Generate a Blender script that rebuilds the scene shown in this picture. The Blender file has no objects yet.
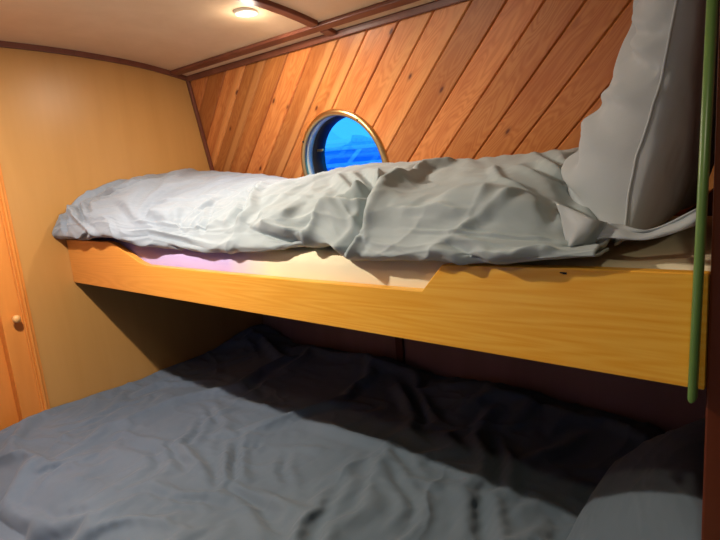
import bpy, bmesh, math, random
import numpy as np
from mathutils import Vector, Matrix

random.seed(7)
C = bpy.context.scene.collection
PI = math.pi

# ------------------------------------------------------------------ helpers
def tag(o, label=None, cat=None, group=None, kind=None):
    if label: o['label'] = label
    if cat: o['category'] = cat
    if group: o['group'] = group
    if kind: o['kind'] = kind
    return o

def empty(name, loc, label=None, cat=None, group=None, kind=None):
    o = bpy.data.objects.new(name, None); C.objects.link(o)
    o.location = loc; o.empty_display_size = .05
    return tag(o, label, cat, group, kind)

def link(name, me, mat, parent=None, smooth=False):
    o = bpy.data.objects.new(name, me); C.objects.link(o)
    if mat is not None: me.materials.append(mat)
    if parent is not None:
        o.parent = parent
        o.matrix_parent_inverse = Matrix.Translation(-Vector(parent.location))
    if smooth:
        for p in me.polygons: p.use_smooth = True
    return o

def obj(name, bm, mat, parent=None, smooth=False, bevel=0, seg=2):
    bmesh.ops.recalc_face_normals(bm, faces=bm.faces[:])
    me = bpy.data.meshes.new(name); bm.to_mesh(me); bm.free()
    o = link(name, me, mat, parent, smooth)
    if bevel:
        m = o.modifiers.new('bevel', 'BEVEL'); m.width = bevel; m.segments = seg; m.limit_method = 'ANGLE'
        m.angle_limit = math.radians(40)
    return o

def add_box(bm, x0, x1, y0, y1, z0, z1):
    v = [bm.verts.new((x, y, z)) for x in (x0, x1) for y in (y0, y1) for z in (z0, z1)]
    for f in ((0,1,3,2),(4,6,7,5),(0,4,5,1),(2,3,7,6),(0,2,6,4),(1,5,7,3)):
        bm.faces.new([v[i] for i in f])

def box(*a):
    bm = bmesh.new(); add_box(bm, *a); return bm

def prism(pts, off):
    """pts: list of 3D points (planar polygon); extruded by vector off"""
    bm = bmesh.new()
    a = [bm.verts.new(p) for p in pts]
    b = [bm.verts.new(Vector(p) + Vector(off)) for p in pts]
    bm.faces.new(a); bm.faces.new(b[::-1])
    n = len(pts)
    for i in range(n):
        bm.faces.new((a[i], a[(i+1) % n], b[(i+1) % n], b[i]))
    return bm

def lathe(prof, n=48, frame=None, closed=False):
    """prof: (r,h) pairs round the frame's local z"""
    frame = frame or Matrix.Identity(4)
    bm = bmesh.new(); rings = []
    for r, h in prof:
        if r < 1e-6:
            rings.append([bm.verts.new(frame @ Vector((0, 0, h)))])
        else:
            rings.append([bm.verts.new(frame @ Vector((r*math.cos(2*PI*k/n), r*math.sin(2*PI*k/n), h))) for k in range(n)])
    pairs = list(zip(rings, rings[1:]))
    if closed: pairs.append((rings[-1], rings[0]))
    for A, B in pairs:
        for k in range(n):
            k2 = (k+1) % n
            if len(A) == 1 and len(B) == 1: continue
            if len(A) == 1: bm.faces.new((A[0], B[k], B[k2]))
            elif len(B) == 1: bm.faces.new((A[k], B[0], A[k2]))
            else: bm.faces.new((A[k], B[k], B[k2], A[k2]))
    return bm

def grid_mesh(name, P):
    """P: (nu,nv,3) array"""
    nu, nv = P.shape[:2]
    idx = np.arange(nu*nv).reshape(nu, nv)
    f = np.stack([idx[:-1, :-1], idx[1:, :-1], idx[1:, 1:], idx[:-1, 1:]], -1).reshape(-1, 4)
    me = bpy.data.meshes.new(name)
    me.from_pydata(P.reshape(-1, 3).tolist(), [], f.tolist())
    me.update()
    return me

# ------------------------------------------------------------------ numpy noise
_rng = np.random.RandomState(11)
_perm = _rng.permutation(256); _perm = np.concatenate([_perm, _perm])
_ang = _rng.rand(256)*2*PI
_G = np.stack([np.cos(_ang), np.sin(_ang)], -1)
def perlin(x, y):
    xi = np.floor(x).astype(int); yi = np.floor(y).astype(int)
    xf = x-xi; yf = y-yi
    xi &= 255; yi &= 255
    def g(ix, iy, dx, dy):
        h = _perm[(_perm[ix & 255]+iy) & 255]
        return _G[h, 0]*dx+_G[h, 1]*dy
    u = xf**3*(xf*(xf*6-15)+10); v = yf**3*(yf*(yf*6-15)+10)
    a = g(xi, yi, xf, yf); b = g(xi+1, yi, xf-1, yf)
    c = g(xi, yi+1, xf, yf-1); d = g(xi+1, yi+1, xf-1, yf-1)
    return ((a*(1-u)+b*u)*(1-v)+(c*(1-u)+d*u)*v)*1.5
def ridged(x, y):
    return 1-np.abs(perlin(x, y))*2.2       # sharp crests
def smooth(t): 
    t = np.clip(t, 0, 1); return t*t*(3-2*t)
# ------------------------------------------------------------------ cloth surfaces
def interp(x, pts):
    """smooth 1D interpolation through (x,y) points (cubic Hermite, vectorised)"""
    X = np.array([p[0] for p in pts], float); Y = np.array([p[1] for p in pts], float)
    m = np.gradient(Y, X)
    x = np.clip(x, X[0], X[-1])
    i = np.clip(np.searchsorted(X, x)-1, 0, len(X)-2)
    h = X[i+1]-X[i]; t = (x-X[i])/h
    return ((1+2*t)*(1-t)**2*Y[i]+t*(1-t)**2*h*m[i]+t*t*(3-2*t)*Y[i+1]+t*t*(t-1)*h*m[i+1])

UD_FRONT_Z = [(-.0,1.248),(.15,1.25),(.40,1.256),(.54,1.232),(.74,1.224),(.9,1.224),(1.04,1.231),(1.17,1.24),(1.25,1.25),(1.293,1.249),(1.33,1.230),(1.4,1.229),(1.55,1.237),(1.67,1.238),(1.83,1.256),(1.95,1.26)]
UD_FRONT_Y = [(0,-.042),(.12,-.038),(.3,-.03),(.5,-.018),(.6,.0),(1.0,.002),(1.15,.008),(1.24,.03),(1.32,.0),(1.5,-.015),(1.62,-.022),(1.8,-.02),(1.95,.0)]
UD_TOP_Z   = [(0,1.440),(.2,1.430),(.5,1.398),(.75,1.380),(.95,1.402),(1.12,1.404),(1.3,1.396),(1.5,1.398),(1.63,1.398),(1.73,1.345),(1.83,1.29),(1.95,1.28)]
UD_HALF    = [(0,.50),(.1,.50),(.5,.55),(1.9,.55)]
def upper_base(U, V):
    """U: metres along the bunk, V: 0 (tucked under the front) .. 1 (against the hull)"""
    zf = interp(U, UD_FRONT_Z); yf = interp(U, UD_FRONT_Y); zt = interp(U, UD_TOP_Z)
    yb = .640-.0*U
    # profile in normalised (a: front->back 0..1, b: low->top 0..1)
    a = interp(V, [(0,.10),(.05,.03),(.10,.0),(.18,.015),(.30,.08),(.45,.22),(.6,.40),(.75,.62),(.9,.88),(1,1.0)])
    b = interp(V, [(0,-.02),(.05,-.01),(.10,.06),(.18,.22),(.30,.46),(.45,.70),(.6,.88),(.75,.99),(.9,1.0),(1,.80)])
    Y = yf+(yb-yf)*a
    Z = zf+(zt-zf)*b
    X = U+0*V
    return np.stack([X, Y, Z], -1)

LD_TOP = [(0,.645),(.3,.648),(.8,.645),(1.3,.64),(1.8,.61)]
def lower_base(U, V):
    """U: metres along the bed, V: metres across (-.62 front .. .82 back)"""
    z = interp(U, LD_TOP)
    front = smooth((V+.66)/.42)            # rolls down at the front
    z = z-.26*(1-front)**1.6
    z = z+.02*smooth((V-.45)/.35)
    # foot end stuffed up against the end wall
    z = z+.03*np.exp(-((U-.02)/.16)**2)*np.exp(-((V-.72)/.18)**2)
    z = z-.04*smooth((V-.68)/.16)*smooth((U-.05)/.2)
    z = z+.022*np.exp(-((U-.78)/.13)**2-((V-.72)/.12)**2)+.02*np.exp(-((U-1.32)/.16)**2-((V-.66)/.12)**2)-.012*np.exp(-((U-1.02)/.08)**2-((V-.72)/.12)**2)
    Z = z
    return np.stack([U+0*V, V+0*U, Z], -1)

def seg_dist(Pu, Pv, pts):
    """signed distance and arclength parameter to a polyline"""
    best = np.full(Pu.shape, 1e9); sgn = np.zeros(Pu.shape); tt = np.zeros(Pu.shape)
    n = len(pts)-1
    for i in range(n):
        a = pts[i]; b = pts[i+1]
        dx = b[0]-a[0]; dy = b[1]-a[1]; L2 = dx*dx+dy*dy+1e-12
        t = np.clip(((Pu-a[0])*dx+(Pv-a[1])*dy)/L2, 0, 1)
        qx = Pu-(a[0]+t*dx); qy = Pv-(a[1]+t*dy)
        d = np.hypot(qx, qy); s = np.sign(dx*qy-dy*qx)
        m = d < best
        best = np.where(m, d, best); sgn = np.where(m, s, sgn); tt = np.where(m, (i+t)/n, tt)
    return best, sgn, tt

def apply_strokes(Pu, Pv, strokes):
    H = np.zeros(Pu.shape)
    for kind, w, d, pts in strokes:
        pts = [tuple(p) for p in pts]
        xs = [p[0] for p in pts]; ys = [p[1] for p in pts]; r = 4*w
        m = (Pu > min(xs)-r) & (Pu < max(xs)+r) & (Pv > min(ys)-r) & (Pv < max(ys)+r)
        if not m.any(): continue
        D, S, T = seg_dist(Pu[m], Pv[m], pts)
        taper = smooth(T/.22)*smooth((1-T)/.22)*.85+.15
        taper = np.where((T <= 0) | (T >= 1), .15, taper)
        s = D*S/w
        if kind == 'v':      # sharp valley with soft shoulders
            h = -np.exp(-np.abs(s)**1.15)+.45*np.exp(-((np.abs(s)-1.8)/.9)**2)
        elif kind == 'r':    # crest
            h = np.exp(-np.abs(s)**1.3)-.25*np.exp(-((np.abs(s)-1.9)/.9)**2)
        elif kind == 's':    # step: steep on the left side of the stroke, long fall on the right
            h = np.where(s > 0, -np.exp(-(s/.7)**2)*1.0, np.exp(-(s/2.2)**2))*1.0
            h = np.where(s > 0, 1-2*smooth(np.clip(s/.8, 0, 1)), 1.0)*np.exp(-(s/2.0)**2)
        elif kind == 'b':    # broad bump
            h = np.exp(-s**2)
        H[m] += d*taper*h
    return H

# fold lines of the bedding: kind, width, depth, polyline (metres on the cloth)
UPPER_FOLDS = [
    ('s', 0.022, 0.02, [(1.222, 0.065), (1.184, 0.13), (1.123, 0.161), (1.024, 0.221)]),
    ('v', 0.014, 0.016, [(1.032, 0.216), (1.123, 0.159), (1.177, 0.133), (1.222, 0.073)]),
    ('s', 0.025, 0.022, [(1.218, 0.068), (1.222, 0.156), (1.241, 0.21), (1.279, 0.293)]),
    ('v', 0.013, 0.012, [(1.222, 0.083), (1.218, 0.161), (1.234, 0.223), (1.276, 0.299)]),
    ('v', 0.016, 0.022, [(1.272, 0.291), (1.314, 0.322), (1.329, 0.358), (1.317, 0.41)]),
    ('v', 0.012, 0.012, [(1.378, 0.27), (1.375, 0.205), (1.356, 0.146), (1.333, 0.063)]),
    ('r', 0.012, 0.01, [(1.394, 0.179), (1.382, 0.135), (1.363, 0.076)]),
    ('s', 0.024, 0.013, [(1.397, 0.192), (1.382, 0.283), (1.363, 0.4), (1.359, 0.483)]),
    ('v', 0.014, 0.012, [(1.386, 0.192), (1.371, 0.293), (1.34, 0.415), (1.321, 0.54)]),
    ('r', 0.012, 0.01, [(1.07, 0.561), (1.241, 0.376), (1.329, 0.348)]),
    ('v', 0.012, 0.012, [(1.123, 0.587), (1.276, 0.423), (1.329, 0.369)]),
    ('r', 0.01, 0.008, [(1.192, 0.563), (1.302, 0.428), (1.34, 0.4)]),
    ('r', 0.008, 0.005, [(0.918, 0.402), (1.097, 0.376), (1.222, 0.327), (1.302, 0.299)]),
    ('v', 0.012, 0.01, [(0.621, 0.68), (0.925, 0.34), (0.944, 0.213)]),
    ('r', 0.012, 0.008, [(0.651, 0.68), (0.967, 0.325), (0.982, 0.2)]),
    ('b', 0.04, 0.012, [(1.02, 0.28), (1.158, 0.265)]),
    ('v', 0.012, 0.007, [(1.161, 0.06), (1.059, 0.042), (0.971, 0.039)]),
    ('r', 0.009, 0.006, [(0.465, 0.143), (0.571, 0.19), (0.712, 0.161), (0.887, 0.12)]),
    ('v', 0.011, 0.006, [(0.461, 0.104), (0.583, 0.156), (0.72, 0.13), (0.883, 0.086)]),
    ('r', 0.008, 0.006, [(0.457, 0.231), (0.586, 0.252), (0.739, 0.242), (0.857, 0.247)]),
    ('r', 0.008, 0.006, [(0.404, 0.384), (0.567, 0.415), (0.621, 0.496)]),
    ('v', 0.01, 0.009, [(0.826, 0.192), (0.803, 0.306), (0.651, 0.478)]),
    ('v', 0.01, 0.006, [(0.609, 0.395), (0.697, 0.379), (0.689, 0.431)]),
    ('v', 0.012, 0.01, [(0.682, 0.091), (0.781, 0.047), (0.899, 0.042)]),
    ('v', 0.016, 0.014, [(0.053, 0.382), (0.16, 0.397), (0.213, 0.439), (0.187, 0.553)]),
    ('r', 0.014, 0.01, [(0.0, 0.363), (0.0, 0.423), (0.0, 0.483), (0.0, 0.555)]),
    ('r', 0.013, 0.01, [(0.0, 0.293), (0.19, 0.187), (0.35, 0.065)]),
    ('v', 0.012, 0.014, [(0.0, 0.26), (0.076, 0.208), (0.11, 0.104)]),
    ('v', 0.012, 0.013, [(0.0, 0.322), (0.137, 0.252), (0.228, 0.172)]),
    ('r', 0.012, 0.01, [(0.0, 0.296), (0.0, 0.351), (0.0, 0.405)]),
    ('v', 0.01, 0.01, [(0.282, 0.109), (0.206, 0.055), (0.145, 0.063)]),
    ('v', 0.012, 0.008, [(0.053, 0.382), (0.095, 0.319), (0.244, 0.226)]),
    ('r', 0.007, 0.005, [(1.477, 0.203), (1.599, 0.19), (1.71, 0.213), (1.778, 0.252)]),
    ('r', 0.009, 0.006, [(1.599, 0.19), (1.633, 0.257), (1.668, 0.379)]),
    ('v', 0.018, 0.012, [(1.576, 0.159), (1.63, 0.12), (1.66, 0.044)]),
    ('r', 0.016, 0.01, [(1.672, 0.117), (1.717, 0.112), (1.755, 0.143), (1.786, 0.125)]),
    ('r', 0.018, 0.01, [(1.375, 0.428), (1.314, 0.602), (1.371, 0.68)]),
    ('v', 0.014, 0.008, [(1.584, 0.568), (1.66, 0.509), (1.706, 0.514)]),
    ('v', 0.012, 0.008, [(1.592, 0.667), (1.656, 0.576), (1.694, 0.54)]),
    ('r', 0.009, 0.005, [(1.493, 0.613), (1.603, 0.421), (1.672, 0.384)]),
    ('v', 0.012, 0.012, [(1.725, 0.397), (1.748, 0.374), (1.774, 0.26)]),
    ('b', 0.06, 0.014, [(1.496, 0.332), (1.653, 0.312), (1.725, 0.33)]),
    ('b', 0.035, 0.01, [(0.487, 0.312), (0.655, 0.325)]),
    ('r', 0.01, 0.006, [(1.451, 0.273), (1.546, 0.27), (1.614, 0.252)]),
]
LOWER_FOLDS = [
    ('s', 0.03, 0.012, [(0.272, -0.169), (0.356, -0.073), (0.352, 0.051), (0.392, 0.215)]),
    ('r', 0.014, 0.008, [(0.119, 0.098), (0.122, 0.201), (0.228, 0.275)]),
    ('v', 0.014, 0.008, [(0.206, -0.209), (0.228, -0.112), (0.195, 0.001), (0.21, 0.069)]),
    ('v', 0.012, 0.009, [(0.443, -0.144), (0.447, -0.112), (0.505, -0.12)]),
    ('v', 0.02, 0.01, [(0.509, -0.137), (0.626, -0.109), (0.699, -0.134), (0.775, -0.23)]),
    ('b', 0.05, -0.012, [(0.553, -0.248), (0.699, -0.223)]),
    ('v', 0.014, 0.014, [(0.618, -0.059), (0.709, -0.091), (0.793, -0.105)]),
    ('r', 0.014, 0.012, [(0.673, -0.041), (0.768, -0.077), (0.841, -0.088)]),
    ('v', 0.015, 0.009, [(0.724, -0.013), (0.866, -0.07), (0.936, -0.095)]),
    ('v', 0.013, 0.012, [(0.801, 0.058), (0.881, -0.016), (0.957, -0.08)]),
    ('r', 0.013, 0.01, [(0.779, 0.037), (0.87, -0.041), (0.921, -0.08)]),
    ('v', 0.012, 0.01, [(0.797, -0.226), (0.892, -0.209), (0.957, -0.159), (1.005, -0.155)]),
    ('v', 0.01, 0.006, [(0.403, -0.358), (0.436, -0.312), (0.454, -0.273)]),
    ('r', 0.01, 0.006, [(0.243, -0.34), (0.429, -0.297), (0.538, -0.258)]),
    ('r', 0.012, 0.01, [(0.637, 0.023), (0.604, 0.105), (0.6, 0.204)]),
    ('v', 0.012, 0.01, [(0.684, -0.041), (0.647, 0.023), (0.585, 0.094)]),
    ('v', 0.012, 0.008, [(0.498, 0.172), (0.596, 0.119), (0.666, 0.098)]),
    ('r', 0.012, 0.011, [(0.804, 0.073), (0.797, 0.112), (0.837, 0.122)]),
    ('v', 0.012, 0.012, [(0.83, 0.055), (0.852, 0.083), (0.859, 0.105)]),
    ('v', 0.012, 0.01, [(0.957, 0.108), (1.009, 0.041), (1.074, 0.005)]),
    ('r', 0.012, 0.009, [(0.943, 0.13), (0.998, 0.151), (1.063, 0.158)]),
    ('v', 0.026, 0.012, [(1.187, 0.179), (1.257, 0.101), (1.278, 0.044), (1.304, -0.02)]),
    ('r', 0.03, 0.012, [(1.202, 0.258), (1.246, 0.147), (1.275, 0.066), (1.304, -0.013)]),
    ('r', 0.018, 0.012, [(0.943, 0.247), (1.03, 0.258), (1.133, 0.254), (1.231, 0.265), (1.289, 0.254)]),
    ('v', 0.02, 0.01, [(0.961, -0.073), (1.067, -0.091), (1.151, -0.127), (1.209, -0.144)]),
    ('r', 0.013, 0.012, [(0.888, -0.077), (1.001, -0.073), (1.133, -0.066), (1.246, -0.07)]),
    ('v', 0.02, 0.008, [(1.242, -0.045), (1.264, -0.091), (1.3, -0.134)]),
    ('v', 0.018, 0.008, [(1.074, -0.095), (1.133, -0.112), (1.184, -0.134)]),
    ('r', 0.012, 0.01, [(1.246, -0.148), (1.216, -0.091), (1.22, -0.034)]),
    ('v', 0.014, 0.012, [(1.329, 0.144), (1.392, 0.105), (1.413, 0.058), (1.417, -0.002)]),
    ('r', 0.012, 0.008, [(1.333, 0.165), (1.37, 0.183), (1.421, 0.19)]),
    ('r', 0.014, 0.01, [(1.191, 0.236), (1.286, 0.197), (1.359, 0.144)]),
    ('v', 0.024, 0.008, [(1.494, 0.201), (1.537, 0.144), (1.57, 0.076)]),
    ('r', 0.022, 0.008, [(1.461, 0.222), (1.512, 0.147), (1.556, 0.062)]),
    ('v', 0.02, 0.006, [(1.501, 0.233), (1.534, 0.162), (1.578, 0.076)]),
    ('v', 0.018, 0.007, [(1.672, 0.254), (1.683, 0.211), (1.702, 0.162)]),
    ('r', 0.02, 0.016, [(0.947, 0.638), (1.016, 0.582), (1.129, 0.478)]),
    ('v', 0.018, 0.014, [(0.998, 0.624), (1.103, 0.539), (1.195, 0.457)]),
    ('r', 0.02, 0.012, [(0.859, 0.617), (0.837, 0.55), (0.863, 0.468)]),
    ('v', 0.02, 0.012, [(1.392, 0.471), (1.468, 0.375), (1.508, 0.275)]),
    ('r', 0.014, 0.008, [(1.329, 0.272), (1.388, 0.272), (1.457, 0.247)]),
    ('v', 0.01, 0.006, [(0.44, -0.415), (0.637, -0.383), (0.775, -0.315)]),
    ('r', 0.01, 0.006, [(0.808, -0.358), (0.892, -0.301), (1.03, -0.255)]),
    ('v', 0.01, 0.007, [(0.119, -0.237), (0.254, -0.226), (0.356, -0.194)]),
    ('r', 0.02, 0.01, [(0.13, 0.717), (0.283, 0.642), (0.421, 0.574)]),
]
# ------------------------------------------------------------------ node helpers
class NT:
    def __init__(s, name):
        s.m = bpy.data.materials.new(name); s.m.use_nodes = True
        s.t = s.m.node_tree; s.b = s.t.nodes['Principled BSDF']
    def n(s, typ, **k):
        nd = s.t.nodes.new(typ)
        for a, v in k.items(): setattr(nd, a, v)
        return nd
    def l(s, a, b): s.t.links.new(a, b)
    def val(s, sock, v):
        if isinstance(v, (int, float, tuple, list)): sock.default_value = v
        else: s.l(v, sock)
    def math(s, op, a, b=0.0, c=None):
        nd = s.n('ShaderNodeMath', operation=op); s.val(nd.inputs[0], a); s.val(nd.inputs[1], b)
        if c is not None: s.val(nd.inputs[2], c)
        return nd.outputs[0]
    def xyz(s):
        tc = s.n('ShaderNodeTexCoord'); sp = s.n('ShaderNodeSeparateXYZ'); s.l(tc.outputs['Object'], sp.inputs[0])
        return tc.outputs['Object'], sp.outputs
    def vec(s, x, y, z):
        c = s.n('ShaderNodeCombineXYZ'); s.val(c.inputs[0], x); s.val(c.inputs[1], y); s.val(c.inputs[2], z); return c.outputs[0]
    def noise(s, v, scale=1, detail=3, rough=.5, dist=0):
        nd = s.n('ShaderNodeTexNoise'); s.l(v, nd.inputs['Vector']); nd.inputs['Scale'].default_value = scale
        nd.inputs['Detail'].default_value = detail; nd.inputs['Roughness'].default_value = rough; nd.inputs['Distortion'].default_value = dist
        return nd.outputs['Fac']
    def ramp(s, f, stops, mode='LINEAR'):
        nd = s.n('ShaderNodeValToRGB'); s.l(f, nd.inputs[0]); cr = nd.color_ramp; cr.interpolation = mode
        while len(cr.elements) < len(stops): cr.elements.new(.5)
        for e, (p, c) in zip(cr.elements, stops):
            e.position = p; e.color = (*c, 1) if len(c) == 3 else c
        return nd.outputs[0]
    def mix(s, f, a, b, mode='MIX'):
        nd = s.n('ShaderNodeMix', data_type='RGBA', blend_type=mode)
        s.val(nd.inputs[0], f); s.val(nd.inputs[6], (*a, 1) if isinstance(a, tuple) and len(a) == 3 else a)
        s.val(nd.inputs[7], (*b, 1) if isinstance(b, tuple) and len(b) == 3 else b)
        return nd.outputs[2]
    def bump(s, h, strength, dist):
        nd = s.n('ShaderNodeBump'); nd.inputs['Strength'].default_value = strength; nd.inputs['Distance'].default_value = dist
        s.l(h, nd.inputs['Height']); s.l(nd.outputs[0], s.b.inputs['Normal'])
    def out(s, col=None, rough=None, **k):
        if col is not None: s.val(s.b.inputs['Base Color'], (*col, 1) if isinstance(col, tuple) and len(col) == 3 else col)
        if rough is not None: s.val(s.b.inputs['Roughness'], rough)
        for a, v in k.items(): s.b.inputs[a.replace('_', ' ')].default_value = v
        return s.m

def srgb(r, g, b):
    f = lambda c: (c/255/12.92 if c/255 <= .04045 else ((c/255+.055)/1.055)**2.4)
    return (f(r), f(g), f(b))

def plain(name, col, rough=.5, noise=.06, **k):
    t = NT(name); v, _ = t.xyz(); f = t.noise(v, 14, 4)
    d = tuple(c*(1-noise*2) for c in col); l = tuple(min(1, c*(1+noise*2)) for c in col)
    return t.out(t.ramp(f, [(.3, d), (.7, l)]), rough, **k)

PITCH = .1195; X0 = 1.118-9*PITCH            # joint k crosses z = 1.6 at X0 + k*PITCH
def mat_planks():
    t = NT('pine_matchboard'); v, p = t.xyz()
    q = t.math('SUBTRACT', p[0], t.math('SUBTRACT', p[2], 1.6))
    k = t.math('DIVIDE', t.math('SUBTRACT', q, X0), PITCH)
    idx = t.math('FLOOR', k); c = t.math('MULTIPLY', t.math('FRACT', k), 1.0)
    a = t.math('ADD', p[0], p[2])
    # grain: contours of a stretched noise
    gv = t.vec(t.math('MULTIPLY', k, 1.0), t.math('MULTIPLY', a, 1.3), t.math('MULTIPLY', idx, 3.7))
    N = t.noise(gv, 1.5, 2, .45, .25)
    rings = t.math('SINE', t.math('MULTIPLY', N, 110.0))
    rings = t.math('MULTIPLY_ADD', rings, .5, .5)
    fv = t.vec(t.math('MULTIPLY', k, 16.0), t.math('MULTIPLY', a, 5.0), idx)
    fine = t.noise(fv, 2.2, 3, .6)
    col = t.ramp(rings, [(0, srgb(214, 134, 72)), (.5, srgb(226, 148, 82)), (1, srgb(232, 158, 92))])
    col = t.mix(t.math('MULTIPLY', fine, .45), col, srgb(200, 116, 54))
    big = t.noise(t.vec(t.math('MULTIPLY', k, 2.2), t.math('MULTIPLY', a, 2.0), t.math('MULTIPLY', idx, 5.1)), 1.0, 3, .6)
    col = t.mix(t.ramp(big, [(.45, (0, 0, 0)), (.72, (.6, .6, .6))]), col, srgb(192, 102, 46))
    # per-board tone
    tones = [.55,.95,.70,.62,1.0,.6,.9,.72,.66,1.02,.98,.84,.62,.98,.60,1.0,.66,.9,.8,.7]
    fi = t.math('DIVIDE', t.math('ADD', idx, 8.5), 20.0)
    tones8 = [.6,.9,.7,.62,.95,.65,.82,.70, .62,1.0,.64,.9,.66,.98,.92,1.06,.72,1.02,.66,.98]
    tones = [.8,.8,.8,.8,.8,.62,.98,.70, 1.0,.64,.72,1.0,.66,.74,1.0,.96,1.02,.72,1.02,.80]
    tn = t.ramp(fi, [(i/20, (x, x*.96 if x > .8 else x*.95, x*.94 if x > .8 else x*.84)) for i, x in enumerate(tones)], 'CONSTANT')
    col = t.mix(1.0, col, tn, 'MULTIPLY')
    half = t.n('ShaderNodeTexWhiteNoise', noise_dimensions='1D'); t.l(t.math('FLOOR', t.math('MULTIPLY', k, 2.6)), half.inputs['W'])
    hm = t.math('MULTIPLY', t.math('LESS_THAN', idx, 6.5), .55)
    col = t.mix(hm, col, t.mix(1.0, col, t.ramp(half.outputs['Value'], [(0, (.62, .50, .42)), (.45, (.8, .7, .62)), (1, (1.15, 1.15, 1.15))]), 'MULTIPLY'))
    # second, half-width tone change: some boards have pale sapwood along one edge
    sap = t.noise(t.vec(idx, 2.0, 1.0), 3.3, 0)
    sapm = t.math('MULTIPLY', t.math('GREATER_THAN', sap, .52), t.ramp(c, [(.60, (0, 0, 0)), (.70, (.45, .45, .45))]))
    col = t.mix(sapm, col, srgb(226, 158, 92))
    # knots
    vo = t.n('ShaderNodeTexVoronoi'); vo.feature = 'F1'; vo.inputs['Scale'].default_value = 1
    t.l(t.vec(t.math('MULTIPLY', k, 1.35), t.math('MULTIPLY', a, 4.6), t.math('MULTIPLY', idx, 2.3)), vo.inputs['Vector'])
    kn = t.ramp(vo.outputs['Distance'], [(0, (1, 1, 1)), (.055, (.9, .9, .9)), (.09, (.25, .25, .25)), (.16, (0, 0, 0))])
    col = t.mix(kn, col, srgb(92, 34, 12))
    t.bump(t.math('MULTIPLY', fine, 1.0), .12, .002)
    return t.out(col, .42)

def mat_ply(name, c1, c2, rough=.45, vert=True, amount=1.0):
    t = NT(name); v, p = t.xyz()
    a = t.vec(t.math('MULTIPLY', p[0], 9.0), t.math('MULTIPLY', p[1], 9.0), t.math('MULTIPLY', p[2], 1.1))
    n1 = t.noise(a, 1.0, 3, .55, .4)
    b = t.vec(t.math('MULTIPLY', p[0], 60.0), t.math('MULTIPLY', p[1], 60.0), t.math('MULTIPLY', p[2], 5))
    n2 = t.noise(b, 1.0, 2)
    f = t.math('ADD', t.math('MULTIPLY', n1, .85), t.math('MULTIPLY', n2, .15))
    return t.out(t.ramp(f, [(.32, c1), (.68, c2)]), rough)

def mat_oak():
    t = NT('oak_veneer'); v, p = t.xyz()
    gv = t.vec(t.math('MULTIPLY', p[0], .55), 0.0, t.math('MULTIPLY', p[2], 11.0))
    N = t.noise(gv, 1.3, 1.2, .5, .1)
    g = t.math('MULTIPLY_ADD', t.math('SINE', t.math('MULTIPLY', N, 130.0)), .5, .5)
    fv = t.vec(t.math('MULTIPLY', p[0], 9.0), p[1], t.math('MULTIPLY', p[2], 260.0)); fine = t.noise(fv, 1, 2)
    f = t.math('ADD', t.math('MULTIPLY', g, .30), t.math('MULTIPLY', fine, .7))
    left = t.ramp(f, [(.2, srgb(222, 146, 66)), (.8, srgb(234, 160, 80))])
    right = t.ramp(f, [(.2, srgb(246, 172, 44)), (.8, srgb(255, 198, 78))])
    m = t.n('ShaderNodeMapRange'); t.l(p[0], m.inputs[0]); m.inputs[1].default_value = .3; m.inputs[2].default_value = 1.5  # tint of the light painted into the oak: reddish left, yellow right
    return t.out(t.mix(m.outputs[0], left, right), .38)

def mat_cloth(name, c, c2=None, weave=900, rough=.85, bump=.15, left=None):
    t = NT(name); v, p = t.xyz()
    n1 = t.noise(v, 5, 3); n2 = t.noise(v, 60, 3, .6)
    c2 = c2 or tuple(x*.9 for x in c)
    col = t.ramp(n1, [(.35, c2), (.65, c)])
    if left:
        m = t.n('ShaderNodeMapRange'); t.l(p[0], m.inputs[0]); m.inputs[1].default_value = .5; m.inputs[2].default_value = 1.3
        col = t.mix(m.outputs[0], t.ramp(n1, [(.35, left[1]), (.65, left[0])]), col)  # left-to-right difference in the light, painted into the cloth colour
    t.bump(t.math('ADD', t.math('MULTIPLY', n2, .7), t.math('MULTIPLY', t.noise(v, weave, 1), .3)), bump, .004)
    t.b.inputs['Sheen Weight'].default_value = .15
    t.b.inputs['Sheen Roughness'].default_value = .6
    t.b.inputs['Specular IOR Level'].default_value = .25
    return t.out(col, rough)

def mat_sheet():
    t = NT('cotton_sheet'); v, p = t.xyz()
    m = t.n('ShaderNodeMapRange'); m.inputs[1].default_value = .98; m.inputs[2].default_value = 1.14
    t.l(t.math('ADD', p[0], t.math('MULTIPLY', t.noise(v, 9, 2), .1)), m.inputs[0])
    col = t.mix(m.outputs[0], srgb(190, 172, 222), srgb(240, 228, 192))  # cream sheet; its shaded stretch is painted lilac into the colour
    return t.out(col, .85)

def mat_emit(name, col, s):
    t = NT(name); v, _ = t.xyz(); f = t.noise(v, 20, 1)
    t.b.inputs['Emission Strength'].default_value = s
    t.l(t.ramp(f, [(0, tuple(c*.97 for c in col)), (1, col)]), t.b.inputs['Emission Color'])
    return t.out((.8, .8, .8), .4)

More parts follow.
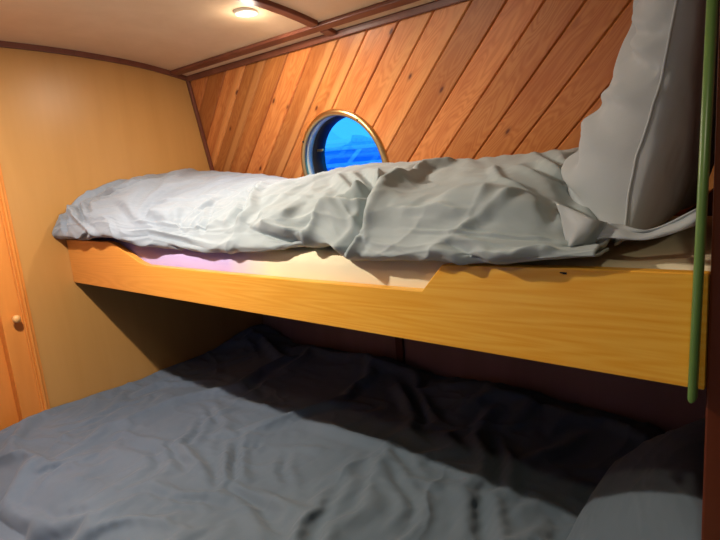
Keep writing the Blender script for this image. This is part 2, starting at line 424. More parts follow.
# ------------------------------------------------------------------ relaxed cloth relief, plain numbers:
# per row the first value then the steps to the next, in half millimetres; channels x, y, z one after the other
def relief(rows, nu, nv, unit=.0005):
    a = np.cumsum(np.array(rows, float), 1)
    return np.moveaxis(a.reshape(3, nu, nv), 0, -1)*unit
CLOTH = {}
CLOTH['upper'] = relief([
[0,0,0,0,0,0,0,0,0,0,0,0,0,0,0,0,0,0,0,0,1,0,0,0,0,0,0,0,0,0,0,0,0,0,0,0,0,0,0,0,0,0,-1,0,0,0,0,0,0,0,0,0,0,0],
[0,0,0,0,0,0,0,0,0,0,0,1,0,0,0,-1,1,0,0,2,-1,-3,-1,-2,0,0,3,1,3,-4,1,2,2,-2,-1,-1,1,0,-1,1,-1,0,1,-1,1,-1,-1,0,1,0,0,0,0,0],
[0,0,0,0,0,0,0,0,0,1,0,1,-1,1,0,-1,-2,1,3,-1,-1,-2,-1,-2,-1,1,2,1,0,0,2,1,1,-2,-1,1,1,-1,0,1,-1,0,0,0,1,-2,0,-1,-3,0,2,2,0,0],
[0,0,0,0,0,0,0,0,0,1,0,0,0,1,1,-3,-2,0,2,2,-1,-1,-2,-2,0,1,1,1,-1,2,2,0,-1,-1,1,1,0,-1,0,0,1,-1,0,1,-1,0,-2,-4,0,1,1,3,0,0],
[0,0,0,0,0,0,0,0,0,1,0,0,2,1,-3,-3,1,1,0,0,1,-3,-1,0,0,1,0,1,0,2,1,-1,0,0,1,0,0,-1,-1,1,1,0,0,1,-1,-2,-4,0,0,0,2,1,1,0],
[0,0,0,0,0,0,0,0,1,1,-1,1,0,-2,-2,1,1,0,1,0,-3,-1,0,0,1,1,0,0,1,1,1,0,0,0,1,0,-1,-1,0,1,0,1,-1,0,0,-5,-1,0,1,0,1,1,1,0],
[0,0,0,0,0,0,0,0,0,-2,-1,2,0,0,0,1,1,0,1,-2,-1,-2,0,1,2,0,0,0,1,1,0,0,1,0,0,-1,-1,0,1,1,0,0,0,0,-5,-2,1,0,1,0,1,0,1,0],
[0,0,0,0,0,0,0,0,0,-1,0,-1,-1,0,3,1,1,0,0,-3,-1,-1,1,1,2,0,0,0,1,1,0,0,0,1,-1,-1,0,0,1,0,0,0,0,-4,-3,1,0,1,1,0,0,1,0,0],
[0,0,0,0,0,0,0,0,0,0,-1,-1,0,1,2,2,0,0,-2,-2,-1,0,1,1,1,1,0,1,0,1,0,0,0,-1,0,-1,1,0,0,-1,1,0,-3,-4,0,1,1,0,1,1,0,0,0,0],
[0,0,0,0,0,0,0,0,0,0,0,-1,0,0,4,1,0,-1,-2,-2,0,0,1,1,1,1,0,1,0,1,0,0,0,-1,-1,0,1,-1,0,0,1,-2,-5,0,0,1,1,0,1,0,0,0,0,0],
[0,0,0,0,0,1,-1,0,0,1,-1,0,-2,4,4,-2,0,-2,-2,0,-1,1,1,1,1,1,1,0,0,1,0,0,-1,0,0,0,-1,0,-1,1,0,-5,-2,0,1,1,0,1,0,0,0,0,0,0],
[1,0,0,-1,0,1,-1,0,0,1,0,-2,2,5,-2,0,-1,-1,-1,-2,1,1,1,1,1,1,1,1,0,0,0,-1,0,0,0,0,-1,-1,0,1,-3,-4,0,0,1,1,0,1,-1,0,1,0,-1,0],
[1,0,0,-1,0,1,-1,0,0,2,-2,0,4,0,1,-1,-1,-1,-1,-1,1,0,2,1,1,0,0,2,3,-3,1,-1,-1,1,0,0,-2,-1,0,0,-5,-1,1,0,1,1,0,-2,-1,1,1,0,0,0],
[1,0,0,0,-2,1,1,-1,0,0,0,1,0,2,1,0,0,-1,-2,0,0,1,1,2,1,0,1,1,1,-2,1,2,0,-2,-2,-2,0,0,0,-4,-1,0,0,0,0,1,0,-1,0,0,1,0,0,0],
[1,0,0,0,0,-2,2,-1,0,1,-2,0,2,2,1,1,-1,-1,-1,-1,1,1,1,2,1,1,0,1,1,1,1,-1,-4,-3,-1,1,0,0,-4,-1,0,1,0,0,0,0,0,0,0,-1,0,1,0,0],
[1,-1,0,1,0,-1,0,0,1,0,-3,1,2,0,2,2,0,-1,-1,-1,1,1,1,2,1,1,1,1,1,0,-1,-3,-4,-1,0,0,0,-2,-2,1,0,0,0,0,0,0,-2,1,1,0,0,0,0,0],
[0,0,0,0,1,0,-1,1,-1,-1,-1,2,2,0,1,0,2,-1,0,-1,1,1,1,2,1,1,1,1,1,-1,-2,-4,-3,0,0,0,-2,0,-1,1,-1,0,0,0,0,-1,0,0,1,0,0,0,1,0],
[0,0,0,0,0,0,1,0,-1,-2,1,1,2,2,0,0,1,-1,0,0,1,1,2,1,1,1,1,1,-1,-2,-3,-2,-1,-1,0,-2,0,-1,0,0,1,0,-1,0,0,0,0,0,0,0,1,0,0,0],
[0,0,0,0,0,1,0,0,-1,-1,0,0,3,2,1,0,-1,0,1,0,1,1,2,1,1,1,1,-2,-3,-2,-1,0,-1,0,-1,-1,-1,0,-1,0,-1,0,0,1,0,1,0,-1,0,0,0,0,1,0],
[0,0,0,0,0,1,0,-1,0,-1,0,1,1,4,1,0,-1,0,1,0,1,1,2,1,1,0,-3,-2,-2,1,0,-1,0,-1,-1,0,-1,0,-1,0,-1,-1,0,0,1,0,1,0,-1,0,0,0,1,0],
[0,0,0,0,0,0,0,0,0,0,0,1,1,2,3,0,0,-1,0,1,1,1,2,1,-1,-3,-2,0,0,0,0,0,0,-1,-1,-1,-1,0,0,-1,0,-1,0,0,0,0,0,1,-1,0,0,0,1,0],
[0,0,0,0,0,0,0,0,0,1,0,1,0,2,3,1,-1,0,0,1,1,1,1,-1,-3,-1,0,0,0,0,0,-1,-2,-1,0,0,-1,0,1,-1,0,0,0,0,0,0,0,0,-2,1,1,0,0,0],
[0,0,0,0,0,0,0,0,0,1,0,1,1,2,2,2,-1,-1,1,1,1,1,-1,-3,-1,0,0,0,1,-2,-3,-2,-1,-1,1,0,1,1,2,-1,0,0,0,0,0,0,-1,-1,0,0,0,1,0,0],
[-1,0,1,0,0,0,0,0,1,0,1,1,0,2,2,2,0,-1,1,0,2,-1,-2,-1,0,0,0,-2,-3,-3,-1,0,0,1,1,0,1,1,1,0,-1,0,0,0,0,0,-1,0,0,0,0,0,0,0],
[-1,0,0,0,0,1,0,1,0,1,1,1,0,0,3,2,0,0,1,0,1,-2,-1,0,0,-2,-4,-3,-1,0,0,1,1,0,1,0,1,0,1,0,0,0,0,-1,-1,-1,0,1,-1,0,0,0,1,0],
[-1,0,0,0,0,0,1,1,0,2,1,1,-1,0,3,2,0,1,0,1,-1,0,0,-1,-5,-4,-2,0,0,1,1,0,1,0,1,0,1,0,1,0,-1,-1,-1,0,-1,0,0,1,0,0,0,0,0,0],
[-2,0,0,1,0,0,1,1,1,2,1,0,0,0,2,2,1,0,1,0,0,0,-3,-5,-4,1,-1,0,0,1,0,1,0,1,0,1,0,1,0,-1,-1,0,0,-1,0,0,0,0,0,0,0,0,0,0],
[-2,0,0,1,0,0,1,1,1,2,2,0,0,0,2,2,0,1,1,0,0,-5,-5,-1,0,0,-1,0,1,0,0,0,1,0,0,1,0,0,0,0,-1,0,0,0,0,0,0,-1,-1,0,1,0,0,1],
[-2,0,0,1,0,1,0,0,1,3,3,0,0,1,1,2,1,1,0,-1,-6,-3,-1,0,0,0,0,0,0,0,0,1,0,0,0,1,-1,0,0,0,0,0,0,0,-1,-2,1,0,0,0,0,0,0,0],
[-2,0,1,0,0,1,1,-1,1,3,4,0,0,1,2,1,1,1,-4,-4,-1,-1,-1,0,1,0,-1,0,0,0,0,0,0,0,0,0,1,0,0,-1,-1,-1,-1,1,0,0,0,0,-1,0,1,0,0,0],
[-1,0,0,0,0,1,1,0,-1,4,5,0,1,1,1,2,0,-3,-3,0,-1,-1,-1,0,0,0,-1,0,0,-1,0,1,0,0,0,0,-1,-2,0,0,0,0,0,0,1,0,0,-2,0,0,0,1,0,0],
[-1,0,0,0,1,0,1,1,-3,5,5,3,-1,1,2,2,-4,-2,0,-1,0,-1,-1,-1,0,0,0,-1,0,-1,-1,0,-1,0,-1,0,0,0,0,0,0,1,0,1,0,-1,-1,-1,0,0,1,0,0,0],
[-1,0,0,0,1,1,1,0,-2,3,6,5,-1,1,1,0,-4,-1,0,0,0,-1,-1,-1,0,0,-1,-1,-1,-2,-1,0,0,0,0,0,0,1,0,0,0,0,0,0,0,0,-1,0,-1,0,0,1,0,0],
[-1,0,0,1,0,1,0,1,0,1,6,5,1,-1,1,-1,-2,-1,0,1,-1,-1,-1,0,-1,0,-2,-3,-1,-1,0,0,1,0,0,0,0,0,0,1,0,0,-1,0,0,-1,-1,0,-1,1,0,1,0,0],
[-1,0,0,1,0,1,0,0,1,2,5,6,1,-3,2,-2,0,-1,1,-1,0,-1,-1,0,-1,-1,-1,-1,-3,-1,0,1,0,0,-1,0,1,0,0,0,0,0,-1,-1,-1,0,0,0,0,0,0,0,1,0],
[0,-1,1,0,0,1,0,0,1,3,5,6,-1,-1,1,-2,0,1,0,-1,-2,-1,0,0,0,-1,-2,-1,0,-1,-2,0,0,0,0,0,-1,1,0,0,-2,0,0,0,0,-1,0,0,0,0,0,1,-1,1],
[0,0,0,0,0,1,0,0,1,4,6,4,-3,1,0,0,0,1,-1,-3,-1,0,1,-1,0,-1,-1,0,-2,0,-1,-1,0,-1,0,0,0,-1,-1,0,1,0,0,0,0,-1,0,-1,0,0,0,0,0,0],
[0,0,0,0,0,1,0,0,1,5,4,5,-3,1,0,0,1,-1,-1,-2,-1,0,-1,-1,1,0,-1,-1,-1,-1,0,-1,-1,0,0,-1,-1,0,1,0,0,0,0,0,0,0,-1,0,0,-1,0,1,-1,0],
[0,0,0,0,0,0,1,0,1,8,0,5,-3,1,1,0,0,0,-1,-1,-4,-3,1,2,2,-1,-1,-2,-1,-1,-1,0,0,-1,-1,0,1,0,0,0,1,0,0,0,0,-1,0,0,-1,0,0,0,-1,0],
[0,0,0,0,0,0,1,0,2,8,0,2,0,1,1,0,0,-1,-4,-7,-1,2,2,1,2,-5,-1,0,0,0,-2,-1,-1,0,1,1,0,1,0,1,1,0,0,0,-1,0,0,-1,0,0,-1,0,-1,0],
[0,0,0,0,0,0,0,1,0,13,-2,1,1,1,1,-1,-4,-8,-2,0,1,1,-2,-1,0,2,0,-1,-3,-1,1,1,0,0,1,1,0,1,2,0,2,0,-1,0,-1,0,-1,0,-1,-1,0,0,-1,0],
[0,0,0,0,0,0,0,0,-3,-2,14,1,5,1,0,-11,-4,-1,1,-1,0,0,-1,-4,-5,2,1,1,2,1,1,1,0,0,1,0,2,2,1,2,0,0,-1,-1,-1,-1,0,0,-1,-1,0,0,-1,0],
[0,0,0,0,0,0,0,0,-2,-3,10,1,8,0,-12,-2,0,0,1,-1,-3,-2,-2,-3,-1,3,1,3,1,1,0,1,0,1,0,2,2,2,2,0,0,-1,-1,-1,0,-1,-1,0,-1,0,-1,0,-1,0],
[0,0,0,0,0,0,0,0,-2,-4,8,1,-11,1,2,5,0,0,-1,-2,-3,-2,-2,-1,3,1,3,1,1,0,0,1,0,1,3,2,2,1,1,0,-1,-1,0,-1,-1,-1,0,-1,-1,0,-1,0,-1,0],
[0,0,0,0,0,0,0,0,-1,-6,2,2,-4,-4,0,0,-1,0,0,0,0,1,1,3,1,3,0,0,0,0,0,1,1,4,2,3,0,2,0,-1,-1,-1,0,-1,-1,-1,0,-1,0,-1,-1,0,-1,0],
[0,0,0,0,0,0,0,0,-1,-4,-5,-2,1,-3,-2,-1,2,-1,-1,0,1,4,5,2,3,0,0,-1,0,-1,1,2,5,2,4,-1,1,0,-1,0,-1,0,-1,-1,0,-1,-1,0,-1,-1,-1,0,-1,0],
[0,0,0,0,0,0,0,0,-1,-6,-2,-1,0,-2,-3,-3,1,0,1,0,3,5,4,2,-1,0,0,0,0,0,1,7,0,1,4,1,0,-1,0,-1,0,-1,-1,-1,-1,-1,0,-1,0,-1,-1,0,-1,0],
[0,0,0,0,0,0,0,0,-1,-5,-1,-1,-1,-2,-3,-6,2,0,1,4,3,5,3,0,0,-1,0,-1,0,0,9,0,2,1,4,0,-1,-1,-1,-1,-1,0,-1,0,-2,0,0,-2,0,-1,-1,0,-1,0],
[0,0,0,0,0,0,0,0,-1,-4,-1,-1,-1,-2,-2,-2,1,1,2,1,3,1,1,-1,-1,-1,0,-1,3,6,5,3,0,4,0,-1,-1,-1,-1,-1,-1,-1,0,-1,-2,-1,0,0,0,-1,0,-1,-1,0],
[0,0,0,0,0,0,0,0,-1,-3,-1,0,-1,-1,-1,0,1,2,1,0,-1,0,0,-1,-1,0,0,3,4,3,7,0,3,1,-1,-1,-1,-1,-1,-1,-1,-2,-1,-1,0,0,0,0,0,-2,0,-1,-1,0],
[0,0,0,0,0,0,0,0,-1,-2,0,-1,0,-1,1,-1,0,0,1,0,0,0,-1,-1,-1,0,5,3,2,7,1,1,1,0,-1,0,-1,-1,-1,-2,-2,-1,0,0,-1,0,0,-1,0,-1,0,-1,0,0],
[0,0,0,0,0,0,0,0,-1,-1,0,-1,0,0,0,0,-1,-1,-1,0,1,1,-1,-1,-2,7,3,4,2,4,1,0,0,-1,-1,-1,-1,-2,0,-1,0,-1,0,-1,0,0,0,-1,-1,0,-1,0,-1,0],
[0,0,0,0,0,0,0,0,-1,-1,1,0,0,-1,0,0,-1,-1,-1,-1,0,1,-1,0,5,2,7,0,3,0,0,0,-1,0,-1,0,0,-1,0,-1,0,-1,0,-1,0,-1,0,-1,0,0,-1,-1,-1,-1],
[0,0,0,0,0,0,0,0,-1,0,2,-1,0,0,0,-1,-1,-1,-1,-1,-1,0,2,3,1,8,2,2,0,0,0,0,-1,0,-1,0,-1,0,0,-1,0,-1,0,-1,0,-2,-1,0,0,-1,-1,-1,-1,0],
[0,0,0,0,0,0,0,0,-1,0,3,0,0,-1,0,-1,-2,0,-1,0,-1,1,2,3,6,2,3,0,0,0,-1,0,-1,0,0,-1,0,0,-1,0,-1,-1,-1,-1,-1,-1,0,0,-1,0,0,-1,-2,0],
[0,0,0,0,0,0,0,0,0,1,2,0,0,0,0,-1,0,0,-1,0,-1,-1,6,4,2,2,1,0,-1,0,-1,0,0,-1,0,-1,-1,0,-1,-1,0,-1,0,-1,0,-1,-1,0,-2,0,0,-1,0,-1],
[0,0,0,0,0,0,0,0,0,2,2,1,0,0,0,0,0,0,1,0,0,3,1,1,2,1,0,0,0,-1,0,-1,-1,-1,0,-1,0,0,-1,0,-1,0,-1,0,-1,-2,-2,0,0,0,0,-1,0,0],
[0,0,0,0,0,0,0,0,0,3,2,1,1,0,0,0,1,1,1,0,0,1,2,0,0,1,-1,0,-1,0,0,-1,0,0,-1,0,0,-1,-1,0,0,-1,-1,-2,-2,0,0,0,-1,0,0,0,-1,0],
[0,0,0,0,0,0,0,0,1,3,2,2,0,0,1,0,1,0,1,1,-1,1,1,1,0,1,-2,0,0,0,0,-1,-1,0,0,-1,0,-2,-1,-1,-1,-1,0,-1,0,0,-1,0,-1,0,-1,0,0,0],
[0,1,-1,0,1,-1,0,0,1,4,3,1,1,0,2,1,-1,0,0,0,0,1,0,1,0,0,-1,0,0,-1,-1,0,-1,-1,-1,-1,-1,0,0,-1,0,0,-1,0,-1,-1,-1,0,-1,0,0,0,0,0],
[0,1,-1,0,1,-1,0,0,1,6,3,1,1,0,1,1,-1,0,0,0,0,0,0,1,-1,-1,0,0,-1,-1,-1,0,-1,0,0,-1,0,-1,-1,0,0,-1,0,0,-1,-2,0,0,0,0,-1,0,0,0],
[1,0,-1,0,1,-1,0,0,1,7,4,1,1,0,0,1,0,-1,-1,-1,0,-1,0,0,0,0,-1,0,0,0,-1,-1,0,-1,0,-1,0,0,0,-1,0,0,-1,-1,-1,0,0,-1,-1,0,0,0,0,0],
[1,0,-1,0,1,-1,0,0,1,9,4,1,1,0,0,0,-2,-2,0,-1,-1,0,0,0,0,0,-1,0,-1,0,-1,0,0,0,0,0,-1,0,-1,0,0,-1,0,0,-1,0,-1,-1,0,-1,0,0,0,0],
[1,0,-1,0,1,-1,0,0,1,9,5,5,-8,7,0,-4,-1,-1,0,-1,-1,-1,0,0,-1,0,0,0,-1,0,-1,0,0,0,-1,0,0,0,0,-1,0,0,-1,0,0,-2,0,-1,0,-1,0,0,0,0],
[0,1,-1,0,1,-1,0,0,0,-2,-9,5,25,5,-4,-6,-1,1,-1,-1,0,-1,0,0,-1,0,-1,0,0,0,-1,0,0,-1,0,0,0,-1,0,0,-1,0,-1,0,-1,-1,0,-1,0,-1,0,0,0,0],
[0,0,0,0,0,1,-1,0,0,0,12,-5,7,-1,0,0,0,0,0,0,0,-1,0,-1,0,-1,0,0,0,0,-1,0,0,-2,0,1,-1,0,-1,0,-1,0,-1,0,-1,0,-1,-1,0,0,-1,0,0,0],
[1,0,0,-1,0,1,-1,0,3,5,3,-11,8,2,3,1,0,0,-1,-1,0,-1,0,1,0,-1,0,0,0,0,-1,0,-3,0,0,0,0,0,-1,0,0,-1,0,-1,0,-1,0,-1,0,-1,0,0,-1,0],
[1,0,0,-1,0,1,-2,0,3,7,-15,6,8,6,1,-1,-1,1,-1,-1,-1,-1,0,2,0,-1,0,0,0,0,-1,-2,0,1,-1,0,-1,0,0,-1,0,-1,0,-1,0,-1,0,0,-1,-1,0,0,-1,0],
[1,0,0,-1,0,0,-2,0,-4,15,-13,4,11,6,-2,-3,-4,-1,0,1,0,1,2,0,-1,1,0,1,0,-1,-1,0,0,0,0,-2,0,0,0,-1,-1,0,0,-1,0,-1,0,-1,-1,-1,0,-1,0,0],
[1,0,0,-1,-1,-2,-2,-2,-1,12,-3,4,8,3,-1,-2,-2,-1,-1,0,0,1,0,2,-1,0,-1,1,2,-1,-1,0,0,0,-2,1,0,-1,-1,0,-1,0,-1,0,-1,-1,0,-2,0,0,-1,0,-1,0],
[1,0,0,-1,-1,-4,-9,0,9,5,3,7,4,2,0,-2,-3,-1,0,0,0,1,0,0,0,0,1,2,0,-1,0,0,-1,-2,1,0,-1,0,-1,0,-1,-1,-1,0,-1,-1,0,-1,-1,-1,0,0,-1,0],
[1,0,-1,0,-1,-5,1,3,3,-6,0,9,6,6,-1,-2,-2,-1,-1,0,2,0,0,0,0,1,3,0,-1,-1,1,-1,-1,1,0,-1,-2,0,0,-1,-1,0,-1,0,-1,-1,-1,-1,-1,-1,0,-1,0,0],
[1,0,-1,1,2,3,3,0,-4,-10,-7,0,1,6,10,4,1,-1,-1,1,0,1,1,1,1,2,0,0,-1,0,0,-1,1,1,-2,-2,-1,0,0,0,-1,0,-1,-1,0,-1,-1,-1,-1,-1,-1,0,-1,0],
[1,0,0,0,2,0,1,-2,-2,-2,0,-8,-2,2,-4,3,10,6,1,2,-1,3,2,1,2,0,1,-2,0,1,0,1,0,-2,-2,-1,0,0,-1,0,-1,0,-1,-1,-1,-2,-1,-1,0,0,-1,0,-1,0],
[0,0,0,0,-1,-2,-5,-3,0,0,-5,2,0,-1,1,4,1,4,9,-1,2,5,2,2,2,1,-3,1,2,-2,1,1,-3,-1,-1,0,0,-1,0,0,-1,-1,-2,-1,-1,-1,0,-1,0,-1,0,-1,-1,0],
[0,0,0,0,-2,-2,-5,-3,0,-1,-1,-2,-1,-2,-2,1,7,7,6,1,1,5,4,1,4,-3,2,5,-3,-1,-2,0,0,0,-1,0,-1,0,-2,-1,-1,-1,0,-1,0,-1,-1,0,-1,-1,-1,-1,0,0],
[-1,0,0,0,-2,-1,-3,-1,1,0,-2,-1,-1,-2,-1,0,2,5,5,6,-1,-2,3,6,2,4,4,-2,-3,1,0,-1,0,-1,0,-1,-1,-1,-2,0,0,-1,0,-1,-1,0,-1,-2,0,-2,-1,0,0,0],
[-3,1,0,-1,-1,-1,0,1,1,1,0,0,-1,-1,-1,2,0,1,1,4,1,-1,0,3,11,2,-1,0,0,0,-1,0,-1,-1,-1,0,-2,-1,-1,-1,1,-1,0,-1,-1,-1,-2,-2,0,-1,0,0,0,0],
[-4,1,0,-1,0,-1,0,3,2,1,0,1,0,0,0,1,-1,-1,0,0,1,0,2,6,3,2,3,1,-1,-1,-1,-1,0,0,0,0,-2,-1,-1,-1,0,-1,-1,-1,-1,-2,-1,-1,-1,-1,1,0,0,0],
[-3,1,0,0,1,0,0,0,0,1,1,1,0,1,1,0,-1,-1,-1,0,-1,1,4,7,2,1,-1,-1,-1,0,1,2,1,0,-1,-1,-2,-2,0,2,-1,-3,-2,-1,-1,0,-1,-1,-2,-1,1,0,1,0],
[-1,0,0,0,0,0,2,2,-1,0,-1,-1,0,2,2,0,0,-1,-1,-1,-1,0,2,7,6,-2,-1,-3,1,3,3,0,1,-3,-1,-2,-2,0,-1,1,2,0,-4,-1,-1,-1,-2,-1,-1,0,0,0,0,0],
[1,0,-1,0,0,-1,-3,1,2,4,-1,-1,2,0,1,-2,-3,-1,1,0,-1,2,8,5,4,2,2,1,-1,-2,-2,-3,-3,-1,0,0,0,-1,0,0,-1,-1,0,-1,-1,-2,-1,-1,0,0,-1,1,-1,0],
[1,0,0,-1,0,0,-1,-2,0,0,3,1,2,0,-1,-2,0,0,3,3,3,3,2,1,0,2,1,1,0,-3,-2,-2,-1,0,0,0,-1,0,0,0,-1,-1,0,-1,-2,-2,-1,0,0,-1,0,0,-1,0],
[0,0,0,0,0,0,0,0,0,0,1,3,2,1,-3,-1,0,2,2,3,2,3,0,0,0,0,0,1,0,-2,-1,0,-1,0,0,0,-1,0,0,-1,-1,0,-1,-2,-1,-1,-1,-1,0,0,-1,-1,0,0],
[0,0,0,0,0,0,0,0,0,2,1,2,2,0,0,0,1,2,2,2,2,1,0,-1,0,-1,0,0,-1,0,0,0,-1,0,0,0,-1,0,-1,0,-1,-1,-2,0,-1,-1,-1,-1,-1,0,-1,-1,0,0],
[0,0,0,0,0,0,0,0,0,3,1,2,1,2,0,1,2,1,2,1,1,1,-1,0,-1,0,0,0,-1,0,0,0,-1,0,0,0,-1,0,-1,-1,-1,-1,-1,-1,-1,-1,-1,-1,-1,-1,-1,0,0,0],
[0,0,0,0,0,0,0,0,0,3,2,2,1,2,1,1,1,2,1,1,1,0,-1,0,0,0,0,0,-1,0,0,0,-1,0,0,-1,0,-1,0,-2,-1,0,-1,-1,-1,-1,-1,-2,-1,-1,0,0,-1,0],
[0,0,0,0,0,0,0,0,0,4,2,2,1,2,1,1,1,1,2,1,0,0,0,0,0,0,0,0,-1,0,0,-1,0,0,-1,0,0,-1,-1,-1,-1,0,-1,-1,-1,-2,-1,-2,-1,0,-1,-1,0,0],
[1,0,0,-1,0,0,0,-1,1,4,3,2,1,2,1,1,1,2,0,1,1,0,0,0,0,0,0,0,0,-1,0,-1,0,-1,0,0,-1,-1,0,-1,-1,-1,0,-1,-1,-2,-1,-2,-1,-1,-1,-1,0,0],
[1,0,0,-1,0,0,0,-1,1,6,2,2,2,1,1,1,1,1,1,1,1,0,0,0,0,0,0,0,-1,0,-1,0,0,-1,0,-1,0,-1,0,-1,-1,-1,-1,-1,-1,-1,-2,-1,-2,-2,0,-1,0,0],
[0,1,-1,0,0,0,0,-1,1,6,3,2,2,1,1,1,1,1,1,1,1,0,0,0,0,0,0,0,-1,-1,0,0,0,-1,0,-1,-1,0,-1,0,-1,-1,-1,-1,-2,-2,-1,-2,-2,-1,0,-1,0,-1],
[0,0,0,0,0,0,0,-1,1,6,4,2,2,1,1,1,1,1,1,0,1,0,1,0,0,0,0,0,-1,-1,0,0,-1,-1,0,0,-1,0,-1,0,-1,-1,-2,-2,-3,0,-3,0,-2,-1,0,-1,-1,0],
[0,0,0,0,0,0,0,0,1,6,4,2,2,1,1,1,2,1,0,0,1,0,0,1,0,0,0,0,-1,-1,0,-1,-1,0,0,0,-1,0,-1,0,-2,-2,-2,-2,-2,-1,-2,-1,0,-1,-1,-1,-1,0],
[0,0,0,0,0,0,0,-1,2,9,1,3,3,0,1,1,3,1,0,0,1,0,0,0,0,0,0,-1,0,-1,0,-1,0,-1,0,0,-1,0,-1,-1,-2,-2,-2,-4,0,-2,-1,0,-2,-1,0,-1,0,0],
[0,0,0,0,0,0,-1,0,4,10,-1,3,3,0,1,1,4,0,1,1,0,0,0,0,0,0,0,-1,0,-1,-1,-1,0,-1,0,0,-1,-1,-1,-1,-2,-3,-3,-2,-1,0,-2,-1,0,-1,-1,-1,0,0],
[0,0,0,0,0,-1,0,1,1,9,2,4,3,1,0,1,3,2,1,2,0,1,-1,0,-1,0,0,0,-2,-1,-1,0,-1,0,-1,0,-1,-1,-1,-2,-5,-2,-1,-1,-1,-2,-1,-1,0,-1,-1,0,0,0],
[0,0,0,0,0,-1,1,0,0,4,6,7,3,3,1,0,1,2,3,2,1,1,-1,-1,-1,-1,1,-2,-2,-1,0,0,-1,-1,-3,2,0,-1,-4,-6,-1,0,-1,-1,-1,-1,-1,-1,-2,-1,0,0,0,-1],
[0,0,0,0,0,0,0,0,0,7,7,4,3,3,3,0,3,2,3,1,1,1,-1,-1,-3,2,-3,-2,-1,-1,0,0,-2,-4,2,3,-3,-7,-7,3,1,-2,-2,0,-2,-1,-1,0,-1,0,-1,-1,0,-1],
[0,0,0,0,0,0,0,0,2,6,7,5,2,3,3,1,2,4,4,4,2,-1,-3,-2,-2,0,-4,-1,0,0,0,-3,-5,2,5,-4,-12,-2,4,1,-5,-4,-3,-2,0,2,0,-3,2,1,-3,-2,2,0],
[0,0,0,0,0,0,0,0,2,7,5,7,3,3,2,2,2,3,4,3,2,1,-2,-3,-2,-2,-2,0,0,0,-2,-5,-3,7,-1,-14,1,4,-3,-6,-4,-2,0,1,1,-2,-3,2,0,-4,0,1,1,-1],
[1,0,0,-1,0,0,0,0,2,9,4,6,4,4,1,3,1,3,5,3,2,1,-4,-4,0,-1,-1,0,-1,-2,-2,-4,-3,7,-9,-3,3,-4,-6,-3,-2,0,0,1,-2,-1,2,1,-3,-1,0,-2,0,-1],
[1,0,0,0,0,-1,0,0,2,8,7,5,5,3,1,3,1,3,4,4,1,-3,-4,0,1,-1,0,-2,-2,-3,-2,0,0,-2,-3,-3,-3,-4,-3,-1,-1,-1,0,0,-1,2,-1,0,-2,-1,-3,-2,2,-1],
[1,0,0,0,0,-1,0,0,1,9,7,6,5,3,2,1,3,2,4,0,-3,0,1,1,0,-2,-1,-3,-2,-1,-1,-1,-3,-3,-2,-2,-2,-2,-2,-1,-1,-1,-1,-1,-1,-2,-1,-1,1,2,0,-3,-1,0],
[1,0,0,0,0,-1,0,0,2,8,8,7,5,5,1,-2,4,2,1,-1,1,2,1,-1,-8,5,-1,-1,-3,-2,-1,-2,-1,-1,-2,-1,-2,-1,-2,-1,-1,-1,-1,-2,-1,-1,0,0,0,-1,-1,-2,-3,0],
[1,0,0,0,0,0,-1,0,2,8,11,7,4,6,2,-3,3,2,2,4,-2,-4,-3,-1,5,6,-2,-1,-1,-2,-1,-1,-1,-2,-1,-1,-1,-1,-1,-1,-1,-1,-2,-1,-2,-1,-2,-2,-3,-1,-2,-2,-5,0],
[1,0,0,0,0,0,-1,0,1,7,14,5,4,-3,4,5,5,2,4,-3,2,3,1,0,-1,0,0,0,-1,0,-1,0,0,-1,0,0,-1,0,0,0,-1,-1,-2,-4,-3,-4,-4,-6,-6,-3,-1,-2,-2,0],
[1,0,0,0,0,0,-1,0,1,1,-4,4,4,0,8,23,0,5,7,0,0,-3,-4,-3,-4,-4,-4,-4,-4,-2,-3,0,1,1,2,1,1,1,5,4,3,-3,5,-5,-6,-1,0,-2,-6,-8,-2,-1,2,0],
[1,0,0,0,0,0,0,-1,0,-4,8,4,0,-4,11,21,5,-5,-17,18,0,-2,-1,-2,-3,-4,-4,-3,-4,-3,-4,-3,-1,-1,1,1,1,3,0,4,0,4,0,6,-5,-7,-2,-1,2,-5,0,-1,1,-1],
[1,0,0,0,0,0,0,-1,2,4,3,1,-1,-2,1,10,11,-1,-28,10,2,-1,-4,-3,-2,0,2,6,-1,-2,-4,-2,1,-1,0,0,1,2,1,-3,2,2,-2,4,-1,-1,-4,0,0,0,0,-1,0,0],
[1,0,-1,0,1,0,0,-1,0,0,1,0,-1,0,0,0,0,0,0,0,0,0,0,0,0,0,0,0,0,0,0,0,0,0,0,0,0,0,0,0,0,0,0,1,0,0,-1,0,0,0,0,0,0,0],
[0,0,-1,-2,-2,-2,0,1,-1,-2,-1,0,0,1,-2,6,4,-2,-3,1,-2,-1,-1,0,-2,3,1,0,0,0,0,1,1,1,1,1,0,1,0,0,0,0,0,0,1,0,0,1,1,1,0,0,0,0],
[0,0,-1,-2,-3,-1,0,0,0,1,2,-6,1,-4,1,18,-3,-11,0,10,-4,0,2,1,0,1,-2,-1,-2,1,0,1,-1,1,-1,-2,1,0,1,1,0,0,0,0,1,0,1,2,2,2,1,-2,-2,0],
[0,0,-1,-2,-3,-1,-1,0,0,2,1,-1,-5,-6,19,6,-19,-5,13,8,-5,-2,2,2,2,-5,0,1,-2,-3,2,1,0,-2,-3,1,1,1,1,1,1,0,-1,0,1,1,1,0,-1,1,3,4,-3,-1],
[0,0,-1,-2,-3,-2,-1,0,0,-1,-3,-2,-3,11,18,-20,-15,7,21,2,-11,2,4,3,-2,-7,0,-1,-2,1,2,0,-2,-2,0,2,1,1,1,1,1,-2,0,1,1,2,-1,-2,2,0,1,4,1,-1],
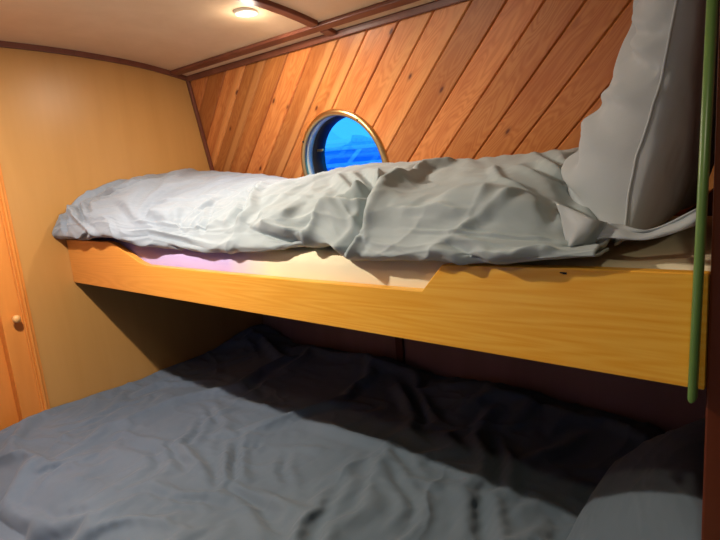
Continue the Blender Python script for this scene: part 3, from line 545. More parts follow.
[0,0,-1,-1,-3,-2,-2,-1,-5,-5,-1,7,10,11,-12,-20,-1,20,12,-13,2,5,3,-2,1,-7,-5,0,-1,2,1,-2,-1,0,1,1,2,1,1,1,1,-2,0,2,1,0,-2,1,3,0,-1,1,4,-1],
[0,0,-1,-1,-2,-3,-2,-1,2,6,8,2,-10,-9,-16,-5,12,23,-7,-5,8,2,-6,0,8,-7,-8,-1,0,1,0,0,0,0,1,2,1,1,2,1,1,-1,-1,0,2,-3,1,2,3,-1,2,1,2,-1],
[0,0,0,-2,-2,-3,2,5,5,-7,-15,-9,-2,0,-1,-3,24,9,-13,6,4,-8,-2,6,10,-6,-12,0,0,-1,1,2,0,-1,1,2,1,2,1,1,1,-2,-1,2,-2,0,1,3,2,0,-1,3,2,0],
[0,0,0,-2,-3,-3,0,1,-5,-10,1,3,3,-5,-15,12,25,-11,-2,7,-7,-2,1,3,11,-4,-13,-1,1,0,1,0,-1,1,1,2,2,1,1,0,-1,0,0,-1,0,1,2,2,3,2,0,1,1,0],
[0,0,-1,-1,-2,-4,-2,0,0,-5,0,3,-2,-17,-3,28,2,-10,7,-3,-6,3,1,0,11,-1,-14,-2,2,1,0,-1,0,1,2,1,2,1,-1,0,0,0,0,-1,2,1,1,2,3,3,1,1,0,0],
[0,0,-1,-1,2,-9,0,0,-1,-5,2,3,-16,-16,28,12,-14,5,3,-10,2,3,1,-3,10,3,-12,-6,2,1,-1,0,2,1,2,1,1,0,-1,1,0,0,-1,1,1,2,1,2,2,1,2,3,0,0],
[0,0,-1,0,5,-16,4,0,0,-2,2,-10,-25,19,23,-19,2,9,-8,-2,3,3,0,-4,6,9,-5,-11,-3,1,1,2,2,1,0,2,0,0,1,0,0,-2,0,2,1,2,1,2,1,1,2,2,3,-1],
[0,0,-1,1,2,-13,3,0,1,2,-6,-24,0,28,-15,-3,13,-5,-4,4,-1,2,2,-1,-4,7,8,-10,-7,2,3,2,1,-1,-1,2,1,1,0,-2,0,-2,2,1,2,1,2,2,1,2,2,3,0,0],
[0,0,-1,2,0,-13,4,0,2,-1,-20,-12,20,-5,-6,11,3,-5,3,3,-3,-1,2,2,-4,-2,8,4,-5,1,0,-2,-2,0,2,2,1,0,-2,0,-2,1,1,2,1,2,2,0,2,0,2,3,3,0],
[0,0,-1,-2,8,-10,-8,6,2,-17,-18,9,2,-3,7,6,-2,2,4,2,-3,-4,1,2,0,-5,0,6,0,-4,0,1,1,2,1,1,0,-2,0,-1,1,1,1,2,1,2,2,1,2,1,2,3,1,0],
[0,0,-1,-3,0,13,-19,2,-3,-22,4,10,-4,-4,1,2,3,4,4,2,-2,-6,-3,2,2,-3,-4,1,0,1,1,2,2,1,1,0,-2,-1,0,1,1,1,2,1,2,2,1,2,1,1,2,3,2,0],
[0,0,0,-2,-5,7,6,-16,-12,-4,12,-2,-6,2,1,-2,2,4,4,1,-2,-6,-6,2,1,-1,-1,-2,0,2,2,1,1,1,-2,-1,0,1,1,1,1,1,2,1,2,2,1,2,2,1,2,2,2,0],
[0,0,0,-2,-2,-4,9,-17,-9,15,3,-8,-6,-1,3,3,-1,4,3,2,-3,-9,-6,2,1,-1,-1,0,1,2,2,1,1,-3,-3,2,1,1,1,1,1,1,2,1,2,2,1,2,0,1,3,3,3,-1],
[0,0,0,-2,-2,0,-12,-8,11,10,0,-5,-11,-4,3,5,1,4,2,0,-4,-9,-7,2,0,-1,1,1,2,2,1,2,-3,-4,1,1,2,1,2,1,0,1,2,1,2,2,1,2,2,2,2,3,1,-1],
[0,0,0,-2,-2,-5,-14,8,11,-2,4,1,-10,-10,1,5,4,2,1,1,-8,-11,-3,1,0,0,2,2,1,2,2,-1,-5,0,1,2,1,1,2,1,1,1,2,1,1,2,1,1,1,2,3,3,2,-1],
[0,0,0,-2,-3,-7,-2,8,2,-5,2,6,-2,-14,-3,5,4,2,1,0,-11,-10,-2,1,0,2,2,2,2,1,-1,-3,-2,2,1,2,1,2,1,1,2,1,1,2,1,1,2,2,1,3,1,2,2,-1],
[0,0,0,-2,-3,-4,2,3,-1,-5,0,6,4,-11,-8,3,3,4,2,-2,-14,-8,-1,1,2,2,2,2,0,-1,-2,-2,1,2,1,2,1,2,1,1,2,1,1,1,2,1,2,2,2,2,3,2,0,-1],
[0,0,0,-2,-2,-1,0,1,0,-1,-5,3,6,-5,-11,1,4,3,1,-5,-15,-5,1,2,2,2,1,-1,-1,-2,1,1,2,1,1,2,1,1,1,1,2,1,1,1,2,1,2,1,2,3,3,2,0,-1],
[0,0,0,-1,-1,-2,-1,1,0,-5,-6,6,5,-2,-7,-3,4,3,0,-11,-12,-1,2,2,1,0,-1,-1,1,1,2,1,2,1,1,1,1,1,0,1,1,2,1,1,2,1,2,2,2,1,2,2,2,-1],
[0,0,0,-1,-2,-1,-2,0,-2,-11,1,6,3,-1,-3,-2,3,3,-5,-15,-6,2,2,2,-1,-1,0,2,1,2,1,2,0,1,1,1,1,0,1,1,1,1,1,2,1,2,2,2,2,2,3,1,1,0],
[0,0,0,-2,-1,-2,-3,1,-2,-14,0,6,4,3,-1,-3,3,0,-11,-13,1,2,1,-1,0,2,1,2,1,1,1,0,1,1,1,1,1,1,1,0,1,1,1,2,2,1,2,2,0,3,3,2,2,-1],
[0,0,-1,-1,-2,-2,-3,1,-2,-16,0,5,6,4,-2,-1,3,-6,-15,-4,2,1,0,1,1,2,2,1,1,0,0,1,0,1,1,1,0,2,1,1,1,1,1,2,2,1,1,2,2,3,3,1,2,-1],
[0,0,-1,-1,-2,-2,-3,1,-2,-17,-3,6,6,5,0,1,-3,-13,-9,1,2,0,1,2,2,0,1,1,2,1,0,0,1,0,1,1,1,0,1,2,1,1,1,2,1,2,1,2,3,2,3,2,1,0],
[0,0,-1,-1,-2,-2,-1,1,-3,-19,-5,5,6,5,3,-3,-9,-10,-2,1,2,2,2,1,0,-2,3,1,2,1,1,1,0,1,1,1,0,1,1,1,0,1,2,1,2,2,1,2,1,3,2,3,2,0],
[0,0,-1,-1,-2,-2,0,3,-5,-22,-7,6,6,5,0,-6,-9,-3,0,3,2,1,-1,0,2,-3,4,1,1,1,1,1,1,1,1,1,0,1,0,1,1,2,1,2,2,1,2,2,2,2,2,3,2,0],
[0,0,-1,-1,-2,-2,-1,6,-4,-23,-12,5,6,4,-2,-7,-5,0,3,3,-1,-3,0,2,2,-4,5,1,1,1,1,1,0,1,1,1,1,1,1,2,1,2,1,2,1,2,1,2,3,2,3,3,1,0],
[0,0,-1,-1,-3,-2,-2,6,2,-23,-19,4,6,2,-3,-8,1,4,3,-5,-5,1,3,2,2,-3,5,1,1,1,1,1,1,1,1,2,1,2,1,1,1,1,1,2,2,2,1,2,1,2,3,3,2,0],
[0,0,-1,-1,-3,-2,-2,2,8,-21,-21,-5,8,1,-4,-6,7,2,1,-11,-2,4,5,2,1,0,1,2,2,1,2,1,2,1,2,1,1,0,1,1,2,1,1,2,1,2,2,2,1,2,3,3,2,0],
[0,0,-1,-2,-3,-2,0,-1,8,-12,-26,-11,7,-1,-5,4,7,2,-4,-12,2,4,4,2,0,0,3,3,2,1,2,2,1,1,1,0,0,1,2,1,1,1,2,1,2,2,2,2,1,2,3,3,2,0],
[0,0,-1,-2,-2,-2,-1,1,2,-4,-25,-17,4,1,-1,5,6,-1,-11,-5,3,3,4,1,1,1,3,4,1,2,1,1,1,0,1,1,1,1,1,2,1,1,1,2,1,2,1,2,2,3,2,3,3,0],
[0,0,-1,-2,-2,-1,-1,1,0,1,-23,-22,1,7,-3,5,5,-7,-11,0,2,3,3,2,2,2,2,2,3,1,1,1,1,1,1,1,1,1,1,0,1,2,1,2,2,1,2,3,1,2,3,2,3,0],
[0,0,-1,-2,-2,-1,-1,2,-4,1,-19,-21,3,4,-2,4,-2,-6,-9,3,4,2,3,1,2,2,3,1,0,2,2,2,1,2,0,0,0,0,2,1,2,1,2,1,2,2,2,1,3,2,3,3,2,-1],
[0,0,-1,-2,-2,-1,-1,1,-5,-3,-13,-20,8,-4,1,-2,-4,-5,-1,4,1,0,3,3,3,2,2,1,2,1,1,2,1,-1,0,0,1,2,2,1,1,2,2,1,2,2,2,1,2,2,2,3,3,0],
[0,0,-1,-2,-2,-2,0,0,-6,-2,-7,-21,10,-6,-10,-2,-3,1,2,-2,0,3,4,3,4,2,3,1,2,0,0,-1,0,0,1,2,2,1,1,2,1,2,1,2,2,2,2,1,2,2,2,3,2,0],
[0,0,-1,-2,-2,-2,-1,0,-6,-7,4,-19,7,-16,-7,-5,5,1,-2,1,2,3,2,1,5,4,2,0,-2,-1,0,1,2,2,1,2,1,1,1,1,2,2,1,2,2,2,2,1,2,2,2,3,3,-1],
[0,0,-1,-2,-2,-2,-1,-1,-3,-16,15,-13,-1,-20,-7,0,1,0,2,3,2,-1,1,2,6,-2,-1,0,2,2,2,2,1,2,0,1,0,1,2,2,2,2,1,2,2,2,2,2,1,3,2,3,2,0],
[0,0,-1,-2,-2,0,0,-4,0,-20,16,-6,-10,-18,-5,-5,5,3,1,0,0,-1,-3,-2,3,5,2,3,3,3,1,1,0,0,1,1,1,2,3,1,2,2,2,1,2,2,2,1,3,3,2,3,2,-1],
[0,0,-1,-2,-3,5,-3,-6,12,-3,-28,6,-8,-17,-8,4,5,-2,-4,-1,-1,0,2,3,4,3,2,2,1,1,0,1,2,1,2,0,1,3,2,2,1,2,2,2,1,2,2,2,2,2,3,3,2,-1],
[0,0,-1,-3,1,9,-13,-3,6,-15,-21,6,-6,-8,-7,4,1,-2,-2,1,2,2,1,-2,-1,4,4,1,2,2,2,1,1,0,0,2,3,2,2,2,2,2,1,2,2,1,2,2,2,2,2,4,1,0],
[0,0,-1,-3,6,0,-16,6,10,-21,-12,-6,-9,3,-16,6,3,-1,-1,1,-1,-2,-1,1,6,2,2,2,2,1,1,0,1,1,3,3,2,1,3,2,2,1,2,1,2,2,1,2,2,3,2,2,2,0],
[0,0,-1,-1,8,-13,-8,10,6,-17,-12,0,-5,-11,-20,5,3,-1,-2,1,0,0,3,6,1,2,2,1,0,1,1,1,2,4,3,1,1,4,2,2,1,2,1,2,2,1,2,2,1,2,2,3,2,0],
[0,0,-1,2,0,-13,-1,13,-5,-18,-2,-12,-4,-16,-3,8,6,-4,-3,1,1,-1,5,-3,2,3,1,2,1,1,2,-1,5,3,1,0,4,3,1,2,1,1,2,1,2,1,2,1,2,3,3,2,2,-1],
[0,0,-1,3,-7,-7,1,13,-10,-19,8,-15,-8,-12,-1,4,0,0,1,-5,3,6,-3,2,3,1,2,1,1,2,-1,3,1,0,4,4,2,1,2,1,1,2,1,1,2,2,2,1,1,1,3,3,3,0],
[0,0,-1,2,-9,-3,3,10,-12,-20,11,-14,-7,-10,0,-7,3,-1,0,3,3,1,2,2,1,0,1,0,1,1,4,-1,4,2,4,2,1,1,1,2,1,1,2,2,1,2,1,2,2,3,2,2,3,-1],
[0,0,0,1,-9,-3,6,5,-14,-8,1,-11,-6,-7,3,-5,3,-2,-2,0,-2,0,1,1,0,1,0,1,4,6,-1,3,3,3,2,1,1,2,1,1,2,1,2,1,1,2,1,2,2,1,3,3,2,0],
[0,0,0,2,-10,-2,8,-2,-10,-1,-8,-7,-5,-7,4,-8,-2,1,-1,0,1,1,1,0,0,0,-1,4,5,0,3,3,3,1,2,1,2,1,1,1,1,1,1,1,2,1,1,2,1,2,3,3,2,0],
[0,0,0,2,-10,0,6,-4,-5,1,-15,-2,-6,-10,4,-7,-4,1,2,2,0,1,0,0,0,-1,4,3,-1,3,5,3,1,2,2,1,1,1,0,1,0,2,1,2,1,2,1,2,1,3,2,2,2,0],
[0,0,0,1,-9,2,2,-3,-2,2,-19,2,-8,-11,4,-5,-3,-2,-2,2,2,1,0,-1,-2,8,2,1,2,4,3,2,1,1,1,0,1,1,1,1,2,1,2,1,2,1,1,1,2,2,2,3,2,0],
[0,0,0,-1,-6,1,0,-2,0,-4,-13,3,-9,-12,4,-2,-3,-2,-4,-2,1,2,-1,1,10,-1,1,1,6,0,2,1,1,1,1,1,2,1,2,1,1,2,1,1,2,1,1,1,1,1,2,4,3,1],
[0,0,-1,-1,-4,-1,0,-1,-1,-8,-7,4,-10,-13,5,-1,-4,-3,-3,-3,-1,1,3,8,-1,0,3,6,0,1,1,2,1,2,1,2,1,2,1,1,1,1,1,2,1,1,2,1,1,2,3,3,2,0],
[0,0,-1,-2,-3,-1,-1,1,-3,-12,-1,5,-12,-12,4,-2,-7,-2,-2,0,1,2,6,-2,0,4,6,1,1,1,2,2,1,2,1,1,1,1,1,1,1,1,1,1,2,1,2,1,1,2,2,3,3,0],
[0,0,-1,-2,-2,-1,-1,1,-2,-16,2,5,-12,-12,4,-2,0,1,0,-1,0,1,-6,-2,5,5,2,2,2,2,1,2,1,0,1,0,1,1,1,1,1,1,2,1,2,1,1,1,1,2,3,3,3,0],
[0,0,-1,-1,-2,-1,-1,1,-1,-17,2,5,-13,-11,3,2,1,-2,-2,-2,-2,-4,-2,7,5,2,2,2,1,1,1,0,1,0,1,1,2,1,1,2,1,1,2,1,1,2,1,1,2,1,3,3,2,0],
[0,0,-1,-1,-2,-1,0,1,0,-15,-1,4,-12,-11,1,-5,-4,-1,1,1,1,0,5,3,-1,3,1,2,1,1,1,1,1,2,1,2,1,1,1,2,1,1,1,1,1,1,1,1,2,2,2,3,3,0],
[0,0,-1,-1,-3,0,-1,1,2,-11,-7,5,-13,-10,0,-3,-7,3,1,2,3,3,0,0,0,2,3,1,1,1,1,2,1,1,1,1,1,1,1,0,1,1,1,2,2,1,2,1,1,2,2,4,3,-1],
[0,0,0,-2,-5,1,-1,1,3,-7,-13,5,-12,-11,0,0,0,2,2,1,2,0,1,0,1,1,-1,2,1,1,0,1,1,0,1,1,1,1,1,1,2,1,2,1,2,1,2,1,3,2,3,2,2,-1],
[0,0,0,-1,-7,1,-1,1,1,-3,-15,3,-11,-10,-2,1,2,1,2,1,0,1,0,0,1,1,1,1,0,0,1,1,2,1,1,2,1,1,2,1,2,1,1,2,1,1,2,2,1,2,2,3,2,0],
[0,0,0,-1,-7,0,-1,2,-1,-5,-10,-1,-9,-11,-2,3,1,0,-1,0,1,0,0,-1,3,3,1,2,1,2,1,2,1,2,1,1,1,2,1,1,1,1,1,1,2,1,1,2,3,2,2,3,2,-1],
[0,0,0,0,-8,0,-1,2,-1,-11,-3,-6,-7,-14,3,3,-7,-4,0,3,3,2,1,1,3,6,2,1,2,1,1,1,1,1,1,1,1,1,1,1,1,1,1,2,2,2,1,2,3,2,3,2,1,0],
[0,0,0,0,-7,0,-1,3,1,-14,-9,-5,-20,3,5,-8,-1,-3,2,4,4,3,1,2,3,4,1,1,1,0,1,1,1,1,1,1,1,1,2,1,1,1,2,1,2,1,2,2,2,1,3,2,3,0],
[0,0,0,2,-7,-2,1,5,2,-1,-5,-14,-35,9,-6,-8,1,3,3,3,3,3,2,3,2,2,0,1,2,1,1,1,1,1,1,1,1,2,1,2,1,1,1,2,1,2,2,2,2,2,3,2,1,0],
[0,0,0,2,-6,-3,3,7,3,-16,10,-43,-13,-13,4,2,3,4,3,5,4,2,2,1,2,2,2,1,1,1,1,2,1,-1,1,2,1,2,1,1,2,1,1,2,1,2,1,2,3,1,2,3,2,-1],
[0,0,-1,3,-4,-4,6,8,-5,-7,-34,-1,-19,0,-3,-2,4,4,3,2,3,2,2,3,4,1,1,2,1,2,1,0,-3,3,2,1,1,2,2,1,2,1,1,2,1,2,2,1,2,3,2,2,1,0],
[0,0,-1,2,-1,-4,10,7,3,-6,-36,-9,-14,-7,-4,2,0,2,4,5,3,2,2,1,4,2,1,2,0,1,-2,-3,4,3,0,2,2,1,2,2,1,1,2,1,2,1,2,2,2,1,2,3,2,0],
[0,0,-1,0,2,1,10,5,13,-43,-7,-13,-16,-6,4,4,3,2,1,2,1,1,0,3,-1,2,0,1,0,-2,-2,5,3,0,2,3,1,1,1,2,1,2,1,2,1,2,1,2,0,3,3,3,1,0],
[0,0,-1,0,4,6,8,12,0,-56,-1,-4,-8,-6,-2,5,3,2,2,0,0,-1,1,2,-1,-2,0,0,1,0,6,1,-1,4,3,1,0,1,2,1,2,1,1,2,1,2,1,2,2,3,2,2,1,0],
[0,0,0,0,3,8,28,8,-35,-38,3,-4,-4,-8,-8,3,3,3,3,1,0,-1,0,0,-1,0,0,0,1,5,0,0,5,2,-1,1,1,2,1,2,1,2,1,2,1,1,2,1,1,1,2,3,3,0],
[0,0,0,0,3,10,1,-8,-16,-15,6,-2,-7,-10,-2,0,0,-1,3,2,2,0,2,-1,0,-1,-2,2,5,-1,0,5,2,-1,0,2,1,2,1,2,1,1,1,2,1,1,1,1,2,2,3,2,2,0],
[0,0,0,-1,-6,-11,-21,-13,4,9,14,24,4,-10,-18,-14,-4,0,2,1,2,3,2,0,0,-1,2,4,-2,-1,6,2,-2,0,2,2,1,1,2,1,1,1,1,2,1,1,2,1,2,3,1,3,1,0],
[0,0,0,-3,-8,-10,-35,-18,9,10,-7,-1,22,26,20,-9,-24,-19,0,3,3,3,2,2,2,1,5,-4,0,6,1,-3,0,2,2,1,2,1,0,2,1,1,1,2,1,1,1,2,2,3,3,1,1,0],
[0,0,-1,-3,-7,-9,-23,-14,1,4,3,-17,-8,0,10,35,23,-15,-26,-2,5,4,2,3,4,4,-4,1,6,-2,-1,0,2,2,2,1,1,0,1,2,1,1,1,2,1,1,2,2,2,2,2,1,2,0],
[0,0,-1,-2,-4,-6,-11,-6,1,3,-6,-12,-13,-9,-7,4,16,18,6,-10,-7,2,2,5,6,-2,3,5,-1,-2,0,3,1,2,0,1,1,1,2,1,1,1,2,1,1,2,1,2,2,0,1,2,3,0],
[0,0,0,-2,-3,-3,-7,-3,1,1,-2,-8,-9,-9,-10,-9,6,12,9,8,-10,-9,2,4,5,5,5,-3,-2,2,3,1,1,1,1,2,1,1,1,1,1,2,1,1,2,1,1,0,2,2,2,3,2,0],
[0,0,0,-1,-3,-2,-5,-1,-1,-1,0,-1,-8,-12,-13,-3,4,3,6,14,-2,-11,-7,2,12,3,-5,-2,3,3,1,2,1,2,1,1,1,0,1,2,1,2,1,2,1,1,2,1,2,2,3,1,1,0],
[0,0,0,-2,-1,-3,-6,-2,3,2,-2,-2,-6,-12,-10,-1,3,-2,-3,15,8,-1,-8,2,8,-12,-4,3,3,2,2,1,2,1,0,0,0,1,2,2,2,2,1,1,2,2,1,2,1,1,2,3,2,-1],
[0,0,0,-2,0,0,-1,-6,-5,0,1,-1,-5,-8,-7,-1,3,-1,-8,0,8,7,5,1,-6,-7,2,3,0,1,1,1,0,0,0,1,2,2,1,1,2,2,2,1,2,2,1,0,0,3,1,4,3,0],
[0,0,-1,-1,-2,1,9,13,-6,-10,-10,-11,-8,-3,-3,1,1,1,-2,-3,1,6,2,-6,0,0,1,-1,0,1,1,1,2,2,1,2,2,2,1,0,0,1,3,2,1,1,0,2,2,0,2,3,4,-1],
[0,0,-1,-1,-4,-8,-16,8,16,13,9,1,-15,-9,2,3,1,-1,-5,-3,-9,-14,-8,-3,1,3,2,2,3,3,2,2,2,2,2,1,1,1,1,2,0,1,1,1,1,0,2,2,1,3,3,2,2,0],
[0,0,-1,-1,-2,-4,-10,-7,-1,-1,7,16,7,6,-3,-11,-15,-11,-8,-4,-4,-1,1,3,4,2,3,2,2,3,3,2,1,1,1,1,1,1,1,2,0,1,0,2,0,2,1,2,2,2,2,3,2,0],
[0,0,-1,-1,-2,-2,0,1,0,-3,-13,6,-3,-8,-14,-10,-2,1,-1,1,2,2,4,3,3,2,2,2,3,2,2,2,1,0,1,1,1,1,1,1,0,1,1,1,1,2,2,2,2,2,3,3,0,0],
[0,0,-1,-1,-2,-2,-2,1,4,2,-10,-10,3,-7,-13,-10,-2,0,2,1,2,2,2,3,3,2,2,2,2,2,2,1,1,1,1,1,1,0,1,0,1,1,1,1,1,2,2,2,3,1,2,2,2,0],
[0,0,0,-2,-2,-2,-2,1,2,4,-7,-15,0,-2,-9,-8,-4,0,0,1,1,3,3,2,2,3,1,2,2,2,1,1,1,1,1,1,0,0,1,1,1,1,1,1,2,1,2,2,1,3,3,3,0,-1],
[0,0,0,-2,-2,-2,-2,1,2,5,-4,-17,-6,-1,-7,-6,-4,-1,1,1,2,3,2,3,2,2,1,2,1,2,1,1,1,1,0,1,0,1,1,2,1,1,1,1,1,2,1,2,3,3,2,2,-1,0],
[0,0,-1,-1,-2,-2,-2,0,3,4,-1,-17,-10,-2,-5,-6,-3,-1,3,1,1,3,2,2,2,2,2,1,2,1,1,1,0,1,1,0,1,2,1,1,1,1,2,0,1,2,2,2,3,1,1,3,0,0],
[0,0,-1,-1,-2,-2,-3,1,3,4,-3,-12,-12,-4,-5,-4,-3,-3,6,1,1,2,2,2,2,2,1,2,1,1,1,0,1,1,1,1,1,2,1,1,1,1,1,1,1,2,2,2,2,2,1,2,0,0],
[0,0,-1,-1,-2,-2,-2,0,3,3,-3,-9,-11,-6,-6,-4,-2,-4,6,2,1,2,1,2,2,2,2,1,1,1,0,1,1,2,1,1,1,1,1,2,1,0,1,2,1,2,1,2,1,0,1,2,3,0],
[0,0,-1,-1,-2,-1,-2,0,1,-1,1,-6,-11,-5,-9,-5,-2,-4,6,1,2,2,2,2,2,2,1,2,1,0,1,2,1,1,1,1,1,2,1,1,1,1,1,2,1,0,1,1,0,3,2,3,1,0],
[0,0,-1,-1,-1,-2,-2,1,-2,-2,0,-2,-11,-2,-11,-7,-3,-4,5,1,2,2,3,3,3,2,2,1,1,0,1,2,1,1,0,2,2,1,1,2,1,1,1,0,0,2,0,1,3,2,1,2,1,0],
[0,0,0,-1,-2,-2,-1,0,-3,-7,-1,2,-7,0,-10,-10,-5,-4,3,1,2,3,3,4,3,3,2,1,0,1,2,1,0,2,2,1,1,2,1,1,1,0,0,1,1,1,1,2,1,0,3,3,1,0],
[0,0,0,-1,-2,-2,-3,-2,6,-7,-12,4,-1,1,-7,-10,-11,-2,2,0,1,2,4,4,4,3,2,1,0,1,1,2,2,1,1,1,2,1,1,1,0,0,1,1,1,0,1,1,3,2,2,2,1,0],
[0,0,0,-2,-2,-3,-6,-2,13,8,-24,-5,3,1,-4,-8,-14,1,-2,-1,1,2,4,4,4,3,2,0,0,2,3,1,1,0,2,2,1,1,1,0,1,1,1,-1,1,1,2,1,3,2,1,2,2,-1],
[0,0,-1,-1,-4,-6,-6,8,8,-17,2,-3,-1,1,-3,-4,-10,-3,-4,-2,0,3,3,4,4,3,0,1,3,2,2,1,-1,1,3,2,0,1,0,1,1,1,-1,0,2,1,1,2,1,1,2,4,2,0],
[0,0,-1,-2,-6,-2,2,10,8,-22,-8,4,-2,-2,-7,0,-3,-5,-5,-3,-1,2,4,4,3,2,1,3,2,2,1,0,-1,4,3,0,0,1,1,0,1,-1,0,2,1,1,2,2,2,2,3,2,1,-1],
[0,0,0,-2,1,5,8,4,-10,-8,-20,3,-4,7,-14,3,-9,-5,-2,-1,0,2,4,3,4,0,3,3,1,2,0,-1,3,4,0,-1,2,1,1,-1,0,1,1,2,1,2,1,2,2,2,2,1,2,-1],
[0,0,0,0,6,5,-4,-9,-4,4,-11,-10,1,0,-5,-2,-2,-8,-6,-4,-1,6,6,4,3,1,3,2,1,1,0,3,3,0,-1,3,0,1,-1,1,1,1,2,1,2,1,1,1,2,2,1,1,2,-1],
[0,0,0,-1,1,-3,-10,-5,3,6,3,-15,-1,-4,2,-6,1,-6,-6,-2,0,1,3,4,3,3,2,1,1,1,2,3,3,-2,1,2,-1,1,1,1,1,2,1,1,1,1,1,1,1,0,2,3,1,0],
[0,0,0,-1,-3,-4,-9,-3,8,-1,3,-4,-7,-6,3,-7,2,-4,-6,-4,1,2,3,3,3,3,1,1,1,1,2,3,3,-3,1,1,2,1,1,1,1,1,1,1,2,1,0,2,1,2,3,0,0,-1],
[0,0,0,-2,-1,-1,-11,-11,13,4,-4,2,-9,-5,1,-7,1,-2,-5,-4,1,3,3,3,2,1,1,1,2,1,2,1,1,1,1,1,2,1,1,1,2,1,1,1,1,1,1,2,2,2,0,-2,2,-1],
[0,0,0,-2,-1,0,-13,-10,10,6,-1,-2,-3,-6,-5,-1,-3,-1,-4,0,2,1,0,0,4,2,1,2,1,1,2,1,1,1,1,2,1,1,1,2,1,1,1,1,1,2,1,2,2,2,0,-2,0,-1],
[0,0,0,-2,-1,0,-6,-10,-5,6,7,-2,0,-9,-7,4,-5,-1,-1,-1,-4,0,2,3,5,1,2,1,2,1,1,1,1,2,1,1,1,1,1,1,1,1,1,2,1,1,2,2,1,2,1,0,-3,0],
[0,0,0,-1,-2,0,-1,-5,-7,-3,3,7,-3,-5,-6,-5,-1,0,-3,-3,3,2,1,1,0,3,2,1,1,1,1,1,1,1,1,1,1,2,1,1,1,1,2,1,2,1,2,1,1,1,1,0,-3,0],
[0,0,0,-1,-1,-1,-3,-1,-3,-2,-9,-10,-8,9,-4,5,1,-1,-2,0,1,1,2,1,2,2,1,1,1,1,1,1,1,1,1,1,1,1,1,1,1,1,2,1,1,2,1,0,0,0,1,0,0,0],
[0,0,0,-1,0,-1,-3,-1,-2,-1,-9,-9,-8,9,11,-15,0,5,-7,3,3,2,2,2,1,2,1,1,1,1,2,1,1,1,0,1,1,1,0,0,1,1,0,-1,1,2,1,1,-1,-1,1,1,0,0],
[0,0,0,0,-1,-1,-3,-1,2,1,-4,-5,-3,-2,3,-15,-1,7,17,-19,4,3,1,2,1,2,2,1,1,1,0,1,1,0,1,1,1,0,0,0,0,1,-1,1,-1,0,1,1,0,0,-1,1,0,0],
[0,0,0,0,-1,-1,-5,2,2,6,-6,0,2,1,-3,-15,0,1,19,-13,2,2,1,2,0,1,0,0,0,1,1,0,-1,0,1,0,0,0,0,0,0,0,0,0,0,1,-1,1,0,-1,1,0,0,0],
[0,0,0,0,-1,-1,-6,3,2,0,1,0,1,1,0,0,0,0,0,0,0,0,0,0,0,0,0,0,0,0,0,0,0,0,0,0,0,0,0,0,0,0,0,0,0,0,0,0,0,0,0,0,0,0],
[-8,-1,-1,0,2,3,4,3,2,1,2,1,1,0,3,-6,-5,4,6,-1,5,4,3,1,6,-5,-2,1,3,1,0,0,0,-5,-6,-2,-2,-1,0,0,0,0,-1,-2,-1,0,0,1,0,0,-1,-1,0,-1],
[-9,-1,0,0,2,3,4,3,2,0,0,4,1,4,1,-24,8,15,3,-17,-1,0,-2,-1,0,0,6,1,7,-6,1,3,4,-1,6,4,-7,6,2,-3,-11,-2,7,4,-10,8,7,0,-2,-2,-1,-5,-4,0],
[-10,0,0,0,2,2,5,4,1,0,1,2,4,5,-18,-10,27,11,-14,-27,16,2,-3,-7,-7,10,0,0,7,7,-7,-1,4,11,11,-6,0,5,-3,-6,-13,3,11,-3,-4,9,5,-8,-12,-3,4,7,-5,-1],
[-9,0,0,0,1,2,5,4,2,2,2,4,4,-13,-17,22,22,-9,-31,2,20,-6,-12,-13,5,13,3,3,8,-2,-5,3,9,10,3,-5,3,-5,-9,-7,-4,12,7,-6,5,5,-9,-15,3,-7,-2,9,2,-1],
[-8,0,1,-1,1,2,4,4,5,4,2,-3,-6,-10,8,24,7,-27,-23,31,-3,-21,-11,5,1,14,11,4,4,-4,-1,8,7,5,2,-1,-6,-13,-8,-3,5,12,6,-2,6,-9,-18,-4,9,-5,-6,-1,10,-1],
[-8,1,0,0,1,1,4,4,2,-2,-6,-2,6,7,15,13,-11,-35,15,14,-30,-7,15,3,-17,14,18,3,3,-1,5,4,2,4,3,-7,-12,-10,-4,0,4,10,10,7,-8,-20,-8,6,5,-7,-1,0,4,-1],
[-7,1,0,0,0,1,4,1,-3,3,6,8,4,3,6,8,-28,-14,29,-21,-13,15,8,-9,-23,14,24,3,1,6,1,0,4,7,-5,-12,-11,-5,-2,2,7,12,11,-4,-20,-12,4,4,3,-7,-4,3,3,0],
[-6,0,0,-1,0,1,5,4,3,4,-1,1,-1,8,17,-11,-31,21,4,-28,15,4,0,-2,-24,8,29,5,-1,3,0,4,8,-2,-12,-10,-7,-3,2,7,12,10,-1,-18,-16,1,0,1,6,1,-4,1,0,-1],
[-6,0,-1,-1,3,-1,5,4,3,3,-1,-1,3,16,4,-27,-1,19,-22,2,12,-8,2,3,-22,1,30,8,-3,2,3,8,2,-11,-11,-8,-5,3,8,11,7,2,-15,-17,-5,4,-3,2,5,3,0,-1,-2,0],
[-7,0,-2,1,8,-7,6,4,3,3,-1,-1,12,12,-20,-12,24,-12,-14,17,-4,-7,2,7,-19,-5,27,17,-2,1,5,4,-3,-10,-12,-8,-1,9,7,3,9,-9,-19,-9,2,4,2,3,-3,-4,1,4,1,0],
[-8,0,-3,6,12,-16,8,4,2,2,-1,6,14,-8,-18,25,-4,-22,12,4,-8,-4,0,10,-10,-15,12,26,12,1,2,-4,-8,-2,-10,-10,5,5,-1,8,5,-18,-13,-2,-1,4,5,5,-5,-3,0,2,4,0],
[-10,1,-3,10,5,-11,7,4,1,-1,3,12,2,-14,17,7,-28,6,9,-9,4,-3,-5,5,9,-11,-14,19,21,-4,-8,-6,-1,6,-5,-3,3,-5,5,13,-10,-18,-4,1,1,3,5,1,-3,-1,2,2,0,0],
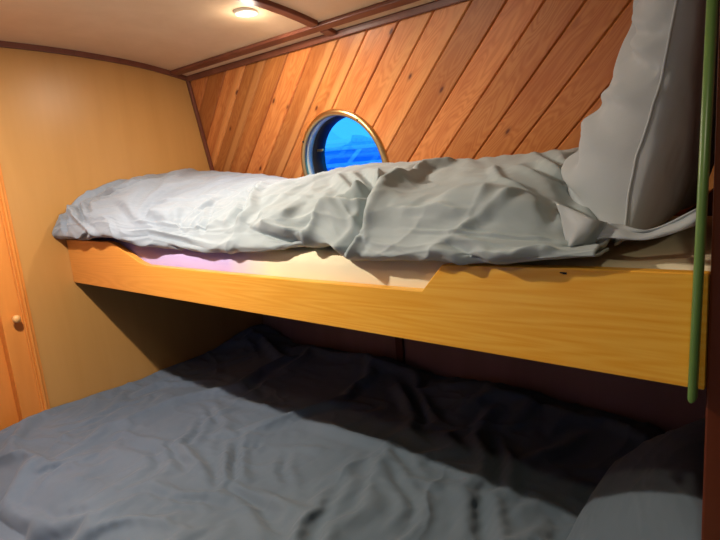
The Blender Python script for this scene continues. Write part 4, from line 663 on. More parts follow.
[-10,0,-3,14,1,-12,9,4,0,1,7,7,-4,7,12,-21,-5,10,-6,-7,7,4,-5,-3,10,7,-10,-14,10,-11,3,9,12,6,-7,-4,-9,0,14,-1,-18,-7,1,1,1,1,1,-5,3,-5,1,3,7,0],
[-10,1,-1,-1,18,-11,2,5,0,4,8,2,4,5,-7,-7,5,-3,-10,-3,7,8,0,-5,2,13,3,-15,0,12,6,3,-2,-8,-11,-9,2,13,1,-15,-9,-2,-2,-1,-1,1,2,8,1,-2,1,3,0,1],
[-8,0,1,-4,5,13,-8,4,3,7,-2,0,5,4,1,-1,-4,-10,-6,-1,5,10,6,-4,-2,8,11,3,3,2,-2,-7,-12,-12,-6,6,11,1,-14,-7,2,0,-1,-2,-1,1,3,2,-3,-2,1,3,4,0],
[-8,1,1,-1,-4,11,1,3,9,-1,-7,3,4,0,1,3,-4,-9,-5,-2,6,11,9,-3,-2,5,6,7,2,-2,-6,-11,-13,-4,9,9,-1,-10,-9,4,0,-2,-2,-2,0,-3,-2,3,7,-3,1,4,3,0],
[-7,1,0,0,-1,1,6,7,8,-9,-6,5,5,3,-4,-2,1,-7,-5,-2,7,12,10,-2,-2,6,4,4,-1,-6,-8,-13,-6,11,9,-4,-9,-1,-4,1,-2,-3,-3,-2,-2,1,6,2,-4,-1,2,5,7,0],
[-7,0,1,-1,1,2,2,11,-2,-10,1,4,5,5,-2,-9,-1,-5,-3,1,7,14,10,-2,1,5,2,-1,-6,-9,-8,-10,9,13,-4,-9,-4,-4,0,2,5,2,-1,-1,-1,0,2,-2,-1,0,2,3,1,0],
[-8,1,0,0,1,-2,5,8,-3,0,-4,0,5,6,-1,-10,-5,-2,1,0,11,14,7,0,2,2,-3,-7,-10,-9,-5,6,14,2,-9,-7,-3,0,-1,-1,0,1,2,3,4,2,-1,-8,-3,0,6,5,2,-1],
[-8,1,0,0,-1,-3,9,4,0,3,-1,-7,2,6,3,-8,-7,-3,0,2,13,13,6,2,0,-5,-9,-10,-7,-1,5,11,9,-7,-7,-5,-3,-1,0,0,-1,-1,-1,2,5,-1,5,2,-2,1,-1,1,3,-1],
[-8,1,1,-1,-2,1,7,3,1,3,0,-7,-4,5,7,-4,-7,-5,-3,5,15,11,4,-1,-6,-10,-9,-4,1,7,9,8,0,-3,-4,-2,-2,-2,-2,-2,-2,-4,0,2,-2,-1,4,5,0,1,4,2,-1,-1],
[-7,1,0,0,-1,2,4,3,0,2,3,-5,-9,3,7,0,-8,-7,-1,8,16,8,0,-7,-10,-7,-1,4,6,7,2,-3,-3,-3,1,-1,-1,1,2,-5,-4,-2,1,0,-1,-1,5,0,0,4,6,2,-2,-1],
[-6,0,1,1,0,1,2,3,1,2,2,-8,-9,2,6,2,-8,-7,2,13,13,3,-7,-10,-5,2,7,5,1,-3,-7,-5,-2,-1,0,2,1,4,6,-5,-3,0,1,0,0,1,4,4,2,-4,-1,2,5,-1],
[-6,0,0,1,0,1,3,3,2,3,-2,-10,-4,1,2,2,-7,-6,7,14,9,-5,-10,-4,5,6,1,-5,-7,-6,-3,0,2,1,2,2,1,5,0,2,5,3,1,1,0,0,0,1,-2,-1,0,0,2,-1],
[-7,0,0,1,0,1,4,4,1,3,-1,-9,-3,-8,2,3,-6,-2,12,13,0,-9,-3,4,4,-5,-8,-7,-4,0,2,4,3,1,0,1,1,2,4,5,6,2,-2,-2,-3,-3,0,6,-6,4,1,3,1,0],
[-8,-1,1,1,0,1,5,4,2,1,0,-7,-10,-8,3,1,-4,7,13,6,-7,-2,4,-2,-9,-9,-4,-2,1,2,4,3,3,3,2,2,2,2,3,3,-1,-4,-2,-1,0,4,2,-3,2,5,0,1,2,-1],
[-10,0,1,1,1,1,5,4,2,1,-2,-8,-10,-8,0,1,4,11,10,-1,-2,0,-5,-12,-6,3,2,-4,-2,1,3,2,3,3,3,2,3,4,0,-3,0,2,2,2,2,2,0,0,0,0,0,2,2,-1],
[-10,0,1,1,1,1,5,3,2,-2,0,-7,-10,-8,-1,4,9,10,4,0,-3,-10,-10,-3,3,10,-4,-2,-3,-1,0,1,2,3,1,3,3,2,2,5,5,2,2,0,0,-2,-2,-3,-2,0,2,4,4,0],
[-10,1,0,1,1,2,4,2,0,-3,1,-6,-9,-7,1,7,9,7,1,-6,-12,-5,5,1,-2,11,-4,-1,0,-1,-1,0,0,2,2,4,4,4,6,3,3,0,-3,-3,-4,-5,1,4,-1,-1,1,2,5,1],
[-8,0,0,0,1,2,4,1,-1,-5,2,-6,-6,-6,4,8,8,2,-9,-10,2,8,2,-3,-2,14,-6,2,0,0,1,0,1,2,3,3,2,2,0,-1,-4,-4,-3,-1,1,5,-2,0,1,1,2,3,0,1],
[-7,0,0,-1,0,2,5,2,-6,-4,2,-3,-7,-2,4,10,3,-9,-8,9,9,2,-3,-2,-1,12,-3,2,1,0,0,0,0,-1,0,0,-2,-3,-2,2,3,1,1,0,0,0,-1,-5,-2,1,1,3,6,1],
[-6,0,-1,-1,0,2,5,4,-4,-10,0,2,-8,0,5,11,-11,-3,4,13,6,-4,-4,-1,1,7,5,0,-2,-3,-4,-3,-2,-2,-2,-1,2,5,4,2,-1,0,1,0,-1,-4,-2,2,-1,-1,2,3,4,2],
[-6,0,-2,-1,0,3,5,4,0,-4,-14,7,-7,2,4,2,-9,1,8,15,1,-4,-4,-1,2,6,4,-5,-4,-6,-4,-3,-1,0,2,6,4,1,0,1,1,1,-2,-1,0,3,1,-3,-4,0,3,3,3,1],
[-6,-1,-2,-1,2,2,5,4,0,2,-21,3,0,0,2,-5,-1,3,13,11,-2,-3,-1,2,2,-3,2,-10,-4,-4,-1,0,3,3,4,1,-1,2,3,1,0,3,3,1,-2,-5,-6,-2,1,0,3,4,4,0],
[-7,-1,-2,0,2,3,4,3,0,0,-14,-5,4,-5,4,-9,6,9,13,6,-2,0,0,0,-1,-6,0,-4,-8,2,2,1,1,0,-1,0,2,3,4,8,3,0,-5,-7,-4,1,1,-1,-2,-1,2,2,6,0],
[-8,-1,-1,0,2,3,4,3,3,-10,-2,-10,-1,-2,1,-7,13,11,10,2,-4,-2,1,2,-2,-6,-5,-2,7,-3,-2,0,-2,-1,2,6,8,5,2,-2,-4,-4,0,1,-2,-5,-3,-1,1,2,3,4,1,0],
[-9,-1,0,0,2,3,4,3,3,-15,6,-13,-7,2,-4,4,15,9,4,-4,2,5,0,-4,-6,-4,-2,-1,-1,1,1,-3,3,6,7,4,0,-3,-3,1,2,1,-2,-3,-2,-2,-2,-3,-1,0,1,4,6,0],
[-8,-1,-1,0,2,2,5,4,2,-10,-6,-8,-10,3,6,5,12,3,0,7,4,-3,-6,-7,-3,-2,-2,-3,0,2,5,7,6,4,-1,-4,-2,1,3,2,0,-1,-3,-3,-1,-3,-2,-1,-1,0,3,3,4,0],
[-8,-1,-1,0,2,2,5,4,0,-6,-13,-8,-6,5,5,8,6,3,5,1,-5,-7,-3,1,0,-4,0,4,6,7,3,1,-1,-3,-2,0,1,2,2,2,0,-2,-2,-1,-2,-2,-3,-1,-1,1,2,4,3,0],
[-8,-1,-1,0,2,2,5,4,-3,-6,-13,-12,2,4,6,6,7,4,-5,-10,-4,3,1,-2,2,12,7,4,0,-3,-5,-5,-3,1,3,5,5,4,3,-2,-3,1,1,-3,-4,-3,-2,0,-1,0,3,4,3,-1],
[-8,-1,-1,1,1,3,4,5,-5,-10,-14,-8,3,5,5,10,-4,-10,-2,0,2,5,8,7,8,3,-2,-8,-9,-4,0,3,6,5,3,2,2,1,1,-2,5,3,-5,-4,-3,-3,-3,0,2,1,3,3,1,0],
[-10,0,-1,0,2,8,1,4,-10,-31,16,-10,0,5,6,-11,-4,5,7,5,5,2,0,-2,-4,-2,-4,-1,10,3,3,1,0,0,2,6,5,-3,0,10,4,-3,-4,-4,-4,-3,-2,-2,-1,3,3,3,2,0],
[-10,-1,0,-3,9,10,-5,4,-9,-17,-5,-2,-2,-1,-12,3,7,6,6,0,-3,-2,2,6,7,-1,-3,5,0,-2,0,1,2,4,9,2,-7,6,14,0,-4,-4,-3,-3,-1,-1,-3,-3,-1,-1,3,5,3,-1],
[-10,0,-2,-3,18,-1,-3,4,-11,-9,-8,-1,-38,1,14,7,7,5,3,1,4,5,6,3,-7,0,6,-3,0,1,2,4,4,5,-2,-8,13,14,-1,-4,-2,-2,-2,-3,-4,-3,-2,-2,1,2,2,1,2,0],
[-8,-1,-5,5,18,-14,3,3,-10,-6,-32,11,-19,0,7,10,8,6,6,3,4,3,-1,-7,4,7,-2,1,2,1,2,3,0,-6,-6,20,14,-5,-4,-3,-3,-3,-2,-1,-1,-1,-2,-1,-2,-2,1,4,6,-1],
[-7,-2,-5,15,2,-13,8,2,-4,-2,-10,-12,-5,-9,5,1,-1,6,6,0,1,5,0,10,5,-3,-2,-1,-2,0,2,5,-3,-4,25,12,-13,-7,-2,0,1,1,0,-3,-3,-2,-1,0,-2,3,4,1,4,-1],
[-7,-3,1,15,-13,-3,8,1,2,2,-23,-9,-6,-4,2,5,3,3,-1,8,1,-6,12,1,-6,-2,-2,0,0,2,6,1,5,27,4,-17,-5,-1,0,0,1,1,1,1,-1,-1,-2,-1,-6,-2,3,5,7,0],
[-7,-3,1,15,-18,3,8,0,6,-8,-19,-5,-5,-3,1,11,0,4,4,-1,-5,7,-4,-2,0,1,2,2,4,3,-4,12,22,-5,-11,-2,1,2,1,2,1,0,-2,-4,-6,-4,-1,3,1,2,2,2,3,0],
[-8,-3,3,14,-18,3,8,1,4,-3,-25,-1,-4,-1,-2,4,-2,5,4,2,7,2,1,1,2,2,1,3,0,-8,13,19,-7,-9,1,0,0,-1,-1,-1,-3,-3,-2,0,3,1,-2,-2,-1,-2,2,4,5,1],
[-8,-3,3,15,-19,4,7,3,4,-5,-26,0,-2,0,-5,7,2,0,4,2,-1,1,2,2,2,3,6,0,-5,16,14,-10,-4,-2,-3,-4,-3,-1,-1,1,3,4,3,1,-4,-6,-4,-2,-1,2,3,5,5,0],
[-8,-3,4,14,-19,6,6,2,4,-5,-27,1,-1,0,-4,7,6,0,-3,-2,1,3,1,2,4,6,-2,-1,19,10,-16,-9,-1,-3,-2,0,1,3,4,5,5,1,-2,-3,-4,-2,-2,-2,1,3,1,3,2,0],
[-8,-3,5,10,-16,7,5,2,3,-5,-25,-1,0,1,-5,6,5,5,4,-1,-2,-1,2,5,6,-4,-3,20,8,-19,-6,-1,-1,2,1,3,3,3,2,0,-2,-4,-5,-4,-1,1,-2,1,2,3,2,3,2,1],
[-9,-1,3,5,-8,6,3,4,1,0,-28,-4,2,2,-6,4,5,5,6,6,0,-3,4,3,-7,2,20,2,-14,2,0,0,0,1,0,-1,-1,-2,-3,-3,-3,-1,1,2,0,-1,-1,-3,-1,-1,4,5,7,1],
[-9,0,1,1,-2,4,4,4,2,0,-28,-6,3,3,-6,2,6,5,6,7,3,2,-1,-11,8,21,-5,-10,3,1,-1,-1,-2,-2,-3,-4,-2,-2,-1,0,1,1,-1,0,1,1,3,-1,-2,2,3,5,2,2],
[-8,0,0,0,0,3,4,3,2,1,-25,-9,3,3,-5,4,7,6,4,3,2,0,-10,13,19,-8,-9,2,0,-3,-4,-3,-3,-3,-2,-1,0,1,2,2,2,3,3,1,1,0,-2,-4,-2,1,3,4,4,2],
[-7,0,-1,0,1,2,4,3,1,0,-19,-14,3,4,-4,3,2,0,1,3,1,1,17,18,-8,-6,-4,-4,-5,-3,-2,-1,0,2,1,3,2,2,2,3,2,1,0,-2,-2,-4,-4,-1,1,1,3,4,5,2],
[-7,0,0,-1,2,2,3,3,1,-2,-13,-18,3,4,-2,-1,0,4,5,5,6,12,10,-11,-7,-3,-3,-3,-1,0,2,2,2,3,1,1,1,0,0,-1,0,-2,-1,-3,-1,4,4,-1,-2,-1,3,4,2,2],
[-7,-1,1,0,1,2,3,2,1,-4,-7,-21,2,4,0,7,7,5,3,2,1,4,-6,-2,3,0,-1,-1,0,1,0,0,-1,-2,-2,-2,1,-2,-1,0,1,2,3,5,4,-1,-7,-4,0,2,2,3,6,1],
[-8,-1,2,1,-1,3,3,3,-1,-6,-3,-22,1,5,2,6,7,0,1,0,-2,-2,3,3,3,3,-5,-1,0,2,-2,-4,-1,-1,1,1,2,3,3,3,4,3,2,0,-2,-3,-4,-2,-5,0,2,5,6,0],
[-8,-2,5,1,-6,5,4,3,-3,-7,-1,-21,0,5,1,2,2,-1,0,0,0,1,2,2,3,4,5,-4,-1,1,2,2,2,2,3,2,2,1,1,1,0,0,-2,-4,-6,-3,1,2,3,-1,3,3,1,0],
[-8,-3,7,2,-10,7,4,3,-5,-11,1,-18,0,5,2,4,0,0,1,0,2,1,2,3,6,4,1,1,2,3,1,1,0,0,0,-1,-2,-1,-2,-1,-1,0,-2,-2,2,5,1,-2,-4,0,2,3,3,0],
[-9,-2,6,3,-10,6,5,3,-4,-16,1,-15,-1,7,5,1,1,3,4,3,1,3,3,4,6,1,0,0,-2,-1,-2,-2,-3,-1,-2,0,-1,1,-1,0,2,2,3,4,2,-1,-6,-2,3,-1,1,3,2,0],
[-9,-2,6,5,-11,5,5,3,-2,-17,-3,-13,-2,16,-1,-1,9,8,5,1,0,1,1,0,2,-3,-4,-2,-3,-1,-1,1,1,0,0,1,2,2,3,2,3,2,1,0,0,-2,-2,-2,0,0,1,3,0,0],
[-9,-1,6,7,-13,4,5,3,-3,-17,4,-22,11,6,-2,8,6,7,0,-1,-2,-2,0,-1,0,-2,0,1,2,3,2,2,1,0,1,2,0,0,0,0,0,0,-1,0,0,-6,-1,4,0,-4,1,3,7,0],
[-8,-1,4,11,-14,3,4,1,-8,-19,-18,-1,23,-1,9,11,1,0,1,2,0,-3,-3,-2,4,2,1,1,0,0,1,1,-2,0,2,3,-3,-2,-1,0,0,1,0,2,2,2,0,-2,-2,1,2,3,0,0],
[-7,-1,2,12,-11,0,4,0,-9,-18,-21,17,13,7,10,2,0,1,0,-3,-2,-2,0,3,5,-1,-2,-1,0,1,1,-3,4,8,-1,-3,0,0,1,0,2,1,0,0,-2,-5,-3,1,1,-2,1,4,3,0],
[-8,1,-1,13,-7,-3,5,-3,-7,-28,-5,15,4,10,10,4,0,0,1,3,0,0,-1,1,-2,1,-1,-1,-1,-1,-2,8,12,0,-1,-1,0,-1,-1,-1,-2,-2,-2,-2,-1,-1,0,-2,0,2,1,2,2,0],
[-8,0,-1,11,-1,-4,3,-5,-10,-10,-18,14,6,12,6,1,5,2,-1,-1,-2,-1,1,3,-3,-2,-2,-1,1,3,13,14,-4,-4,2,-3,-5,-2,-3,-2,-1,-2,-2,-1,-1,0,1,3,1,-2,1,3,3,1],
[-9,1,-1,6,5,-1,0,-7,-10,-7,-19,11,12,9,-2,-5,-2,1,1,1,0,2,7,-1,3,0,1,2,5,14,12,-9,-3,5,-7,-9,6,0,-4,-1,-1,-1,-1,-2,0,0,-1,-2,-3,4,2,5,1,1],
[-8,0,1,4,7,3,-5,-13,-11,-6,-9,6,12,7,1,-6,-4,-2,0,2,3,4,7,0,6,6,4,1,10,7,-12,1,7,-12,-13,11,8,-2,-5,-3,-2,-2,-2,-1,-1,-5,1,6,2,1,1,3,0,1],
[-7,1,1,3,6,5,-5,-20,3,2,-21,9,7,5,5,-3,-4,-5,-5,0,3,7,5,6,4,3,5,12,0,-11,3,6,-15,-11,17,9,-5,-1,-3,-5,-5,-4,-2,-1,0,5,4,-1,-4,-2,1,4,7,1],
[-6,1,3,3,3,6,-8,-4,5,-1,-12,-4,1,4,0,-1,1,1,-3,-5,-3,6,4,4,2,8,14,-1,-10,5,5,-17,-7,18,11,-8,-7,-2,-1,-2,-4,-2,0,1,4,3,-3,-6,1,4,2,2,3,1],
[-6,1,2,0,-7,-5,11,24,9,-7,-6,-17,-10,0,4,5,1,-1,0,-2,-2,1,0,2,5,12,-2,-8,8,5,-19,-4,21,12,-11,-10,-3,-1,-1,-1,0,2,3,1,0,-2,-3,-1,0,3,1,2,2,1],
[-7,1,0,-5,-7,0,12,34,12,-4,-4,7,-10,-20,-17,1,10,11,-2,-6,3,-7,-3,4,7,-3,-5,9,3,-18,1,24,11,-16,-12,-2,0,3,2,0,2,1,-2,-4,-5,-5,-3,0,2,6,8,1,0,1],
[-8,1,-3,-5,-2,0,12,27,14,1,-1,5,10,6,-2,-32,-25,10,14,2,-5,-15,-2,11,-4,-6,11,-1,-19,7,28,5,-22,-10,-1,1,2,4,3,-1,-2,-4,-5,-6,-3,0,1,2,7,4,0,1,3,0],
[-8,0,0,-2,-1,0,8,15,7,1,4,8,10,11,11,1,-14,-25,-16,12,9,-13,-7,9,-8,7,-4,-20,12,30,-6,-21,-8,1,2,2,2,-1,-5,-4,-3,-2,-3,0,1,-3,4,6,2,-4,-2,4,9,0],
[-7,0,1,-1,-1,0,6,9,4,1,3,7,8,9,11,11,-4,-18,-22,-12,16,16,-2,-3,-4,-9,-18,16,26,-12,-20,-4,0,0,-1,-3,-3,-2,1,-4,-2,0,-1,1,-3,4,6,-4,-3,3,4,6,2,1],
[-6,0,1,0,-1,1,4,6,3,2,1,4,7,8,10,6,-2,-1,-12,-31,-1,27,24,-1,-26,-22,23,26,-14,-16,-3,-5,-5,-6,-2,2,4,5,2,-9,-6,-2,-2,-1,0,3,2,7,-1,3,2,1,0,1],
[-6,1,0,0,0,0,4,6,2,-1,2,3,5,8,8,3,-2,4,8,-21,-37,3,21,-8,-22,31,31,-12,-13,-5,-7,-7,-2,2,7,9,8,4,-1,-9,-9,-5,-1,1,1,1,3,0,-3,-3,2,3,3,0],
[-7,0,1,1,3,1,1,3,5,0,-1,3,4,6,6,1,-2,3,12,4,-18,-17,-24,-14,10,24,-6,-15,-1,1,4,7,10,11,8,4,-6,-7,4,8,-5,-2,-2,-3,-1,-2,-4,-7,-6,3,0,5,6,1],
[-9,1,0,1,2,2,3,-7,-2,4,5,7,6,4,4,2,0,1,4,6,0,-7,-17,-16,-3,4,0,6,8,9,7,3,-2,-9,-3,-8,-6,-3,3,10,12,1,-8,-4,3,-7,-11,2,3,-3,0,4,7,1],
[-10,0,2,1,-1,-3,8,10,-3,-9,-4,-2,5,5,0,-5,-2,-1,5,4,13,21,20,9,0,-3,-1,-1,-7,-12,-13,-12,-12,-7,-3,-1,1,2,-1,2,8,3,1,6,-6,-11,3,3,-2,2,2,2,3,1],
[-11,1,1,2,1,0,4,11,7,2,-5,-11,-9,-6,2,8,14,12,12,10,10,5,1,-7,-8,-5,-2,-3,-9,-14,-13,-8,-4,-1,3,2,2,2,0,-1,4,6,7,-3,-11,2,4,-3,-1,1,1,4,4,1],
[-9,0,1,1,1,1,4,3,1,3,3,-7,1,6,12,11,7,4,5,3,1,-1,-9,-8,-8,-6,-4,-3,-6,-12,-8,-2,1,2,2,2,1,1,1,4,7,4,-4,-8,2,4,0,0,1,0,3,3,0,0],
[-8,0,1,1,0,1,4,3,-1,-2,3,2,-2,5,11,10,6,4,1,1,0,-2,-9,-8,-7,-7,-5,-5,-6,-5,-2,1,1,1,1,1,2,3,5,6,3,-5,-6,3,4,-4,-1,4,4,-2,-1,1,6,-1],
[-7,1,0,0,1,0,4,4,0,-5,1,3,1,2,8,8,6,3,1,1,0,-6,-8,-7,-6,-5,-4,-4,-3,-3,-1,0,-1,1,2,3,4,5,5,0,-5,-4,4,2,-3,2,5,2,-5,3,3,3,-1,-1],
[-6,0,0,0,1,0,4,4,0,-7,2,2,3,1,6,7,5,3,1,0,-3,-7,-6,-5,-5,-4,-3,-2,-3,-2,-2,0,1,3,3,3,4,3,-2,-5,-2,4,2,-2,5,4,-1,-4,2,8,1,0,-2,0],
[-6,-1,0,0,1,1,4,4,-3,-7,1,2,4,3,5,6,5,3,-3,0,-1,-6,-5,-5,-5,-4,-3,-1,-2,-1,-1,3,3,2,1,2,1,-2,-4,-2,3,2,-1,5,5,-4,0,6,5,-3,-1,3,0,1],
[-7,-1,0,1,0,2,4,4,-4,-12,2,3,5,4,5,5,4,7,-10,0,0,-3,-4,-5,-4,-4,-2,-2,-1,0,2,3,0,0,1,0,-2,-3,0,1,0,1,4,5,0,-1,2,6,5,-2,-1,0,1,1],
[-8,-1,0,1,2,1,4,4,-3,-17,1,3,6,5,5,5,3,9,-12,-1,-1,-1,-3,-3,-3,-3,-2,-2,-1,2,3,-1,-3,-1,-1,-1,0,1,1,-2,1,3,3,2,-1,2,7,6,-4,-4,-2,3,7,1],
[-8,-1,1,1,1,2,3,4,0,-17,-7,3,6,5,7,5,4,11,-9,-1,-1,-2,-3,-3,-4,-2,-3,-2,0,3,0,-4,-2,-2,1,3,-1,-4,-1,1,2,1,2,2,5,8,3,-5,-4,4,1,5,0,1],
[-8,0,1,1,1,1,3,3,1,-11,-15,1,7,4,7,7,6,13,-6,2,0,-2,-5,-6,-6,-3,-3,-3,2,3,-4,-3,0,5,3,-9,-5,0,1,0,1,2,5,8,7,-2,-8,1,7,0,-1,1,3,0],
[-7,0,1,1,1,0,3,3,0,-5,-19,-3,6,4,7,8,10,14,-2,4,1,-2,-6,-8,-8,-5,-5,-2,3,0,-4,4,5,-6,-9,-2,1,0,-2,1,4,7,8,3,-8,-5,8,4,-3,-4,3,6,1,1],
[-7,1,1,0,0,1,3,5,-6,-9,-6,-10,5,3,6,8,15,9,3,6,2,-1,-6,-8,-10,-6,-6,0,2,2,3,-6,-8,-2,1,0,-2,-1,2,4,7,5,-3,-10,4,8,3,-4,3,3,1,0,1,1],
[-8,1,1,0,0,1,4,6,-9,-29,1,4,4,4,3,8,18,4,7,7,3,-1,-6,-9,-9,-6,-4,4,4,-5,-10,-3,1,4,-1,-2,-1,2,2,6,1,-8,-6,10,6,1,-2,0,6,0,0,1,2,0],
[-9,1,1,-1,-2,0,8,5,-9,-18,-5,0,6,2,2,5,14,7,10,8,4,-1,-6,-10,-7,-7,4,1,-9,-7,-1,0,5,2,-8,-2,5,4,5,-4,-12,-1,9,9,-3,-4,3,6,-1,-4,3,5,5,1],
[-9,1,0,-4,-2,4,9,0,-8,0,-12,-7,2,4,7,2,5,10,11,9,6,-1,-6,-9,-8,-3,4,-11,-6,-2,-1,5,5,-9,-11,10,9,2,-10,-14,4,14,7,-1,-1,4,4,3,-1,1,3,2,-1,-1],
[-8,0,1,0,4,6,-2,-7,1,4,-15,-13,5,-2,7,3,14,10,7,7,4,0,-4,-9,-10,5,-9,-9,-3,0,4,6,-7,-12,10,13,-5,-16,-13,14,13,1,-2,2,1,1,4,3,2,3,-1,-1,3,-1],
[-8,1,2,4,11,0,-9,0,3,-3,-12,-16,1,2,4,2,7,14,14,12,6,-5,-8,-8,-10,0,-10,-3,-1,2,5,-5,-10,7,15,-8,-20,-1,13,5,-4,-5,-1,0,3,7,4,-2,7,4,-2,-1,6,-1],
[-8,1,2,3,1,-2,2,9,2,-7,-8,-19,-5,7,0,6,3,12,12,8,5,1,-5,-9,-6,-6,-4,-1,2,2,-2,-9,-5,19,-2,-21,4,10,-2,-6,-4,-1,3,5,6,0,-1,8,2,-4,1,7,2,-1],
[-9,1,1,1,-1,-2,7,11,0,-2,-5,-16,-17,9,-2,9,2,10,13,10,4,-1,-8,-9,-4,-4,0,1,0,-4,-3,-6,-3,16,-12,-2,6,-5,-5,-3,-1,3,5,5,0,0,10,6,-3,3,4,-2,-1,0],
[-9,0,1,0,1,3,2,15,-1,-6,-3,-7,-20,0,0,8,3,8,13,11,1,-6,-10,-3,-1,-1,0,-2,-4,-3,-2,0,4,-1,-3,-2,-3,-4,-1,0,0,2,4,3,2,8,3,4,3,2,-1,-4,3,0],
[-9,0,0,0,2,3,2,17,0,-7,-5,-2,-14,-11,6,-1,6,6,10,2,-4,-1,2,4,-7,-3,-2,-2,-3,-1,0,0,-2,-2,-1,-2,-1,-1,0,0,1,2,1,3,3,2,4,4,7,11,-1,-6,-2,0],
[-8,-1,-1,1,1,4,3,13,10,-12,-4,-5,-6,-17,5,-6,7,4,5,1,10,5,0,-8,-22,14,0,-2,-3,-2,-1,0,0,2,1,1,1,0,1,1,3,3,4,4,3,4,4,4,2,-1,-2,-4,-7,1],
[-8,-1,0,0,1,3,4,8,12,1,-11,-5,-5,-12,-5,-4,2,4,8,6,-4,-6,-6,2,10,9,-2,-1,1,1,1,2,2,2,3,2,3,2,2,3,2,3,2,1,0,0,-2,-2,-4,-3,-2,-3,-7,1],
[-8,0,0,1,1,0,5,7,12,2,-2,-11,-16,-7,-4,7,-5,0,6,-3,3,4,2,3,3,2,2,2,2,3,3,3,4,4,3,4,4,3,4,3,2,1,0,-4,-3,-4,-4,-7,-7,-3,-2,-4,-1,1],
[-8,0,1,1,1,0,4,8,6,2,-24,-10,-2,-13,-3,17,11,8,-10,2,2,2,2,0,0,-1,-1,1,0,2,3,3,4,4,4,4,4,5,4,5,3,1,3,-5,-6,-2,-2,-3,-7,-8,-3,-1,4,0],
[-8,0,1,1,1,0,3,9,-4,-17,-6,2,-2,-4,0,-1,-2,2,26,-5,3,5,7,7,4,2,-1,-4,-7,-6,-1,1,-3,2,3,3,4,7,0,2,3,5,0,3,-4,-8,-4,-2,-1,-5,3,-4,3,-1],
[-8,1,1,0,0,-1,5,10,-3,-13,-1,-4,-1,1,-1,3,0,-2,17,2,-6,-3,0,2,6,6,6,5,1,-2,-5,-8,4,-5,1,2,2,6,1,-5,3,3,-2,6,-1,-1,-9,1,-5,6,3,-5,-1,-1],
[-8,1,1,0,-1,-1,5,12,2,0,-2,-1,-1,-1,1,1,0,1,1,0,-1,-1,-1,-1,0,2,2,1,1,0,-1,0,0,-1,0,1,1,1,0,-1,0,0,1,1,1,-1,-1,-1,0,0,1,0,-2,-1]], 110, 54, 0.0005)
